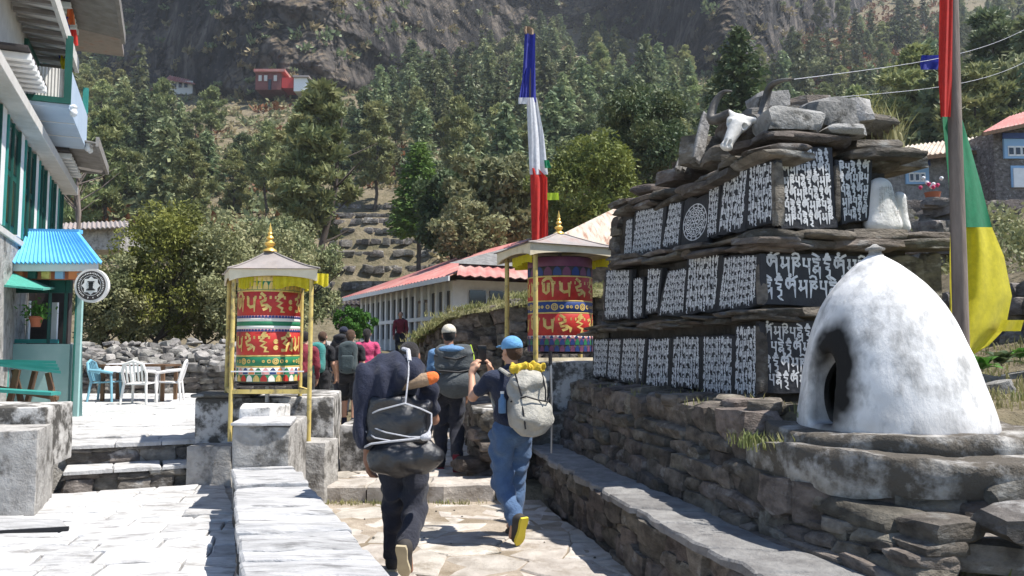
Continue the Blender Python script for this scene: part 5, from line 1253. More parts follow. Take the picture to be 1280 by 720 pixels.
# hanging pot
hp = thing('hanging_pot', 'terracotta pot with trailing plant hanging in the porch opening', 'flower pot', atp(45,405,13.9)); q = atp(45,402,13.9)
MB().lathe((q.x,q.y,q.z-.08), [(.06,0),(.09,.12),(.10,.13),(.10,.16)], 14).build('pot', m_['clay'], hp, smooth=True)
V = []; Fc = []; rnd = random.Random(2)
for i in range(220):
    c = q + Vector((rnd.gauss(0,.10), rnd.gauss(0,.08), .12+rnd.gauss(.03,.07))); a, b_ = Vector((rnd.gauss(0,1),rnd.gauss(0,1),rnd.gauss(0,1))).normalized()*.035, Vector((rnd.gauss(0,1),rnd.gauss(0,1),rnd.gauss(0,1))).normalized()*.02
    k = len(V); V += [tuple(c-a), tuple(c+b_), tuple(c+a), tuple(c-b_)]; Fc.append((k,k+1,k+2,k+3))
link(bpy.data.objects.new('foliage', mesh_np('foliage', np.array(V)-np.array(W[hp.name]), Fc, m_['greenplant'])), hp, W[hp.name])
MB().tube([q+Vector((0,0,.08)), atp(45,366,13.95)], .006, 5).build('cord', m_['wood'], hp)
# green awning
aw = thing('awning', 'sloping green awning sheet over the edge of the terrace', 'awning', at(20,350,12))
MB().hexa([at(-70,352,11.2), at(54,363,11.4), at(72,361,12.4), at(-60,296,13.2), at(-70,349,11.2), at(54,360.5,11.4), at(72,358.5,12.4), at(-60,293,13.2)]).build('sheet', m_['awning'], aw)
MB().tube([at(8,350,11.9), at(8,520,11.9)], .03, 8).build('post', m_['teal'], aw)
# picnic table
pt_ = thing('picnic_table', 'green topped wooden picnic table on the terrace edge', 'table', at(35,505,10.6))
for k in range(4): MB().hexa([at(-60,447+4,10.3+k*.2), at(76-k*2,467-k*4.2,10.3+k*.2), at(76-k*2,467-k*4.2,10.48+k*.2), at(-60,451,10.48+k*.2), at(-60,448,10.3+k*.2), at(76-k*2,463.5-k*4.2,10.3+k*.2), at(76-k*2,463.5-k*4.2,10.48+k*.2), at(-60,448,10.48+k*.2)]).build('top_plank', m_['teal'], pt_)
for (x0,y0,x1,y1,Y) in ((22,462,8,520,10.5),(60,466,72,522,10.5),(44,464,30,520,10.9),(18,462,30,520,10.9)): MB().bar(at(x0,y0,Y), at(x1,y1,Y), .07, .05).build('leg', m_['wood'], pt_)
MB().bar(at(-30,480,10.6), at(72,498,10.5), .06, .05).build('stretcher', m_['wood'], pt_); MB().bar(at(-30,486,10.2), at(70,492,10.2), .22, .04).build('bench_seat', m_['teal'], pt_)

# ------------------------------------------------------------ plastic chairs and tables
def chair(px, Y, rz, mk, lab, s=.92):
    b = Vector(((px-640)/F*Y, Y, ZT)); t_ = thing('plastic_chair', lab, 'chair', b, 'plastic chairs on the terrace')
    Mx = Matrix.Translation(b) @ Matrix.Rotation(rz, 4, 'Z') @ Matrix.Scale(s, 4)
    T = lambda x, y, z: Mx @ Vector((x, y, z))
    for sx_ in (-1,1):
        MB().tube([T(.25*sx_,-.22,0),T(.23*sx_,-.19,.42),T(.25*sx_,-.18,.62)],[.022,.026,.02],6).build('leg', m_[mk], t_, smooth=True)
        MB().tube([T(.26*sx_,.27,0),T(.22*sx_,.22,.42)],[.022,.026],6).build('leg', m_[mk], t_, smooth=True)
        MB().tube([T(.25*sx_,-.22,.60),T(.28*sx_,0,.64),T(.24*sx_,.25,.66)],[.028,.03,.026],8).build('armrest', m_[mk], t_, smooth=True)
    MB().hexa([T(-.23,-.24,.40),T(.23,-.24,.40),T(.21,.22,.38),T(-.21,.22,.38),T(-.23,-.24,.43),T(.23,-.24,.43),T(.21,.22,.41),T(-.21,.22,.41)]).build('seat', m_[mk], t_, bevel=.01)
    br = MB().tube([T(-.22,.21,.42),T(-.24,.27,.62),T(-.19,.32,.80),T(0,.335,.86),T(.19,.32,.80),T(.24,.27,.62),T(.22,.21,.42)],.026,8).build('back_frame', m_[mk], t_, smooth=True)
    for k in range(5): x = (k-2)*.075; MB().bar(T(x,.215,.43),T(x*1.05,.325,.84-abs(x)*.2),.03,.012,up=(0,1,0)).build('back_slat', m_[mk], t_)
    return t_
chair(136, 15.6, R(95), 'plasticblue', 'pale blue plastic armchair at the terrace table by the porch')
chair(178, 15.0, R(180), 'plasticwhite', 'white plastic armchair with slatted back turned away from its table')
chair(214, 15.6, R(-75), 'plasticwhite', 'white plastic armchair standing sideways at the end of the table')
tb = thing('cafe_table', 'dark wooden table with a white cloth between the plastic chairs', 'table', (-7.35,15.9,ZT))
MB().box((-7.35,15.9,ZT+.69),(1.3,.75,.04)).build('tabletop', m_['wood'], tb)
for x in (-.58,.58):
    for y in (-.3,.3): MB().box((-7.35+x,15.9+y,ZT+.335),(.06,.06,.67)).build('leg', m_['wood'], tb)
V = []; Fc = []
for i in range(13):
    for j in range(9): x, y = -.36+.72*i/12, -.46+.92*j/8; V.append((-7.5+x, 15.9+y, ZT+.722 - (max(0,abs(y)-.38)*1.9) + .008*math.sin(i*2.1)))
for i in range(12):
    for j in range(8): Fc.append((i*9+j,i*9+j+1,i*9+10+j,i*9+9+j))
tag(link(bpy.data.objects.new('table_cloth', mesh_np('cloth', V, Fc, m_['f_white'], smooth=True))), 'white cloth spread over the dark terrace table', 'tablecloth')

# ------------------------------------------------------------ red roofed lodge
lo_ = thing('lodge', 'long white lodge with rows of windows under a red tin roof', 'lodge', (-2.1,26,1.2))
N0, F0 = Vector((-2.08,26,0)), Vector((-7.5,36.7,0)); la = (F0-N0).normalized(); lnv = Vector((-la.y,la.x,0)); lnv = lnv if lnv.x < 0 else -lnv   # outward = left
wv = -lnv; Lg = (F0-N0).length; Wd = 8.5
def q3(s, o, z): v = N0 + la*s + wv*o; return Vector((v.x, v.y, z))
def qbox(parent, name, s0, s1, o0, o1, z0, z1, mk): return MB().hexa([q3(s0,o0,z0),q3(s1,o0,z0),q3(s1,o1,z0),q3(s0,o1,z0),q3(s0,o0,z1),q3(s1,o0,z1),q3(s1,o1,z1),q3(s0,o1,z1)]).build(name, m_[mk], parent)
ZE = 3.96; OV = .55
qbox(lo_, 'wall', .6, Lg-.3, .55, Wd-.3, .8, ZE-.02, 'white')
qbox(lo_, 'plinth', .5, Lg-.2, .45, Wd-.2, .8, 1.35, 'offwhite')
NC = 15
for c in range(NC):
    s0 = .75 + (Lg-1.3)*c/NC; s1 = s0 + (Lg-1.3)/NC - .13
    if c in (3, 4): continue
    for z0, z1 in ((2.02,2.62),(2.78,3.6)):
        w_ = qbox(lo_, 'window', s0, s1, .49, .56, z0, z1, 'glassdark')
for c in range(NC+1):
    s0 = .75 + (Lg-1.3)*c/NC - .16; qbox(lo_, 'mullion', s0, s0+.19, .40, .552, 1.36, ZE-.06, 'white')
qbox(lo_, 'rail', .6, Lg-.4, .38, .55, 2.63, 2.77, 'white')
d_ = qbox(lo_, 'door', .75+(Lg-1.3)*3/NC, .75+(Lg-1.3)*5/NC-.14, .47, .548, 1.36, 3.4, 'wood'); qbox(d_, 'door_light', .75+(Lg-1.3)*3/NC+.1, .75+(Lg-1.3)*5/NC-.25, .45, .469, 2.4, 3.3, 'glass')
# gable side facing the path
for k, (o0, o1) in enumerate([(1.0,1.6),(1.75,2.3),(2.6,4.4),(4.7,6.2)]):
    MB().hexa([q3(.52,o0,2.2),q3(.56,o0,2.2),q3(.56,o1,2.2),q3(.52,o1,2.2),q3(.52,o0,3.6),q3(.56,o0,3.6),q3(.56,o1,3.6),q3(.52,o1,3.6)]).build('window', m_['glassdark'], lo_)
rg0, rg1 = q3(2.2, Wd/2, 5.75), q3(Lg-3.5, Wd/2, 5.75)
e00, e10, e11, e01 = q3(-OV,-.2,ZE), q3(Lg+OV,-.2,ZE), q3(Lg+OV,Wd+OV,ZE), q3(-OV,Wd+OV,ZE)
corr(lo_, 'roof_slope', [e10, e00, rg0, rg1], 'redroof', 40, .03, .03); corr(lo_, 'hip_slope', [e01, e11, rg1, rg0], 'redroof', 40, .03, .03)
MB().add([e10, rg1, e11], [(0,1,2)]).build('far_hip', m_['redroof'], lo_)
MB().add([e00+Vector((0,0,.4)), rg0-Vector((0,0,.1)), e01+Vector((0,0,.4))], [(0,1,2)]).build('gable', m_['slabgrey'], lo_)
corr(lo_, 'gable_skirt', [q3(-1.2,-.2,ZE-.05), q3(-1.2,Wd+OV,ZE-.05), q3(-.2,Wd,ZE+.5), q3(-.2,.3,ZE+.5)], 'redroof', 26, .03, .03)
MB().bar(e00-Vector((0,0,.09)), e10-Vector((0,0,.09)), .05, .16).build('eave_board', m_['white'], lo_)
# weathered roof to its right
rh = thing('tin_roof_house', 'low stone house with a rust streaked pale tin roof behind the wheel canopy', 'house', (3,20,1.2))
A_, B_, C_, D_ = at(672,312,17.5), at(800,306,17.0), at(800,254,21.5), at(768,263,22)
corr(rh, 'roof_slope', [at(668,310,17.6), at(812,310,17.0), at(812,250,21.5), at(775,258,22)], 'rustroof', 26, .03, .025)
MB().hexa([at(700,440,19), at(812,440,19), at(812,440,22), at(720,440,22), at(700,322,19), at(812,322,19), at(812,300,22), at(720,300,22)]).build('wall', m_['drystone'], rh)
MB().bar(at(668,312,17.58), at(812,312,16.98), .06, .10).build('eave_board', m_['wood'], rh)

# ------------------------------------------------------------ houses up on the right
def window(parent, x0, y0, x1, y1, Y, n=3, carved=True):
    w = pxbox(parent, 'window', x0, y0, x1, y1, Y-.10, .10, 'drumsky'); dx = (x1-x0)
    for k in range(n): pxbox(w, 'pane_frame', x0+dx*(.14+.75*k/n), y0+(y1-y0)*.40, x0+dx*(.14+.75*(k+1)/n)-1, y1-(y1-y0)*.12, Y-.13, .028, 'white'); pxbox(w, 'pane', x0+dx*(.14+.75*k/n)+1.2, y0+(y1-y0)*.48, x0+dx*(.14+.75*(k+1)/n)-2.2, y1-(y1-y0)*.2, Y-.145, .012, 'glassdark')
    if carved: pxbox(w, 'carved_head', x0-2, y0-6, x1+2, y0+1, Y-.16, .06, 'drumblue')
ha = thing('stone_cottage', 'plastered cottage with a blue carved window and rusty tin roof', 'cottage', at(1180,245,33))
pxbox(ha, 'wall', 1104, 192, 1246, 262, 33, 4.5, 'rubble')
corr(ha, 'roof_slope', [at(1096,200,32.2), at(1252,184,32.2), at(1246,168,35.5), at(1118,184,35.5)], 'rustroof', 24, .05, .04)
MB().bar(at(1098,203,32.2), at(1252,187,32.2), .1, .16).build('eave_board', m_['wood'], ha); window(ha, 1133, 206, 1161, 230, 33); 
hb_ = thing('stone_house', 'tall stone house with a red roof and blue framed windows', 'house', at(1265,240,31))
pxbox(hb_, 'wall', 1245, 162, 1345, 250, 31, 5, 'drystone')
corr(hb_, 'roof_slope', [at(1228,166,30.2), at(1350,140,30.2), at(1350,118,33.5), at(1262,146,33.5)], 'redroof', 22, .05, .04)
MB().bar(at(1228,168,30.2), at(1350,142,30.2), .1, .14).build('eave_board', m_['wood'], hb_); window(hb_, 1256, 172, 1290, 198, 31, 3); pxbox(hb_, 'door', 1265, 207, 1292, 234, 30.95, .06, 'drumsky'); pxbox(hb_, 'door_leaf', 1268, 210, 1292, 234, 30.9, .06, 'white')
dw = thing('field_wall', 'dark stone field wall below the red roofed stone house', 'wall', at(1250,255,28)); a, b = at(1135,262,29), at(1345,248,29)
for k in range(3): dry_wall(dw, [(a.x,29),(b.x,29)], a.z-1.6, a.z+.35, 'wallstone', h=(.3,.4), l=(.4,.9), depth=.5, seed=101, sub=2); break
# ------------------------------------------------------------ far buildings
HYm = min(DEPC[int((px-PX0)/(1090-PX0)*(NXc-1))] for px in range(315,392,4)) - 9
mo = thing('cliff_hermitage', 'small red and white hermitage perched under the cliff', 'hermitage', at(350,112,HYm))
pxbox(mo, 'wall', 319, 89, 352, 112, HYm, 5, 'hermitred'); pxbox(mo, 'annex', 352, 97, 367, 110, HYm, 4, 'drumred'); pxbox(mo, 'white_house', 367, 96, 384, 114, HYm, 4, 'white'); pxbox(mo, 'roof', 317, 86, 356, 89.3, HYm-.6, 7, 'redroof'); pxbox(mo, 'white_roof', 366, 94, 386, 96.2, HYm-.5, 6, 'tin')
for x in (323,330,342): pxbox(mo, 'window', x, 94, x+4, 101, HYm-.2, .2, 'offwhite')
pxbox(mo, 'door', 335, 99, 339, 112, HYm-.2, .2, 'glassdark')
HYh = (ground_y(225,118) or 150) - 2
hm = thing('hill_hut', 'small hut with a red roof among the firs high on the slope', 'hut', at(225,112,HYh)); pxbox(hm, 'wall', 212, 101, 241, 118, HYh, 4, 'offwhite')
corr(hm, 'roof_slope', [at(207,99,HYh-1), at(244,105,HYh-1), at(243,101,HYh+2), at(212,94,HYh+2)], 'redroof', 12, .1, .08)
for x in (216,223,230): pxbox(hm, 'window', x, 103, x+4, 109, HYh-.2, .2, 'glassdark')
ph = thing('pale_roof_shed', 'long shed with a pale roof behind the bushes past the porch', 'shed', at(115,300,36))
pxbox(ph, 'wall', 70, 285, 150, 312, 36, 2, 'concrete'); corr(ph, 'roof_slope', [at(66,287,35.4), at(163,283,35.4), at(160,276,37.5), at(70,279,37.5)], 'tin', 16, .05, .04)
fh = thing('terrace_shed', 'dark timber sheds at the foot of the terraced fields', 'shed', at(432,400,44)); pxbox(fh, 'wall', 408, 378, 452, 412, 46, 3, 'wood'); pxbox(fh, 'stone_wall', 400, 398, 470, 420, 45, .5, 'drystone')
corr(fh, 'roof_slope', [at(403,380,45.4), at(462,380,45.4), at(458,372,48), at(406,372,48)], 'drumdark', 10, .05, .04)
# ------------------------------------------------------------ people
def hand_prims(w, d, nrm, side, curl=.5, s=1.):
    """palm, four unequal fingers and a thumb leaving the side of the palm"""
    w = Vector(w); d = Vector(d).normalized(); nrm = Vector(nrm).normalized(); sd = d.cross(nrm).normalized()*side; out = []
    pc = w + d*.045*s; out.append(('c', tuple(w), tuple(w+d*.03*s), .026*s, .027*s))
    for o in (-.024, -.008, .008, .024): out.append(('c', tuple(w+d*.02*s+sd*o*s), tuple(w+d*.085*s+sd*o*1.1*s), .014*s, .012*s))
    for o, l in ((-.027,.062),(-.009,.074),(.009,.07),(.027,.056)):
        r0 = w + d*.088*s + sd*o*1.1*s; a = (d*math.cos(curl*.9) + nrm*math.sin(curl*.9)); b = (d*math.cos(curl*2.1) + nrm*math.sin(curl*2.1))
        m = r0 + a*l*.5*s; e = m + b*l*.55*s; out += [('c', tuple(r0), tuple(m), .0105*s, .010*s), ('c', tuple(m), tuple(e), .010*s, .008*s)]
    r0 = w + d*.03*s + sd*.03*s; m = r0 + (d*.7+sd*.8+nrm*.2).normalized()*.04*s; e = m + (d*.9+sd*.1+nrm*.5).normalized()*.035*s
    return out + [('c', tuple(r0), tuple(m), .014*s, .011*s), ('c', tuple(m), tuple(e), .011*s, .009*s)]
def person(label, pos, yaw, s, legs, arms, lean=.03, outfit=None, h=.012, head_yaw=0., head_pitch=0., skin='skin', girth=1., group=None):
    of = outfit; pos = Vector(pos); t_ = thing('person', label, 'person', pos, group)
    X = Matrix.Translation(pos) @ Matrix.Rotation(yaw, 4, 'Z') @ Matrix.Scale(s, 4)
    def so(name, pr, mk, parent=None, **kw): return soft(name, pr, m_[mk], parent or t_, h=kw.pop('h', h), xf=X, **kw)
    g = girth; pel = (0, 0, .95); wai = (0, lean*.4, 1.10); che = (0, lean, 1.30); nek = (0, lean*1.35, 1.46); hd = (0, lean*1.7+.015, 1.625)
    B = [('e', pel, (.15*g,.11*g,.11)), ('e', wai, (.135*g,.10*g,.12)), ('e', che, (.165*g,.115*g,.16)), ('c', (-.15,lean*1.1,1.39), (.15,lean*1.1,1.39), .058, .058), ('c', nek, hd, .058, .052)]
    hm = Matrix.Translation(Vector(hd)) @ Matrix.Rotation(head_yaw, 4, 'Z') @ Matrix.Rotation(head_pitch, 4, 'X')
    hp = lambda x, y, z: tuple(hm @ Vector((x, y, z)))
    B += [('e', hp(0,-.008,.03), (.075,.092,.088)), ('e', hp(0,.025,-.045), (.056,.066,.062)), ('c', hp(0,.09,.0), hp(0,.108,-.028), .011, .016), ('e', hp(-.078,-.005,-.005), (.012,.022,.033)), ('e', hp(.078,-.005,-.005), (.012,.022,.033)), ('c', hp(-.022,.085,-.062), hp(.022,.085,-.062), .011, .011), ('c', hp(-.045,.078,.028), hp(.045,.078,.028), .012, .012)]
    for L_ in legs:
        hi, kn, an, to = L_; B += [('c', hi, kn, .085*g, .056), ('c', kn, an, .056, .038), ('c', an, to, .036, .028)]
    for (sh, el, wr_, tip, nm, sd, cu) in arms:
        B += [('c', sh, el, .048, .038), ('c', el, wr_, .040, .026)] + hand_prims(wr_, Vector(tip)-Vector(wr_), nm, sd, cu, 1.05)
    so('body', B, skin, k=.022)
    # trousers or shorts
    P = [('e', pel, (.168*g,.128*g,.12)), ('e', (0,-.02,.90), (.155*g,.13*g,.10))]
    for hi, kn, an, to in legs:
        hi, kn, an = Vector(hi), Vector(kn), Vector(an)
        if of.get('short'): P.append(('c', tuple(hi), tuple(hi+(kn-hi)*.85), .105*g, .09))
        else: P += [('c', tuple(hi), tuple(kn), .112*g, .088), ('c', tuple(kn), tuple(an+(kn-an)*.04), .086, .072)]
    so('shorts' if of.get('short') else 'trousers', P, of['leg'], k=.03, wr=(.026, 34, 4, 6, (1,1,.9)))
    # upper garment
    U = [('e', (0,lean*.2,1.02), (.165*g,.128*g,.10)), ('e', wai, (.158*g,.122*g,.13)), ('e', che, (.187*g,.137*g,.17)), ('c', (-.16,lean*1.1,1.385), (.16,lean*1.1,1.385), .07, .07), ('c', (0,lean*1.2,1.42), (0,lean*1.35,1.475), .07, .06)]
    for (sh, el, wr_, tip, nm, sd, cu) in arms:
        sh, el, w2 = Vector(sh), Vector(el), Vector(wr_)
        if of.get('sleeve') == 'long': U += [('c', tuple(sh), tuple(el), .066, .054), ('c', tuple(el), tuple(el+(w2-el)*.9), .054, .043)]
        else: U.append(('c', tuple(sh), tuple(sh+(el-sh)*.62), .069, .063))
    so('shirt', U, of['top'], k=.035, wr=(.02, 32, 9, 6))
    for hi, kn, an, to in legs:
        an, to = Vector(an), Vector(to); fd = (to-an); fd = fd.normalized()
        up = Vector((0,0,1)); up = (up - fd*up.dot(fd)).normalized() if abs(fd.z) < .95 else Vector((0,-1,0))
        heel = an - fd*.045 - Vector((0,0,0)); sidev = fd.cross(up)
        low = an - up*.055
        bp = [('c', tuple(an+ (Vector(kn)-an).normalized()*.05), tuple(an-up*.03), .052, .05), ('c', tuple(low-fd*.03), tuple(low+fd*.15), .044, .040), ('c', tuple(an-up*.02), tuple(low+fd*.10), .045, .038)]
        bt = so('boot', bp, of.get('boot','bootdark'), k=.03)
        s0 = low - up*.036 - fd*.065; s1 = s0 + fd*.255; q = []
        mb = MB()
        for zz in (0., -.022):
            for k2 in range(10):
                f = k2/9; wdt = (.036, .043, .042, .038, .036, .040, .046, .048, .042, .022)[k2]; c = s0 + (s1-s0)*f + up*zz + up*(.018*max(0, f-.75)*4*.5)
                q.append((X @ (c - sidev*wdt), X @ (c + sidev*wdt)))
        Vv = [p for ab in q for p in ab]; Fc = []
        for k2 in range(9): a = 2*k2; Fc += [(a,a+2,a+3,a+1), (20+a,20+a+1,20+a+3,20+a+2), (a,20+a,20+a+2,a+2), (a+1,a+3,20+a+3,20+a+1)]
        Fc += [(0,1,21,20), (18,38,39,19)]
        mb.add(Vv, Fc).build('sole', m_[of.get('sole','bootsole')], bt)
    if of.get('hair'):
        hr = [('e', hp(0,-.018,.036), (.082,.094,.086)), ('e', hp(0,-.05,-.01), (.075,.06,.07))]
        if of.get('longhair'): hr += [('c', hp(0,-.075,-.02), hp(0,-.09,-.16), .062, .04)]
        so('hair', hr, of['hair'], k=.03, wr=(.006, 60, 3, 6), cut=lambda Pp: (lambda q: q)(((Pp - np.array(hd, np.float32)) @ np.array((hm.to_3x3() @ Vector((0,1,-.35)).normalized()), np.float32)) - .035))
    if of.get('cap'):
        c_ = so('cap', [('e', hp(0,-.010,.048), (.092,.114,.092))], of['cap'], k=.01, cut=lambda Pp: -((Pp - np.array(hd, np.float32)) @ np.array(hm.to_3x3() @ Vector((0,.10,1)).normalized(), np.float32)) + .018)
        so('cap_brim', [('c', hp(-.035,.11,.042), hp(.035,.11,.042), .028, .028), ('c', hp(-.028,.15,.034), hp(.028,.15,.034), .022, .022)], of['cap'], parent=c_, k=.03, cut=lambda Pp: np.abs(((Pp - np.array(hp(0,.12,.044), np.float32)) @ np.array(hm.to_3x3() @ Vector((0,.15,1)).normalized(), np.float32))) - .007)
    return t_, X
def walk(l=.0, r=.0, lift='r', kick=.0):
    """two legs: l / r are the forward offsets of the feet; the lifted one trails with its heel up"""
    L = [(-.09,0,.90), (-.095,l*.5+.045,.48), (-.095,l-.01,.085), (-.10,l+.12,.05)]
    Rg = [(.09,0,.90), (.095,r*.5+.045,.48), (.095,r-.01,.085), (.10,r+.12,.05)]
    if kick:
        q = [(0,0,0)]*4; s = 1 if lift == 'r' else -1; f = r if lift == 'r' else l
        q = [(s*.09,0,.90), (s*.095,f*.25+.06,.49), (s*.09,f-.10*kick,.21*kick+.06), (s*.10,f-.03*kick,.02+.06*kick)]
        if lift == 'r': Rg = q
        else: L = q
    return [L, Rg]
def hang(side, fwd=.0, bend=.08): 
    return ((side*.185,.03,1.385), (side*.235,.0+fwd*.3,1.11), (side*.225,.05+fwd+bend,.88), (side*.22,.07+fwd+bend,.78), (-side*1.,.1,-.1), side, .55)
def pack(name, label, X, prims, mk, cat='backpack', group=None, h=.012, wr=(.012, 20, 5, 6), k=.03):
    q = X @ Vector((0,-.2,1.2)); t_ = thing(name, label, cat, q, group); soft('pack_body', prims, m_[mk], t_, h=h, k=k, wr=wr, xf=X); return t_
def xt(X, pts): return [X @ Vector(p) for p in pts]

# porter under the black bundle
p1_, X1 = person('porter in dark trousers bent under a black bundle with a navy jacket over it', (-.80,5.98,.02), R(-4), .96, walk(.10,-.20,'r',1.0), [((-.185,.05,1.385), (-.285,.0,1.10), (-.295,.04,.84), (-.285,.06,.74), (1.,.2,-.1), -1, .6), ((.185,.05,1.385), (.2,.2,1.13), (.12,.38,1.2), (.08,.42,1.28), (-1.,.1,.2), 1, .8)], lean=.10,
    outfit=dict(leg='darktrouser', top='navy', hair='hairdark', boot='bootdark', sole='bootsole'), h=.0095, skin='skindark', head_pitch=R(-18))
ld = thing('porter_load', 'black plastic bundle lashed with white rope on the porter\'s back', 'bundle', X1 @ Vector((0,-.22,.8)))
soft('lower_sack', [('e',(.07,-.25,.90),(.25,.17,.135)), ('e',(.22,-.27,.92),(.12,.12,.10)), ('e',(-.06,-.27,.88),(.15,.14,.12)), ('e',(.04,-.24,.99),(.17,.13,.09))], m_['blackplastic'], ld, h=.009, k=.04, wr=(.03, 34, 7, 7), xf=X1)
soft('upper_sack', [('b',(-.05,-.23,1.18),(.16,.14,.17),.045), ('b',(.13,-.24,1.15),(.11,.13,.15),.05)], m_['blackplastic'], ld, h=.009, k=.05, wr=(.03, 30, 8, 7), xf=X1)
soft('foam_roll', [('c',(-.10,-.24,1.40),(.23,-.22,1.47),.05,.05)], m_['foam'], ld, h=.01, k=.02, wr=(.004,40,3), xf=X1)
soft('roll_end', [('c',(.235,-.22,1.472),(.26,-.21,1.48),.05,.045)], m_['orange'], ld, h=.01, k=.02, xf=X1)
jk = thing('draped_jacket', 'dark navy jacket draped over the head and top of the porter\'s load', 'jacket', X1 @ Vector((-.1,-.1,1.3)))
soft('jacket_shell', [('e',(-.05,-.14,1.52),(.20,.20,.13)), ('b',(-.17,-.15,1.36),(.13,.21,.20),.07), ('b',(-.235,-.17,1.22),(.06,.16,.26),.045), ('c',(-.24,-.10,1.3),(-.28,-.06,.98),.09,.05), ('e',(.04,-.18,1.50),(.12,.17,.11)), ('c',(-.2,-.25,1.40),(-.26,-.2,1.05),.07,.04)], m_['navy'], jk, h=.009, k=.07, wr=(.06, 30, 12, 7, (1,1,.5)), xf=X1)
for nm, pts, r_ in (('rope_vertical',[(.085,-.26,1.60),(.10,-.34,1.50),(.095,-.385,1.36),(.09,-.39,1.30)],.006), ('rope_upper',[(-.22,-.34,1.20),(-.10,-.385,1.25),(.09,-.40,1.30),(.20,-.38,1.26),(.27,-.33,1.22)],.006), ('rope_side',[(.27,-.33,1.22),(.275,-.35,1.15),(.255,-.385,1.08)],.006),
    ('rope_middle',[(-.22,-.33,1.14),(-.05,-.395,1.09),(.12,-.40,1.06),(.25,-.39,1.06)],.005), ('rope_cross',[(-.23,-.33,1.10),(-.13,-.39,1.05),(0,-.41,1.03)],.005), ('rope_lower',[(-.26,-.30,.96),(-.15,-.41,1.01),(.0,-.42,1.03),(.14,-.415,1.045),(.25,-.39,1.06)],.008), ('rope_strap',[(.09,-.26,1.60),(.06,-.16,1.68),(.0,-.05,1.69)],.016)):
    MB().tube(xt(X1, pts), r_, 7).build(nm, m_['rope'], ld, smooth=True)
soft('rope_knot', [('e',(.24,-.40,1.06),(.035,.025,.025)), ('e',(.265,-.39,1.08),(.02,.02,.03))], m_['rope'], ld, h=.008, k=.02, wr=(.01,70,2), xf=X1)

# man in the blue cap, photographing
armL = ((-.185,.05,1.385), (-.29,.20,1.22), (-.225,.36,1.42), (-.185,.385,1.53), (.9,.2,.1), -1, .75)
armR = ((.185,.05,1.385), (.19,.26,1.22), (-.01,.38,1.42), (-.045,.395,1.53), (-.9,.2,.1), 1, .75)
p2_, X2 = person('man in a blue cap and jeans holding up a phone', (.0,7.02,.02), R(28), .985, walk(-.16,.12,'l',.75), [armL, armR], lean=.0,
    outfit=dict(leg='denim', top='navyshirt', cap='capblue', hair='hairbrown', boot='bootdark', sole='yellowrub'), h=.0095, head_yaw=R(12), girth=1.04)
ph_ = thing('phone', 'dark smartphone held up by the man in the blue cap', 'phone', X2 @ Vector((-.08,.39,1.5)))
PX = X2 @ Matrix.Translation((-.115,.372,1.59)) @ Matrix.Scale(1.12,4) @ Matrix.Rotation(R(-6),4,'Z')
c8 = [PX @ Vector((x,y,z)) for z in (-.078,.078) for x, y in ((-.038,-.005),(.038,-.005),(.038,.005),(-.038,.005))]
MB().hexa(c8).build('case', m_['black'], ph_, bevel=.003)
scq = [PX @ Vector((x,-.0062,z)) for x, z in ((-.034,-.07),(.034,-.07),(.034,.07),(-.034,.07))]
MB().add(scq,[(0,1,2,3)]).build('screen', m_['glassdark'], ph_)
pk = pack('backpack', 'pale grey rucksack with yellow rolled pads on the man in the blue cap', X2, [('b',(.02,-.24,1.19),(.165,.11,.24),.09), ('e',(.03,-.30,1.07),(.20,.13,.17)), ('e',(.02,-.25,1.37),(.15,.11,.10))], 'packbeige', h=.009, wr=(.035,34,6,7))
for x0, x1_ in ((-.11,.03),(.06,.17)): soft('rolled_pad', [('c',(x0,-.22,1.475),(x1_,-.23,1.485),.042,.034), ('e',((x0+x1_)/2,-.25,1.485),(.055,.04,.034))], m_['packyellow'], pk, h=.009, k=.03, wr=(.035,60,int(x1_*100)+3), xf=X2)
for pts in ([(-.14,-.24,1.20),(-.07,-.385,1.25),(.03,-.40,1.22),(.13,-.40,1.20),(.20,-.30,1.22)], [(.12,-.32,1.44),(.11,-.40,1.30),(.10,-.415,1.21)], [(-.09,-.33,1.22),(-.10,-.39,1.12),(-.09,-.41,.98)], [(-.12,-.28,1.44),(-.115,-.34,1.33),(-.10,-.36,1.25)]): MB().tube(xt(X2, pts), .0075, 6).build('strap', m_['black'], pk, smooth=True)
for sx_ in (-1,1): MB().tube(xt(X2, [(sx_*.11,-.16,1.42),(sx_*.125,-.02,1.47),(sx_*.13,.10,1.42),(sx_*.14,.14,1.28),(sx_*.15,.02,1.08)]), .018, 6).build('shoulder_strap', m_['packbeige'], pk, smooth=True)
bo_ = thing('water_bottle', 'blue water bottle in the side pocket of the pale rucksack', 'bottle', X2 @ Vector((-.19,-.16,1.12))); q = X2 @ Vector((-.185,-.17,1.10))
MB().lathe(tuple(q), [(.03,0),(.033,.01),(.033,.11),(.015,.14),(.015,.165)], 12).build('bottle_body', m_['shirtblue'], bo_, smooth=True); MB().lathe((q.x,q.y,q.z+.163), [(.017,0),(.017,.02)], 10).build('bottle_cap', m_['white'], bo_)
# trekking pole strapped to the pack
tp_ = thing('trekking_pole', 'thin trekking pole strapped upright on the pale rucksack', 'pole', X2 @ Vector((.2,-.25,1))); MB().tube(xt(X2,[(.235,-.27,1.62),(.235,-.29,1.2),(.235,-.28,.75)]), [.011,.009,.007], 8).build('shaft', m_['steel'], tp_); MB().tube(xt(X2,[(.235,-.27,1.50),(.235,-.27,1.63)]), .016, 8).build('grip', m_['black'], tp_)

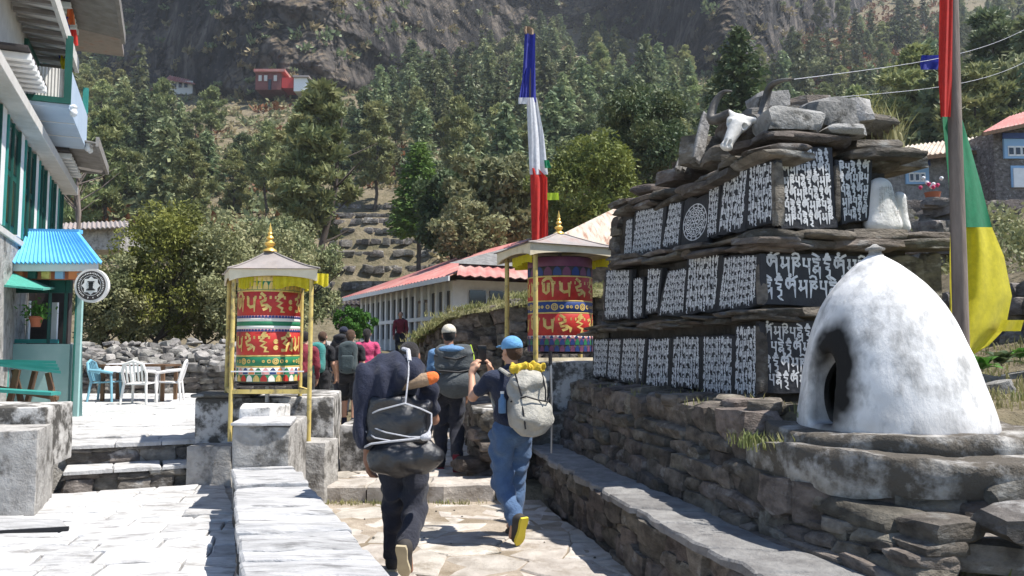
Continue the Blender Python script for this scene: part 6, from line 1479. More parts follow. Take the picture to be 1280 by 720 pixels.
# porter with the cream cap and the big grey load
p3_, X3 = person('porter in a cream cap and blue shirt carrying a large grey load', (-.76,9.75,.2), R(8), .99, walk(.12,-.16,'r',.6), [hang(-1,.12,.2), hang(1,.05)], lean=.08,
    outfit=dict(leg='darktrouser', top='shirtblue', cap='capcream', hair='hairdark', boot='bootdark', sole='maroon'), h=.012, skin='skindark')
l3 = thing('porter_load', 'large dark grey duffel load on the porter in the cream cap', 'bundle', X3 @ Vector((.05,-.25,1)))
soft('grey_duffel', [('e',(.10,-.27,1.06),(.26,.19,.17)), ('e',(.06,-.26,1.0),(.2,.17,.13))], m_['packgrey'], l3, h=.012, k=.06, wr=(.018,18,4), xf=X3)
soft('upper_duffel', [('b',(.04,-.25,1.33),(.23,.15,.17),.1)], m_['packgrey'], l3, h=.012, k=.06, wr=(.02,20,14,6,(1,1,2)), xf=X3)
soft('blue_sheet', [('e',(.02,-.28,1.45),(.2,.14,.05))], m_['shirtblue'], l3, h=.012, k=.03, wr=(.016,30,4), xf=X3)
soft('side_pack', [('b',(-.21,-.18,1.02),(.10,.12,.16),.07)], m_['navy'], l3, h=.012, k=.04, wr=(.014,24,4), xf=X3)
for pts in ([(.24,-.2,1.5),(.27,-.3,1.36),(.27,-.36,1.2)], [(-.2,-.36,1.38),(.05,-.43,1.33),(.26,-.36,1.40)], [(-.16,-.40,1.2),(.08,-.44,1.18),(.32,-.34,1.22)]): MB().tube(xt(X3, pts), .012, 6).build('strap', m_['f_lime' if pts[0][0] > 0 else 'black'], l3, smooth=True)
# trekkers further up
def trekker(label, px, Y, z, yaw, s, of, packmk, packlab, legs=None, h=.016, tall=0., arms=None, group=None):
    t_, X = person(label, ((px-640)/F*Y, Y, z), yaw, s, legs or walk(.1,-.12), arms or [hang(-1,.05), hang(1,.08)], lean=.04, outfit=of, h=h)
    if packmk:
        k_ = pack('backpack', packlab, X, [('b',(0,-.22,1.22),(.16,.11,.26+tall/2),.08), ('e',(0,-.30,1.08),(.15,.08,.13)), ('e',(0,-.22,1.46+tall),(.15,.12,.07))], packmk, h=.016)
        MB().tube(xt(X, [(-.1,-.345,1.0),(-.1,-.345,1.2),(-.09,-.3,1.46)]), .01, 6).build('strap', m_['black'], k_); MB().tube(xt(X, [(.1,-.345,1.0),(.1,-.345,1.2),(.09,-.3,1.46)]), .01, 6).build('strap', m_['black'], k_)
        for x in (-.13,.13): MB().tube(xt(X, [(x,-.12,1.44),(x*1.05,.02,1.47),(x*1.1,.13,1.35),(x*1.15,.05,1.05)]), .016, 6).build('shoulder_strap', m_['black'], k_, smooth=True)
        so_ = soft('front_pocket', [('b',(0,-.335,1.15),(.11,.04,.13),.03)], m_['packslate'], k_, h=.016, k=.02, xf=X)
    return t_, X
trekker('trekker in black shorts with long brown hair and a slate rucksack', 438, 14.2, .27, R(4), .98, dict(short=1, leg='blackcloth', top='blackcloth', hair='hairbrown', longhair=1, boot='navy'), 'packslate', 'slate grey rucksack on the trekker in black shorts')
trekker('trekker in black carrying a turquoise rucksack beside the wheel canopy', 402, 14.9, .27, R(-8), .97, dict(leg='blackcloth', top='blackcloth', hair='hairbrown', boot='bootdark'), 'packteal', 'turquoise rucksack on the trekker in black')
trekker('trekker in a pink top walking ahead of the group', 459, 16.3, .32, R(10), .99, dict(leg='darktrouser', top='pink', hair='hairdark', longhair=1), None, None)
trekker('trekker with a tall black pack ahead of the slate rucksack', 429, 16.0, .32, R(0), 1.0, dict(leg='darktrouser', top='navy', sleeve='long', cap='navy', hair='hairdark'), 'blackcloth', 'tall black pack on the trekker in the navy cap', tall=.08)
trekker('person in a maroon top half hidden behind the yellow canopy post', 381, 14.0, .27, R(10), .96, dict(leg='blackcloth', top='maroon', sleeve='long', hair='hairdark'), None, None)
trekker('person in a red jacket and navy vest standing before the lodge', 501, 28.6, 1.2, R(180), 1.0, dict(leg='darktrouser', top='maroon', sleeve='long', hair='hairdark'), 'navy', 'navy pack carried by the person before the lodge', legs=walk(0,0), h=.022)
# ------------------------------------------------------------ trees
def quads(C, U, Vv):
    """leaf quads from centres and two half-axes"""
    n = len(C); V = np.empty((n, 4, 3)); V[:,0] = C-U*.9-Vv*.35; V[:,1] = C+U*.2-Vv; V[:,2] = C+U; V[:,3] = C-U*.1+Vv
    return V.reshape(-1, 3), np.arange(n*4).reshape(n, 4)
def unit(a): return a/np.maximum(1e-9, np.linalg.norm(a, axis=-1, keepdims=True))
def conifer_mesh(seed, Hh=10., Rr=2.0, whorls=30, mk='fir', dens=9, size=.34, droop=.35, low=.08, irr=.25, power=.8):
    r = np.random.RandomState(seed); C = []; U = []; Vv = []
    for i in range(whorls):
        t = low + (1-low)*(i + r.uniform(-.3,.3))/whorls; t = min(max(t, low), .995); z = Hh*t; nb = int(5 + 4*(1-t)); a0 = r.uniform(0, 6.28)
        for b in range(nb):
            if r.rand() < .10: continue
            a = a0 + 6.283*b/nb + r.uniform(-.35,.35); l = Rr*((1-t)**power)*r.uniform(1-irr*1.6, 1+irr) + .12
            k = max(2, int(dens*l/Rr*1.3)+1); s = (np.arange(k)+r.uniform(.2,.9,k))/k
            d = np.array((math.cos(a), math.sin(a), 0)); up = r.uniform(-.05,.28)
            pos = np.outer(s*l, d); pos[:,2] = z + s*l*up - droop*l*s*s
            for rep in range(2):
                c = pos + r.normal(0, .055*Rr*.6+.03, (k,3)); C.append(c)
                u = unit(d + r.normal(0,.55,(k,3)) + np.array((0,0,-.25)))*size*r.uniform(.7,1.25,(k,1)); w = unit(np.cross(u, np.array((0,0,1.))) + r.normal(0,.45,(k,3)))*size*.45*r.uniform(.7,1.2,(k,1))
                U.append(u); Vv.append(w)
    C, U, Vv = map(np.concatenate, (C, U, Vv)); V, Q = quads(C, U, Vv); return mesh_np('crown', V, Q, m_[mk])
def trunk_mesh(seed, Hh, r0, mk='barkfar', bend=.15, limbs=0, low=.3, spread=1.):
    rn = random.Random(seed); mb = MB(); pts = []; x = y = 0.
    for i in range(7): pts.append((x, y, Hh*i/6 - .3*(i == 0))); x += rn.gauss(0, bend); y += rn.gauss(0, bend)
    mb.tube(pts, [r0*(1-i/6.6)**.8 for i in range(7)], 7)
    for k in range(limbs):
        f = rn.uniform(low, .8); i = int(f*6); p = Vector(pts[i]); a = rn.uniform(0, 6.28); d = Vector((math.cos(a), math.sin(a), rn.uniform(.3,.9)))*spread*rn.uniform(.6,1.1)
        mb.tube([p, p+d*.5+Vector((0,0,.1)), p+d+Vector((0,0,.25))], [r0*.45*(1-f*.6), r0*.3*(1-f*.5), .02], 5)
    V = np.array(mb.v); return mesh_np('trunk', V, mb.f, m_[mk], smooth=True, sharp=60)
def broad_mesh(seed, rx, rz, zc, n, leaf, mk, clumps=40, flat=.9, hole=.12, elong=2.2):
    r = np.random.RandomState(seed); cc = unit(r.normal(size=(clumps,3)))*np.cbrt(r.uniform(.12,1,(clumps,1)))*np.array((rx,rx,rz))
    cc[:,2] = np.where(cc[:,2] < -rz*.75, -rz*.75, cc[:,2]); cc += r.normal(0,.08*rx,(clumps,3)); rad = r.uniform(.18,.36,clumps)*(rx+rz)/2
    idx_ = r.randint(0, clumps, n); o = unit(r.normal(size=(n,3)))*(r.uniform(.35,1,(n,1))**.6); C = cc[idx_] + o*rad[idx_][:,None]; C[:,2] += zc
    U = unit(o*.6 + r.normal(0,.8,(n,3)) + np.array((0,0,-.2)))*leaf*r.uniform(.6,1.3,(n,1)); Vv = unit(np.cross(U, r.normal(size=(n,3))))*leaf/elong*r.uniform(.7,1.2,(n,1))
    V, Q = quads(C, U, Vv); return mesh_np('crown', V, Q, m_[mk])
def pine_mesh(seed, Hh, Rr, mk='pine', n=4200, low=.25, size=.36):
    r = np.random.RandomState(seed); cl = []
    for i in range(46):
        t = low + (1-low)*((i+r.rand())/46); a = r.uniform(0,6.28); env = Rr*(np.sin(math.pi*min(1,(t-low)/(1-low)*.80+.20)))**.8
        l = env*r.uniform(.25,1.05); cl.append((l*math.cos(a), l*math.sin(a), Hh*t, r.uniform(.30,.55)*Rr*.62))
    cl.append((0,0,Hh*.97,.3*Rr)); cl = np.array(cl); k = r.randint(0, len(cl), n)
    o = unit(r.normal(size=(n,3)))*r.uniform(.2,1,(n,1))**.5; o[:,2] *= .62; C = cl[k,:3] + o*cl[k,3:4]
    U = unit(o + r.normal(0,.5,(n,3)) + np.array((0,0,.35)))*size*r.uniform(.6,1.2,(n,1)); Vv = unit(np.cross(U, r.normal(size=(n,3))))*size*.26
    V, Q = quads(C, U, Vv); return mesh_np('crown', V, Q, m_[mk])
def plant_tree(name, label, cat, loc, crown, trunk, rz, s, sz=None, group=None):
    t_ = thing(name, label, cat, loc, group); t_.rotation_euler = (0,0,rz); t_.scale = (s, s, sz or s)
    for nm, me in (('trunk', trunk), ('crown', crown)):
        if me is None: continue
        o = bpy.data.objects.new(nm, me); COL.objects.link(o); o.parent = t_
    return t_
FIRS = [(conifer_mesh(100+i, 9, 2.5+.35*(i%3), 26, 'fir', 10, .40, .28+.08*(i%3), .03+.02*i, .34, .62+.08*(i%2)), trunk_mesh(i, 8.4, .16)) for i in range(6)]
PINES = [(pine_mesh(200+i, 10, 2.3+.3*(i%2), 'pine', 4200, .16+.05*i), trunk_mesh(30+i, 9.0, .17, limbs=5, spread=1.6)) for i in range(5)]
OLIVES = [(broad_mesh(300+i, 2.3, 2.2, 3.0, 4200, .26, 'olive', 44), trunk_mesh(50+i, 4.0, .14, limbs=6, spread=1.6)) for i in range(3)]
DARKS = [(broad_mesh(320+i, 2.2, 2.8, 3.6, 4600, .26, 'darkleaf', 46), trunk_mesh(60+i, 5.0, .16, limbs=6, spread=1.7)) for i in range(3)]
rnd = random.Random(2024); placed = []; cnt = {}
def tree_ok(px, py):
    if 395 < px < 560 and py > 225: return False
    if py < lerp_tab(BASEPY, px) + (4 if px < 1020 else -40): return False
    if 205 < px < 255 and 85 < py < 135: return False
    if 305 < px < 395 and 95 < py < 185: return False
    if 120 < px < 480 and py < lerp_tab(BASEPY, px) + 34: return False
    if 480 < px < 1010 and py < lerp_tab(BASEPY, px) + 16: return False
    return True
tries = 0; NT = 245
while len(placed) < NT and tries < 6000:
    tries += 1; px = rnd.uniform(70, 1330); py = rnd.uniform(-30, 305)
    if not tree_ok(px, py): continue
    if 225 < px < 420 and 105 < py < 215 and rnd.random() < .85: continue        # bare scrubby shoulder
    if 1030 < px < 1190 and py < 150 and rnd.random() < .72: continue
    Y = ground_y(px, py)
    if Y is None or Y > 262: continue
    hpx = 10*.85/Y*F; md = hpx*.23
    if any(abs(px-a) < max(md,b)*.9 and abs(py-c) < max(md,b)*1.25 for a, b, c in placed): continue
    placed.append((px, md, py)); x = (px-640)/F*Y; z = H(x, Y)-.25
    left = px < 330; right = px > 1000; w = rnd.random()
    if w < (.36 if left else .46 if right else .56): k = 'fir'
    elif w < (.84 if left else .86 if right else .86): k = 'pine'
    else: k = 'olive' if rnd.random() < .6 else 'dark'
    cr, tr = rnd.choice({'fir': FIRS, 'pine': PINES, 'olive': OLIVES, 'dark': DARKS}[k]); s = {'fir': rnd.uniform(.70,1.15), 'pine': rnd.uniform(.62,.95), 'olive': rnd.uniform(.7,1.1), 'dark': rnd.uniform(.7,1.15)}[k]*(1.0 if Y < 150 else 1.12)
    big = 'tall' if s > {'fir': .95, 'pine': .8, 'olive': .9, 'dark': .92}[k] else 'small'; where = ('high' if Y > 115 else 'low') + ' on the slope ' + ('behind the guest house' if px < 260 else 'below the cliff hermitage' if px < 420 else 'above the red roofed lodge' if px < 700 else 'behind the mani wall' if px < 1000 else 'above the stone cottages')
    lab = big + ' ' + {'fir': 'dark blue-green fir ', 'pine': 'yellow-green open crowned pine ', 'olive': 'grey-green broad-leaved tree ', 'dark': 'dark rounded broad-leaved tree '}[k] + where
    lab_old = {'fir': 'dark blue-green fir standing on the forested hillside', 'pine': 'lighter yellow-green pine standing on the forested hillside', 'olive': 'grey-green broad-leaved tree standing on the forested hillside', 'dark': 'dark rounded broad-leaved tree standing on the forested hillside'}[k]
    plant_tree({'fir':'fir_tree','pine':'pine_tree','olive':'leafy_tree','dark':'leafy_tree'}[k], lab, 'tree', (x,Y,z), cr, tr, rnd.uniform(0,6.28), s, s*rnd.uniform(.9,1.2), lab + ' (set)')
# single trees one can point at
def fit(px, ytop, ybase, Y): a, b = at(px, ybase, Y), at(px, ytop, Y); return a, b.z-a.z
for (name, lab, px, yt, yb, Y, cr, tr, hh, wide, sd) in [
    ('cypress_tree', 'bright green narrow conifer with a bare trunk above the terraced field', 523, 180, 335, 48, conifer_mesh(1, 10, 2.3, 60, 'cypress', 22, .20, .02, .26, .10, .62), trunk_mesh(3, 9, .15), 10, 1.25, 0),
    ('pine_tree', 'tall pale green pine with open crown left of the terraced field', 400, 112, 340, 46, pine_mesh(2, 10, 2.7, 'pine', 6500, .22, .33), trunk_mesh(5, 9, .2, limbs=7, spread=2), 10, 1.05, 1),
    ('pine_tree', 'second pale pine standing close behind the tall pale one', 372, 150, 330, 52, pine_mesh(3, 10, 2.3, 'pine', 5200, .2), trunk_mesh(6, 9, .18, limbs=6, spread=2), 10, 1.0, 2),
    ('leafy_tree', 'yellow-green leafy tree between the flag and the mani wall', 735, 172, 318, 29, broad_mesh(4, 2.0, 1.9, 2.4, 16000, .095, 'limeleaf', 60), trunk_mesh(7, 3.2, .1, limbs=8, low=.2, spread=1.5), 4.5, 1.05, 3),
    ('leafy_tree', 'large dark glossy tree directly behind the mani wall', 806, 98, 300, 34, broad_mesh(5, 1.75, 2.4, 4.2, 17000, .11, 'darkleaf', 60), trunk_mesh(8, 5, .14, limbs=8, spread=1.5), 7.0, .98, 4),
    ('fir_tree', 'bushy dark green conifer rising behind the yak skull', 926, 34, 210, 42, conifer_mesh(6, 10, 3.2, 44, 'darkleaf', 15, .30, .15, .1, .25, .6), trunk_mesh(9, 9, .16), 10, .98, 5),
    ('pine_tree', 'layered pine with bare lower trunk behind the plastered cottage', 1150, 62, 232, 52, pine_mesh(7, 10, 2.9, 'pine', 6000, .42, .34), trunk_mesh(10, 9, .18, limbs=7, spread=2), 10, 1.1, 6),
    ('pine_tree', 'dark pine right of the wooden flag pole above the stone house', 1240, 20, 190, 50, pine_mesh(8, 10, 2.9, 'fir', 6500, .25, .34), trunk_mesh(11, 9, .18, limbs=6, spread=2), 10, 1.1, 7),
    ('fir_tree', 'dense fir at the edge of the view above the red roof', 1292, 0, 170, 47, FIRS[1][0], FIRS[1][1], 10, 1.15, 8),
    ('leafy_tree', 'grey-green bushy tree behind the blue, white and red flag', 618, 188, 318, 38, broad_mesh(9, 2.6, 2.3, 2.7, 9000, .2, 'olive', 60), trunk_mesh(12, 3.5, .12, limbs=7, spread=1.6), 5.2, 1.05, 9),
    ('leafy_tree', 'dark bushy tree left of the flag above the lodge roof', 566, 214, 330, 41, broad_mesh(10, 2.0, 2.2, 2.7, 7000, .2, 'darkleaf', 52), trunk_mesh(13, 3.5, .12, limbs=7, spread=1.5), 5.0, 1.0, 10),
    ('leafy_tree', 'rounded grey-green tree above the lodge beyond the bright conifer', 586, 250, 335, 34, broad_mesh(21, 2.1, 2.0, 2.4, 6500, .18, 'olive', 52), trunk_mesh(25, 3.2, .12, limbs=7, spread=1.5), 4.6, 1.1, 11),
    ('leafy_tree', 'yellow-green leafy tree over the rubble wall behind the chairs', 205, 250, 452, 22.5, broad_mesh(11, 1.4, 1.9, 2.4, 19000, .062, 'limeleaf', 50), trunk_mesh(14, 3.2, .08, limbs=8, low=.15, spread=1.2), 4.4, 1.0, 12),
    ('leafy_tree', 'silvery olive-green tree behind the pedestal prayer wheel canopy', 305, 250, 452, 23, broad_mesh(12, 1.65, 1.9, 2.4, 21000, .062, 'olive', 54), trunk_mesh(15, 3.2, .08, limbs=8, low=.15, spread=1.3), 4.4, 1.0, 13),
    ('leafy_tree', 'grey-green leafy tree between the yellow-green and the silvery ones', 252, 300, 450, 24.5, broad_mesh(13, 1.3, 1.6, 2.0, 15000, .066, 'olive', 54), trunk_mesh(16, 2.6, .07, limbs=7, low=.15, spread=1.1), 3.7, 1.05, 14),
    ('leafy_tree', 'low olive bush tree over the rubble wall beside the round sign', 138, 318, 448, 21.5, broad_mesh(14, 1.15, 1.35, 1.7, 15000, .062, 'olive', 50), trunk_mesh(17, 2.2, .06, limbs=7, low=.15, spread=1.), 3.1, 1.05, 15),
    ('leafy_tree', 'yellow-green bush tree beyond the round sign', 168, 330, 448, 25.5, broad_mesh(15, 1.4, 1.5, 1.9, 12000, .07, 'limeleaf', 50), trunk_mesh(18, 2.4, .06, limbs=7, spread=1.), 3.5, 1.05, 16),
    ('leafy_tree', 'olive-green tree right of the pedestal prayer wheel canopy', 362, 270, 450, 27, broad_mesh(16, 1.5, 1.9, 2.4, 15000, .075, 'olive', 56), trunk_mesh(19, 3, .08, limbs=7, spread=1.2), 4.4, .95, 17),
    ('garden_bush', 'round bright green bush in front of the lodge', 443, 388, 425, 25, broad_mesh(17, .62, .42, .5, 4500, .075, 'greenplant', 34), trunk_mesh(20, .6, .04, limbs=3, spread=.3), .95, 1., 18),
    ('pine_tree', 'pine with a dark trunk rising past the terraced field steps', 468, 130, 262, 78, pine_mesh(18, 10, 2.4, 'pine', 5200, .25), trunk_mesh(21, 9, .17, limbs=6, spread=1.8), 10, 1., 19),
    ('fir_tree', 'tall fir left of the hermitage, darker than its neighbours', 515, 40, 130, 150, FIRS[2][0], FIRS[2][1], 10, 1.15, 20),
    ]:
    a, h_ = fit(px, yt, yb, Y); s = h_/hh; plant_tree(name, lab, 'bush' if 'bush' in name else 'tree', (a.x,a.y,a.z), cr, tr, sd*1.3, s*wide, s)
# bare tree by the guest house
bt_ = thing('bare_tree', 'leafless grey tree rising behind the porch roof', 'tree', at(95,300,30)); rn = random.Random(4); mb = MB(); base = at(96,305,30)
mb.tube([base-Vector((0,0,1.5)), base+Vector((.05,0,1.2)), base+Vector((-.1,0,2.6))], [.09,.07,.045], 7)
for k in range(16):
    p0 = base + Vector((-.03,0,rn.uniform(.7,2.6))); d = Vector((rn.gauss(0,.7), rn.gauss(0,.5), rn.uniform(.5,1.3))); mb.tube([p0, p0+d*.5, p0+d+Vector((rn.gauss(0,.15),0,.1))], [.035,.02,.007], 5)
mb.build('trunk', m_['polewood'], bt_, smooth=True)

# ------------------------------------------------------------ far wood and scrub that read as one mass
def scatter(name, label, cat, pts, mk, per, size, spread, seed, elong=2., up=.3):
    r = np.random.RandomState(seed); P = np.array(pts); n = len(P)*per; k = np.repeat(np.arange(len(P)), per)
    o = unit(r.normal(size=(n,3)))*r.uniform(.2,1,(n,1)); o[:,2] = np.abs(o[:,2])*.8; sc = P[k,3:4]
    C = P[k,:3] + o*spread*sc; U = unit(o + r.normal(0,.6,(n,3)) + np.array((0,0,up)))*size*sc*r.uniform(.6,1.3,(n,1)); Vv = unit(np.cross(U, r.normal(size=(n,3))))*size*sc/elong
    V, Q = quads(C, U, Vv); o_ = link(bpy.data.objects.new(name, mesh_np(name, V, Q, m_[mk]))); return tag(o_, label, cat, kind='stuff')
def hill_pts(n, f, seed, smin_=.6, smax=1.4, Yr=None):
    rn = random.Random(seed); out = []
    while len(out) < n:
        px = rn.uniform(60, 1340); py = rn.uniform(-40, 330)
        if not f(px, py, rn): continue
        Y = ground_y(px, py) if Yr is None else rn.uniform(*Yr)
        if Y is None: continue
        x = (px-640)/F*Y; out.append((x, Y, H(x, Y)-.05, rn.uniform(smin_, smax)*(1 if Y < 120 else 1.3)))
    return out
cl_ok = lambda px, py: py > lerp_tab(BASEPY, px) - 6 and not (398 < px < 548 and py > 238)
scatter('hillside_scrub', 'dry brown scrub covering the hillside between the trees', 'scrub', hill_pts(3400, lambda px, py, r: cl_ok(px,py), 1), 'dryleaf', 26, .24, .8, 1)
scatter('rust_scrub', 'rust coloured thorn scrub on the upper slopes', 'scrub', hill_pts(900, lambda px, py, r: cl_ok(px,py) and ((1010 < px < 1200 and py < 175) or (560 < px < 640 and 60 < py < 160) or r.random() < .05), 2, .8, 2.2), 'rustleaf', 28, .26, 1.0, 2)
scatter('green_scrub', 'grey-green undergrowth on the hillside', 'undergrowth', hill_pts(1800, lambda px, py, r: cl_ok(px,py) and not (385 < px < 560 and py > 232 and r.random() < .8), 3, .7, 1.7), 'olive', 30, .26, 1.0, 3)
scatter('dark_scrub', 'dark evergreen undergrowth below the firs', 'undergrowth', hill_pts(900, lambda px, py, r: cl_ok(px,py) and not (385 < px < 560 and py > 232) and not (225 < px < 420 and 110 < py < 205), 4, .8, 1.9), 'fir', 34, .28, 1.1, 4)
# far firs too small to single out, between and above the nearer ones
r = np.random.RandomState(9); base = conifer_mesh(77, 10, 2.1, 15, 'fir', 4, .62, .35, .05, .3)
bv = np.empty(len(base.vertices)*3, np.float32); base.vertices.foreach_get('co', bv); bv = bv.reshape(-1,3); allV = []
pts = hill_pts(130, lambda px, py, rn: tree_ok(px, py) and py < 190 and not (225 < px < 420 and 105 < py < 205), 14, .45, .95)
for (x, y, z, s) in pts:
    a = r.uniform(0,6.28); ca_, sa_ = math.cos(a), math.sin(a); v = bv*np.array((s,s,s*r.uniform(.9,1.25))); v = np.stack([v[:,0]*ca_-v[:,1]*sa_, v[:,0]*sa_+v[:,1]*ca_, v[:,2]], 1) + np.array((x,y,z-.2)); allV.append(v)
allV = np.concatenate(allV); fw = link(bpy.data.objects.new('far_wood', mesh_np('far_wood', allV, np.arange(len(allV)).reshape(-1,4), m_['fir']))); tag(fw, 'mass of small dark firs filling the far slopes', 'forest', kind='stuff')
# bushes clinging to the cliff ledges
rn = random.Random(31); cp = []
for k in range(700):
    i, j = rn.randrange(NXc), rn.randrange(4, NZc-40); v = Vc[i, j]; cp.append((v[0], v[1]-.4, v[2], rn.uniform(.5,1.6)))
scatter('cliff_scrub', 'sparse brown shrubs clinging to the cliff ledges', 'scrub', cp[:420], 'dryleaf', 24, .5, 1.3, 21)
scatter('cliff_bushes', 'dark green bushes rooted in the cliff cracks', 'bushes', cp[420:], 'fir', 30, .5, 1.5, 22)
# ------------------------------------------------------------ grass, weeds and loose stones near by
def blades(name, label, cat, spots, mk, per, hgt, seed, spread=.12, wid=.006, parent=None, lean=(.15,.7)):
    """spots: (x, y, z, scale)"""
    r = random.Random(seed); V = []; Fc = []
    for (x, y, z, s) in spots:
        for k in range(per):
            a = r.uniform(0, 6.28); q = r.random()**.5*spread*s; bx, by = x+q*math.cos(a), y+q*math.sin(a); h = hgt*s*r.uniform(.5,1.2); b = r.uniform(0,6.28); l = h*r.uniform(*lean); w = wid*s*r.uniform(.7,1.4)
            px_, py_ = math.cos(b+1.57)*w, math.sin(b+1.57)*w; mx_, my_ = bx+math.cos(b)*l*.35, by+math.sin(b)*l*.35; i = len(V)
            V += [(bx-px_,by-py_,z-.01),(bx+px_,by+py_,z-.01),(mx_+px_*.7,my_+py_*.7,z+h*.62),(mx_-px_*.7,my_-py_*.7,z+h*.62),(bx+math.cos(b)*l,by+math.sin(b)*l,z+h)]
            Fc += [(i,i+1,i+2,i+3),(i+3,i+2,i+4)]
    if parent is not None: V = np.array(V) - np.array(W[parent.name])
    o = link(bpy.data.objects.new(name, mesh_np(name, V, Fc, m_[mk])), parent, W[parent.name] if parent is not None else (0,0,0)); return tag(o, label, cat, kind='stuff')
rn = random.Random(3)
# bank right of the incense burner
sp_ = [(x, y, H(x, y), rn.uniform(.6,1.3)) for x, y in ((rn.uniform(1.9,6.5), rn.uniform(2.6,9.5)) for _ in range(900)) if math.hypot(x-PC.x-.1, y-PC.y) > 1.08 and not (1.0 < x < 3.9 and y > 6.2)]
blades('bank_grass', 'short dry and green grass tufts on the bank beside the incense burner', 'grass', sp_, 'grass', 9, .10, 5)
# grassy top of the rubble terrace
sp_ = [(v[0]+rn.gauss(0,.12), v[1]+rn.gauss(0,.12), v[2], rn.uniform(.6,1.3)) for v in rn.choices([v for k, v in enumerate(TURF) if k % 9 < 7], k=1300)]
blades('terrace_grass', 'pale tufted grass over the top of the rubble terrace', 'grass', sp_, 'grass', 14, .075, 6, spread=.14, wid=.008, lean=(.4,1.6))
# dry tuft on the mani wall, small weeds in walls and path edges
sp_ = [tuple(at(rn.uniform(1062,1112), rn.uniform(180,196), rn.uniform(7.9,8.8))) + (rn.uniform(.8,1.5),) for _ in range(60)]
blades('dry_tuft', 'tall dry grass tuft behind the boulders on the mani wall', 'grass', sp_, 'grass', 16, .34, 7, spread=.16, wid=.007)
sp_ = [(*poly_at(RB, rn.uniform(1.2,5.8))[0], 0, 0) for _ in range(26)]; sp_ = [(x+.25+rn.uniform(0,.5), y+.1, 1.2, rn.uniform(.5,1.1)) for x, y, _, _ in sp_] + [(1.62+rn.uniform(-.1,.2), 5.25+rn.uniform(-.2,.3), 1.02, 1.) for _ in range(14)]
blades('ledge_weeds', 'small weeds along the ledge below the inscribed stones', 'weeds', sp_, 'grass', 10, .09, 8)
sp_ = [(rn.uniform(-2.1,-.3), 8.52+rn.uniform(-.03,.05), .02, rn.uniform(.5,1.)) for _ in range(60)] + [(-1.98+.30*(7.2-y)*1.28+rn.uniform(0,.1), y, .01, rn.uniform(.5,.9)) for y in (rn.uniform(5.5,8.4) for _ in range(25))]
blades('path_weeds', 'thin moss and weeds along the riser of the path step', 'weeds', sp_, 'grass', 9, .05, 9, spread=.08)
# leafy weeds
def weed(label, loc, n, size, mk='greenplant', seed=0, cat='plant'):
    r = random.Random(seed); t_ = thing('leafy_weed', label, cat, loc); loc = Vector(loc)
    for k in range(n):
        a = 2.4*k + r.uniform(-.3,.3); el = r.uniform(.3,1.1); l = size*r.uniform(.6,1.1); d = Vector((math.cos(a)*math.cos(el), math.sin(a)*math.cos(el), math.sin(el))); sd = Vector((-math.sin(a), math.cos(a), 0)); V = []; Fc = []
        for i in range(6):
            f = i/5; w = size*.17*math.sin(math.pi*(.12+.86*f))*(1 if i < 5 else .15); c = d*l*f + Vector((0,0,-l*.35*f*f)); V += [tuple(c-sd*w+Vector((0,0,w*.3))), tuple(c), tuple(c+sd*w+Vector((0,0,w*.3)))]
        for i in range(5): s = 3*i; Fc += [(s,s+1,s+4,s+3),(s+1,s+2,s+5,s+4)]
        o = link(bpy.data.objects.new('leaf', mesh_np('leaf', V, Fc, m_[mk], smooth=True)), t_, loc)
    MB().tube([loc-Vector((0,0,.02)), loc+Vector((0,0,size*.4))], .008, 5).build('stem', m_['stem'], t_); return t_
weed('bright green leafy weed sprouting from the plinth stones', at(1246,606,4.45), 12, .13, seed=1)
weed('green leafy plant at the foot of the wooden flag pole', at(1228,462,6.9), 16, .26, 'greenplant', 2); weed('dark leafy plant between flag pole and burner', at(1252,455,7.4), 16, .28, 'darkleaf', 3); weed('leafy plant on the bank beyond the yellow flag', at(1275,448,7.8), 14, .24, 'greenplant', 4)
weed('low plant at the foot of the plinth by the rough steps', gz(1180,640,.62), 10, .10, seed=5)
# rough steps and boulders on the bank
bs = thing('bank_steps', 'rough stone slabs set as steps up the grassy bank beside the plinth', 'steps', gz(1190,690,.5))
for k, (px, py, z, l, d, h, rz) in enumerate([(1150,684,.60,.62,.34,.16,-.25),(1235,690,.62,.6,.36,.16,-.2),(1255,640,.76,.55,.36,.15,-.1),(1290,655,.80,.5,.35,.15,0),(1120,705,.5,.5,.3,.14,-.3),(1270,610,.9,.5,.34,.14,.1),(1195,712,.45,.55,.3,.15,-.2)]):
    q = gz(px, py, z); put_rock(bs, 'drystone', q, (l,d,h), rz, .08, False, 'step_stone', rnd=random.Random(k))
bk = [(1240,492,1.25,7.0,.42,.3,.2),(1262,522,1.2,6.2,.5,.4,.16),(1225,480,1.3,7.6,.3,.3,.2),(1270,560,1.1,5.5,.5,.4,.2),(1275,480,1.4,7.8,.5,.4,.25)]
for k, (px, py, z, Y, l, d, h) in enumerate(bk):
    q = at(px, py, Y); o = put_rock(None, 'boulder', q, (l,d,h), k*.7, .1, False, 'boulder', rnd=random.Random(k+5)); tag(o, ['grey boulder on the bank right of the burner dome','flat grey boulder beside the upper plinth course','small grey boulder by the flag pole foot','pale boulder at the right edge of the plinth','big boulder on the bank beyond the flag pole'][k], 'boulder')
rwall = thing('bank_wall', 'rough dry-stone wall on the bank behind the yellow flag', 'wall', at(1260,440,9.5)); a, b = at(1150,420,10.5), at(1330,400,9.0)
dry_wall(rwall, [(a.x,a.y),(b.x,b.y)], 1.2, lambda s: 2.35+.1*s, 'drystone', h=(.12,.22), l=(.2,.55), depth=.4, inward=1, batter=.3, seed=120, rough=.08)
rn = random.Random(8); lv = []
sp_ = [(*at(rn.uniform(1170,1300), rn.uniform(270,345), rn.uniform(10.3,13)),) + (rn.uniform(.5,1.1),) for _ in range(60)]
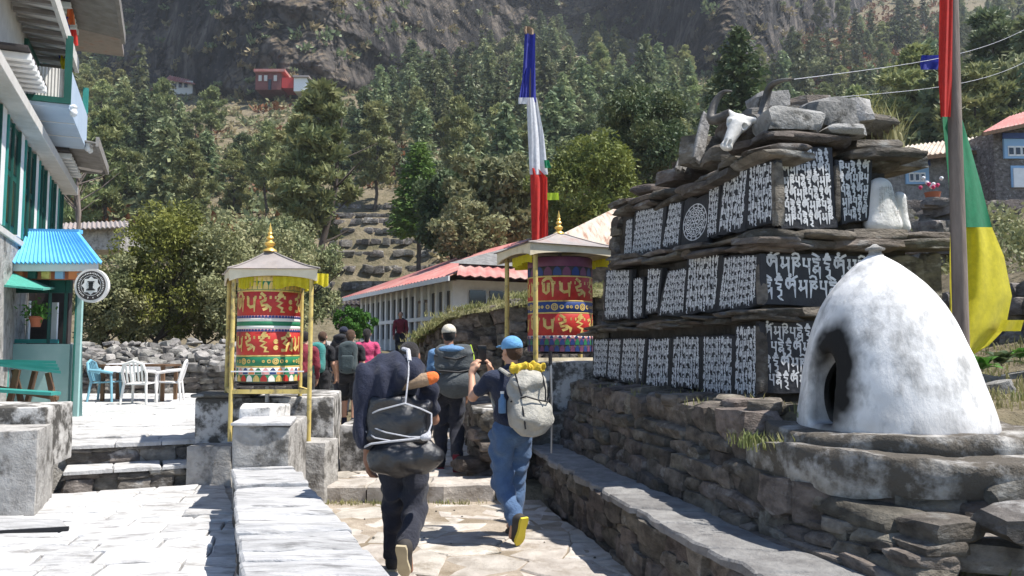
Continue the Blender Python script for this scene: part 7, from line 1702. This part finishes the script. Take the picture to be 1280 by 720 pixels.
scatter('bank_bushes', 'low green bushes over the dry-stone wall on the bank', 'bushes', sp_, 'olive', 60, .05, .38, 33)
# red and white flowers in a pot on the stones beyond the mani wall
fl = thing('flower_pot', 'pot of red and white flowers on the stones right of the mani wall', 'flower pot', at(1166,244,11)); q = at(1166,246,11)
MB().lathe((q.x,q.y,q.z-.1), [(.07,0),(.1,.14),(.11,.16)], 12).build('pot', m_['clay'], fl, smooth=True)
for k in range(9): c = q + Vector((rn.gauss(0,.09), rn.gauss(0,.06), .12+rn.uniform(0,.16))); MB().lathe(tuple(c), [(.005,-.03),(.03,0),(.026,.02),(.006,.03)], 7).build('flower', m_['pink' if k % 2 else 'white'], fl, smooth=True)
pr_ = thing('pot_ledge', 'stacked stones carrying the flower pot beyond the mani wall', 'stone stack', at(1166,262,11))
for k in range(9): put_rock(pr_, 'drystone', at(1150+rn.uniform(0,40), 256+k//3*9, 11+rn.uniform(-.1,.2)), (.36,.3,.13), rn.uniform(0,3), .08, True, rnd=rn)
for k in range(14): put_rock(pr_, 'drystone', at(1148+rn.uniform(0,46), 284+k//4*14, 11+rn.uniform(-.1,.2)), (.42,.35,.18), rn.uniform(0,3), .08, True, rnd=rn)
# slab edge lying in the court, pebbles on the path
sl = MB().hexa([gz(-60,668,.205), gz(84,662,.205), gz(76,652,.205), gz(-60,645,.205), gz(-60,664,.225), gz(84,658,.225), gz(76,649,.225), gz(-60,642,.225)]).build('slate_board', m_['walltop'], None); tag(sl, 'thin grey slate lying loose on the lower court paving', 'slate')
ed = MB().bar(gz(-60,669,.215), gz(86,660.5,.215), .03, .03).build('slate_edge_shade', m_['black'], None); tag(ed, 'thin black strip standing in for the shadowed edge of the loose slate on the court', 'bar')  # black strip put in as the dark, shadowed edge of the slate
pb_ = [(rn.uniform(-1.7,1.1), rn.uniform(3.5,8.4)) for _ in range(70)]
gv = thing('path_gravel', None, None); V = []; Fc = []
mbp = MB()
for x, y in pb_:
    s = rn.uniform(.005,.014); mbp.lathe((x, y, .02), [(s*.7,0),(s,s*.4),(s*.5,s*.9)], 6, rn.uniform(0,1))
o = mbp.build('gravel', m_['drystone'], None); tag(o, 'loose grit and pebbles on the path', 'gravel', kind='stuff'); bpy.data.objects.remove(gv)
# field walls of the terraces
tw = thing('field_terraces', 'stone faced banks of the stepped dry fields above the lodge', 'terrace walls', at(470,330,55))
rn = random.Random(44); st = 1.45; nst = 0
for u in np.arange(-.232, -.085, .0085):
    prev = None
    for Y in np.arange(44, 80, .12):
        z = H(u*Y, Y); q = z/st - .86
        if prev is not None and math.floor(q) > math.floor(prev) and rn.random() < .93 and nst < 295:
            put_rock(tw, 'drystone', (u*Y+rn.gauss(0,.12), Y-.1+rn.gauss(0,.15), z-.26), (rn.uniform(.55,1.0)*Y/60, .6, rn.uniform(.35,.6)), rn.gauss(0,.12), .06, True, 'field_stone', sub=2, rnd=rn); nst += 1
        prev = q
# ------------------------------------------------------------ thin mountain haze
hz = bpy.data.materials.new('haze'); hz.use_nodes = True; t = hz.node_tree; t.nodes.remove(t.nodes['Principled BSDF'])
v = nn(t, 'ShaderNodeVolumePrincipled'); v.inputs['Color'].default_value = (.86,.92,1,1); v.inputs['Density'].default_value = .0003; v.inputs['Anisotropy'].default_value = .2; t.links.new(v.outputs[0], t.nodes['Material Output'].inputs['Volume'])
ho = MB().box((0,160,80),(1000,380,170)).build('haze', hz, None); tag(ho, 'thin bluish haze in the valley air', 'haze', kind='stuff')
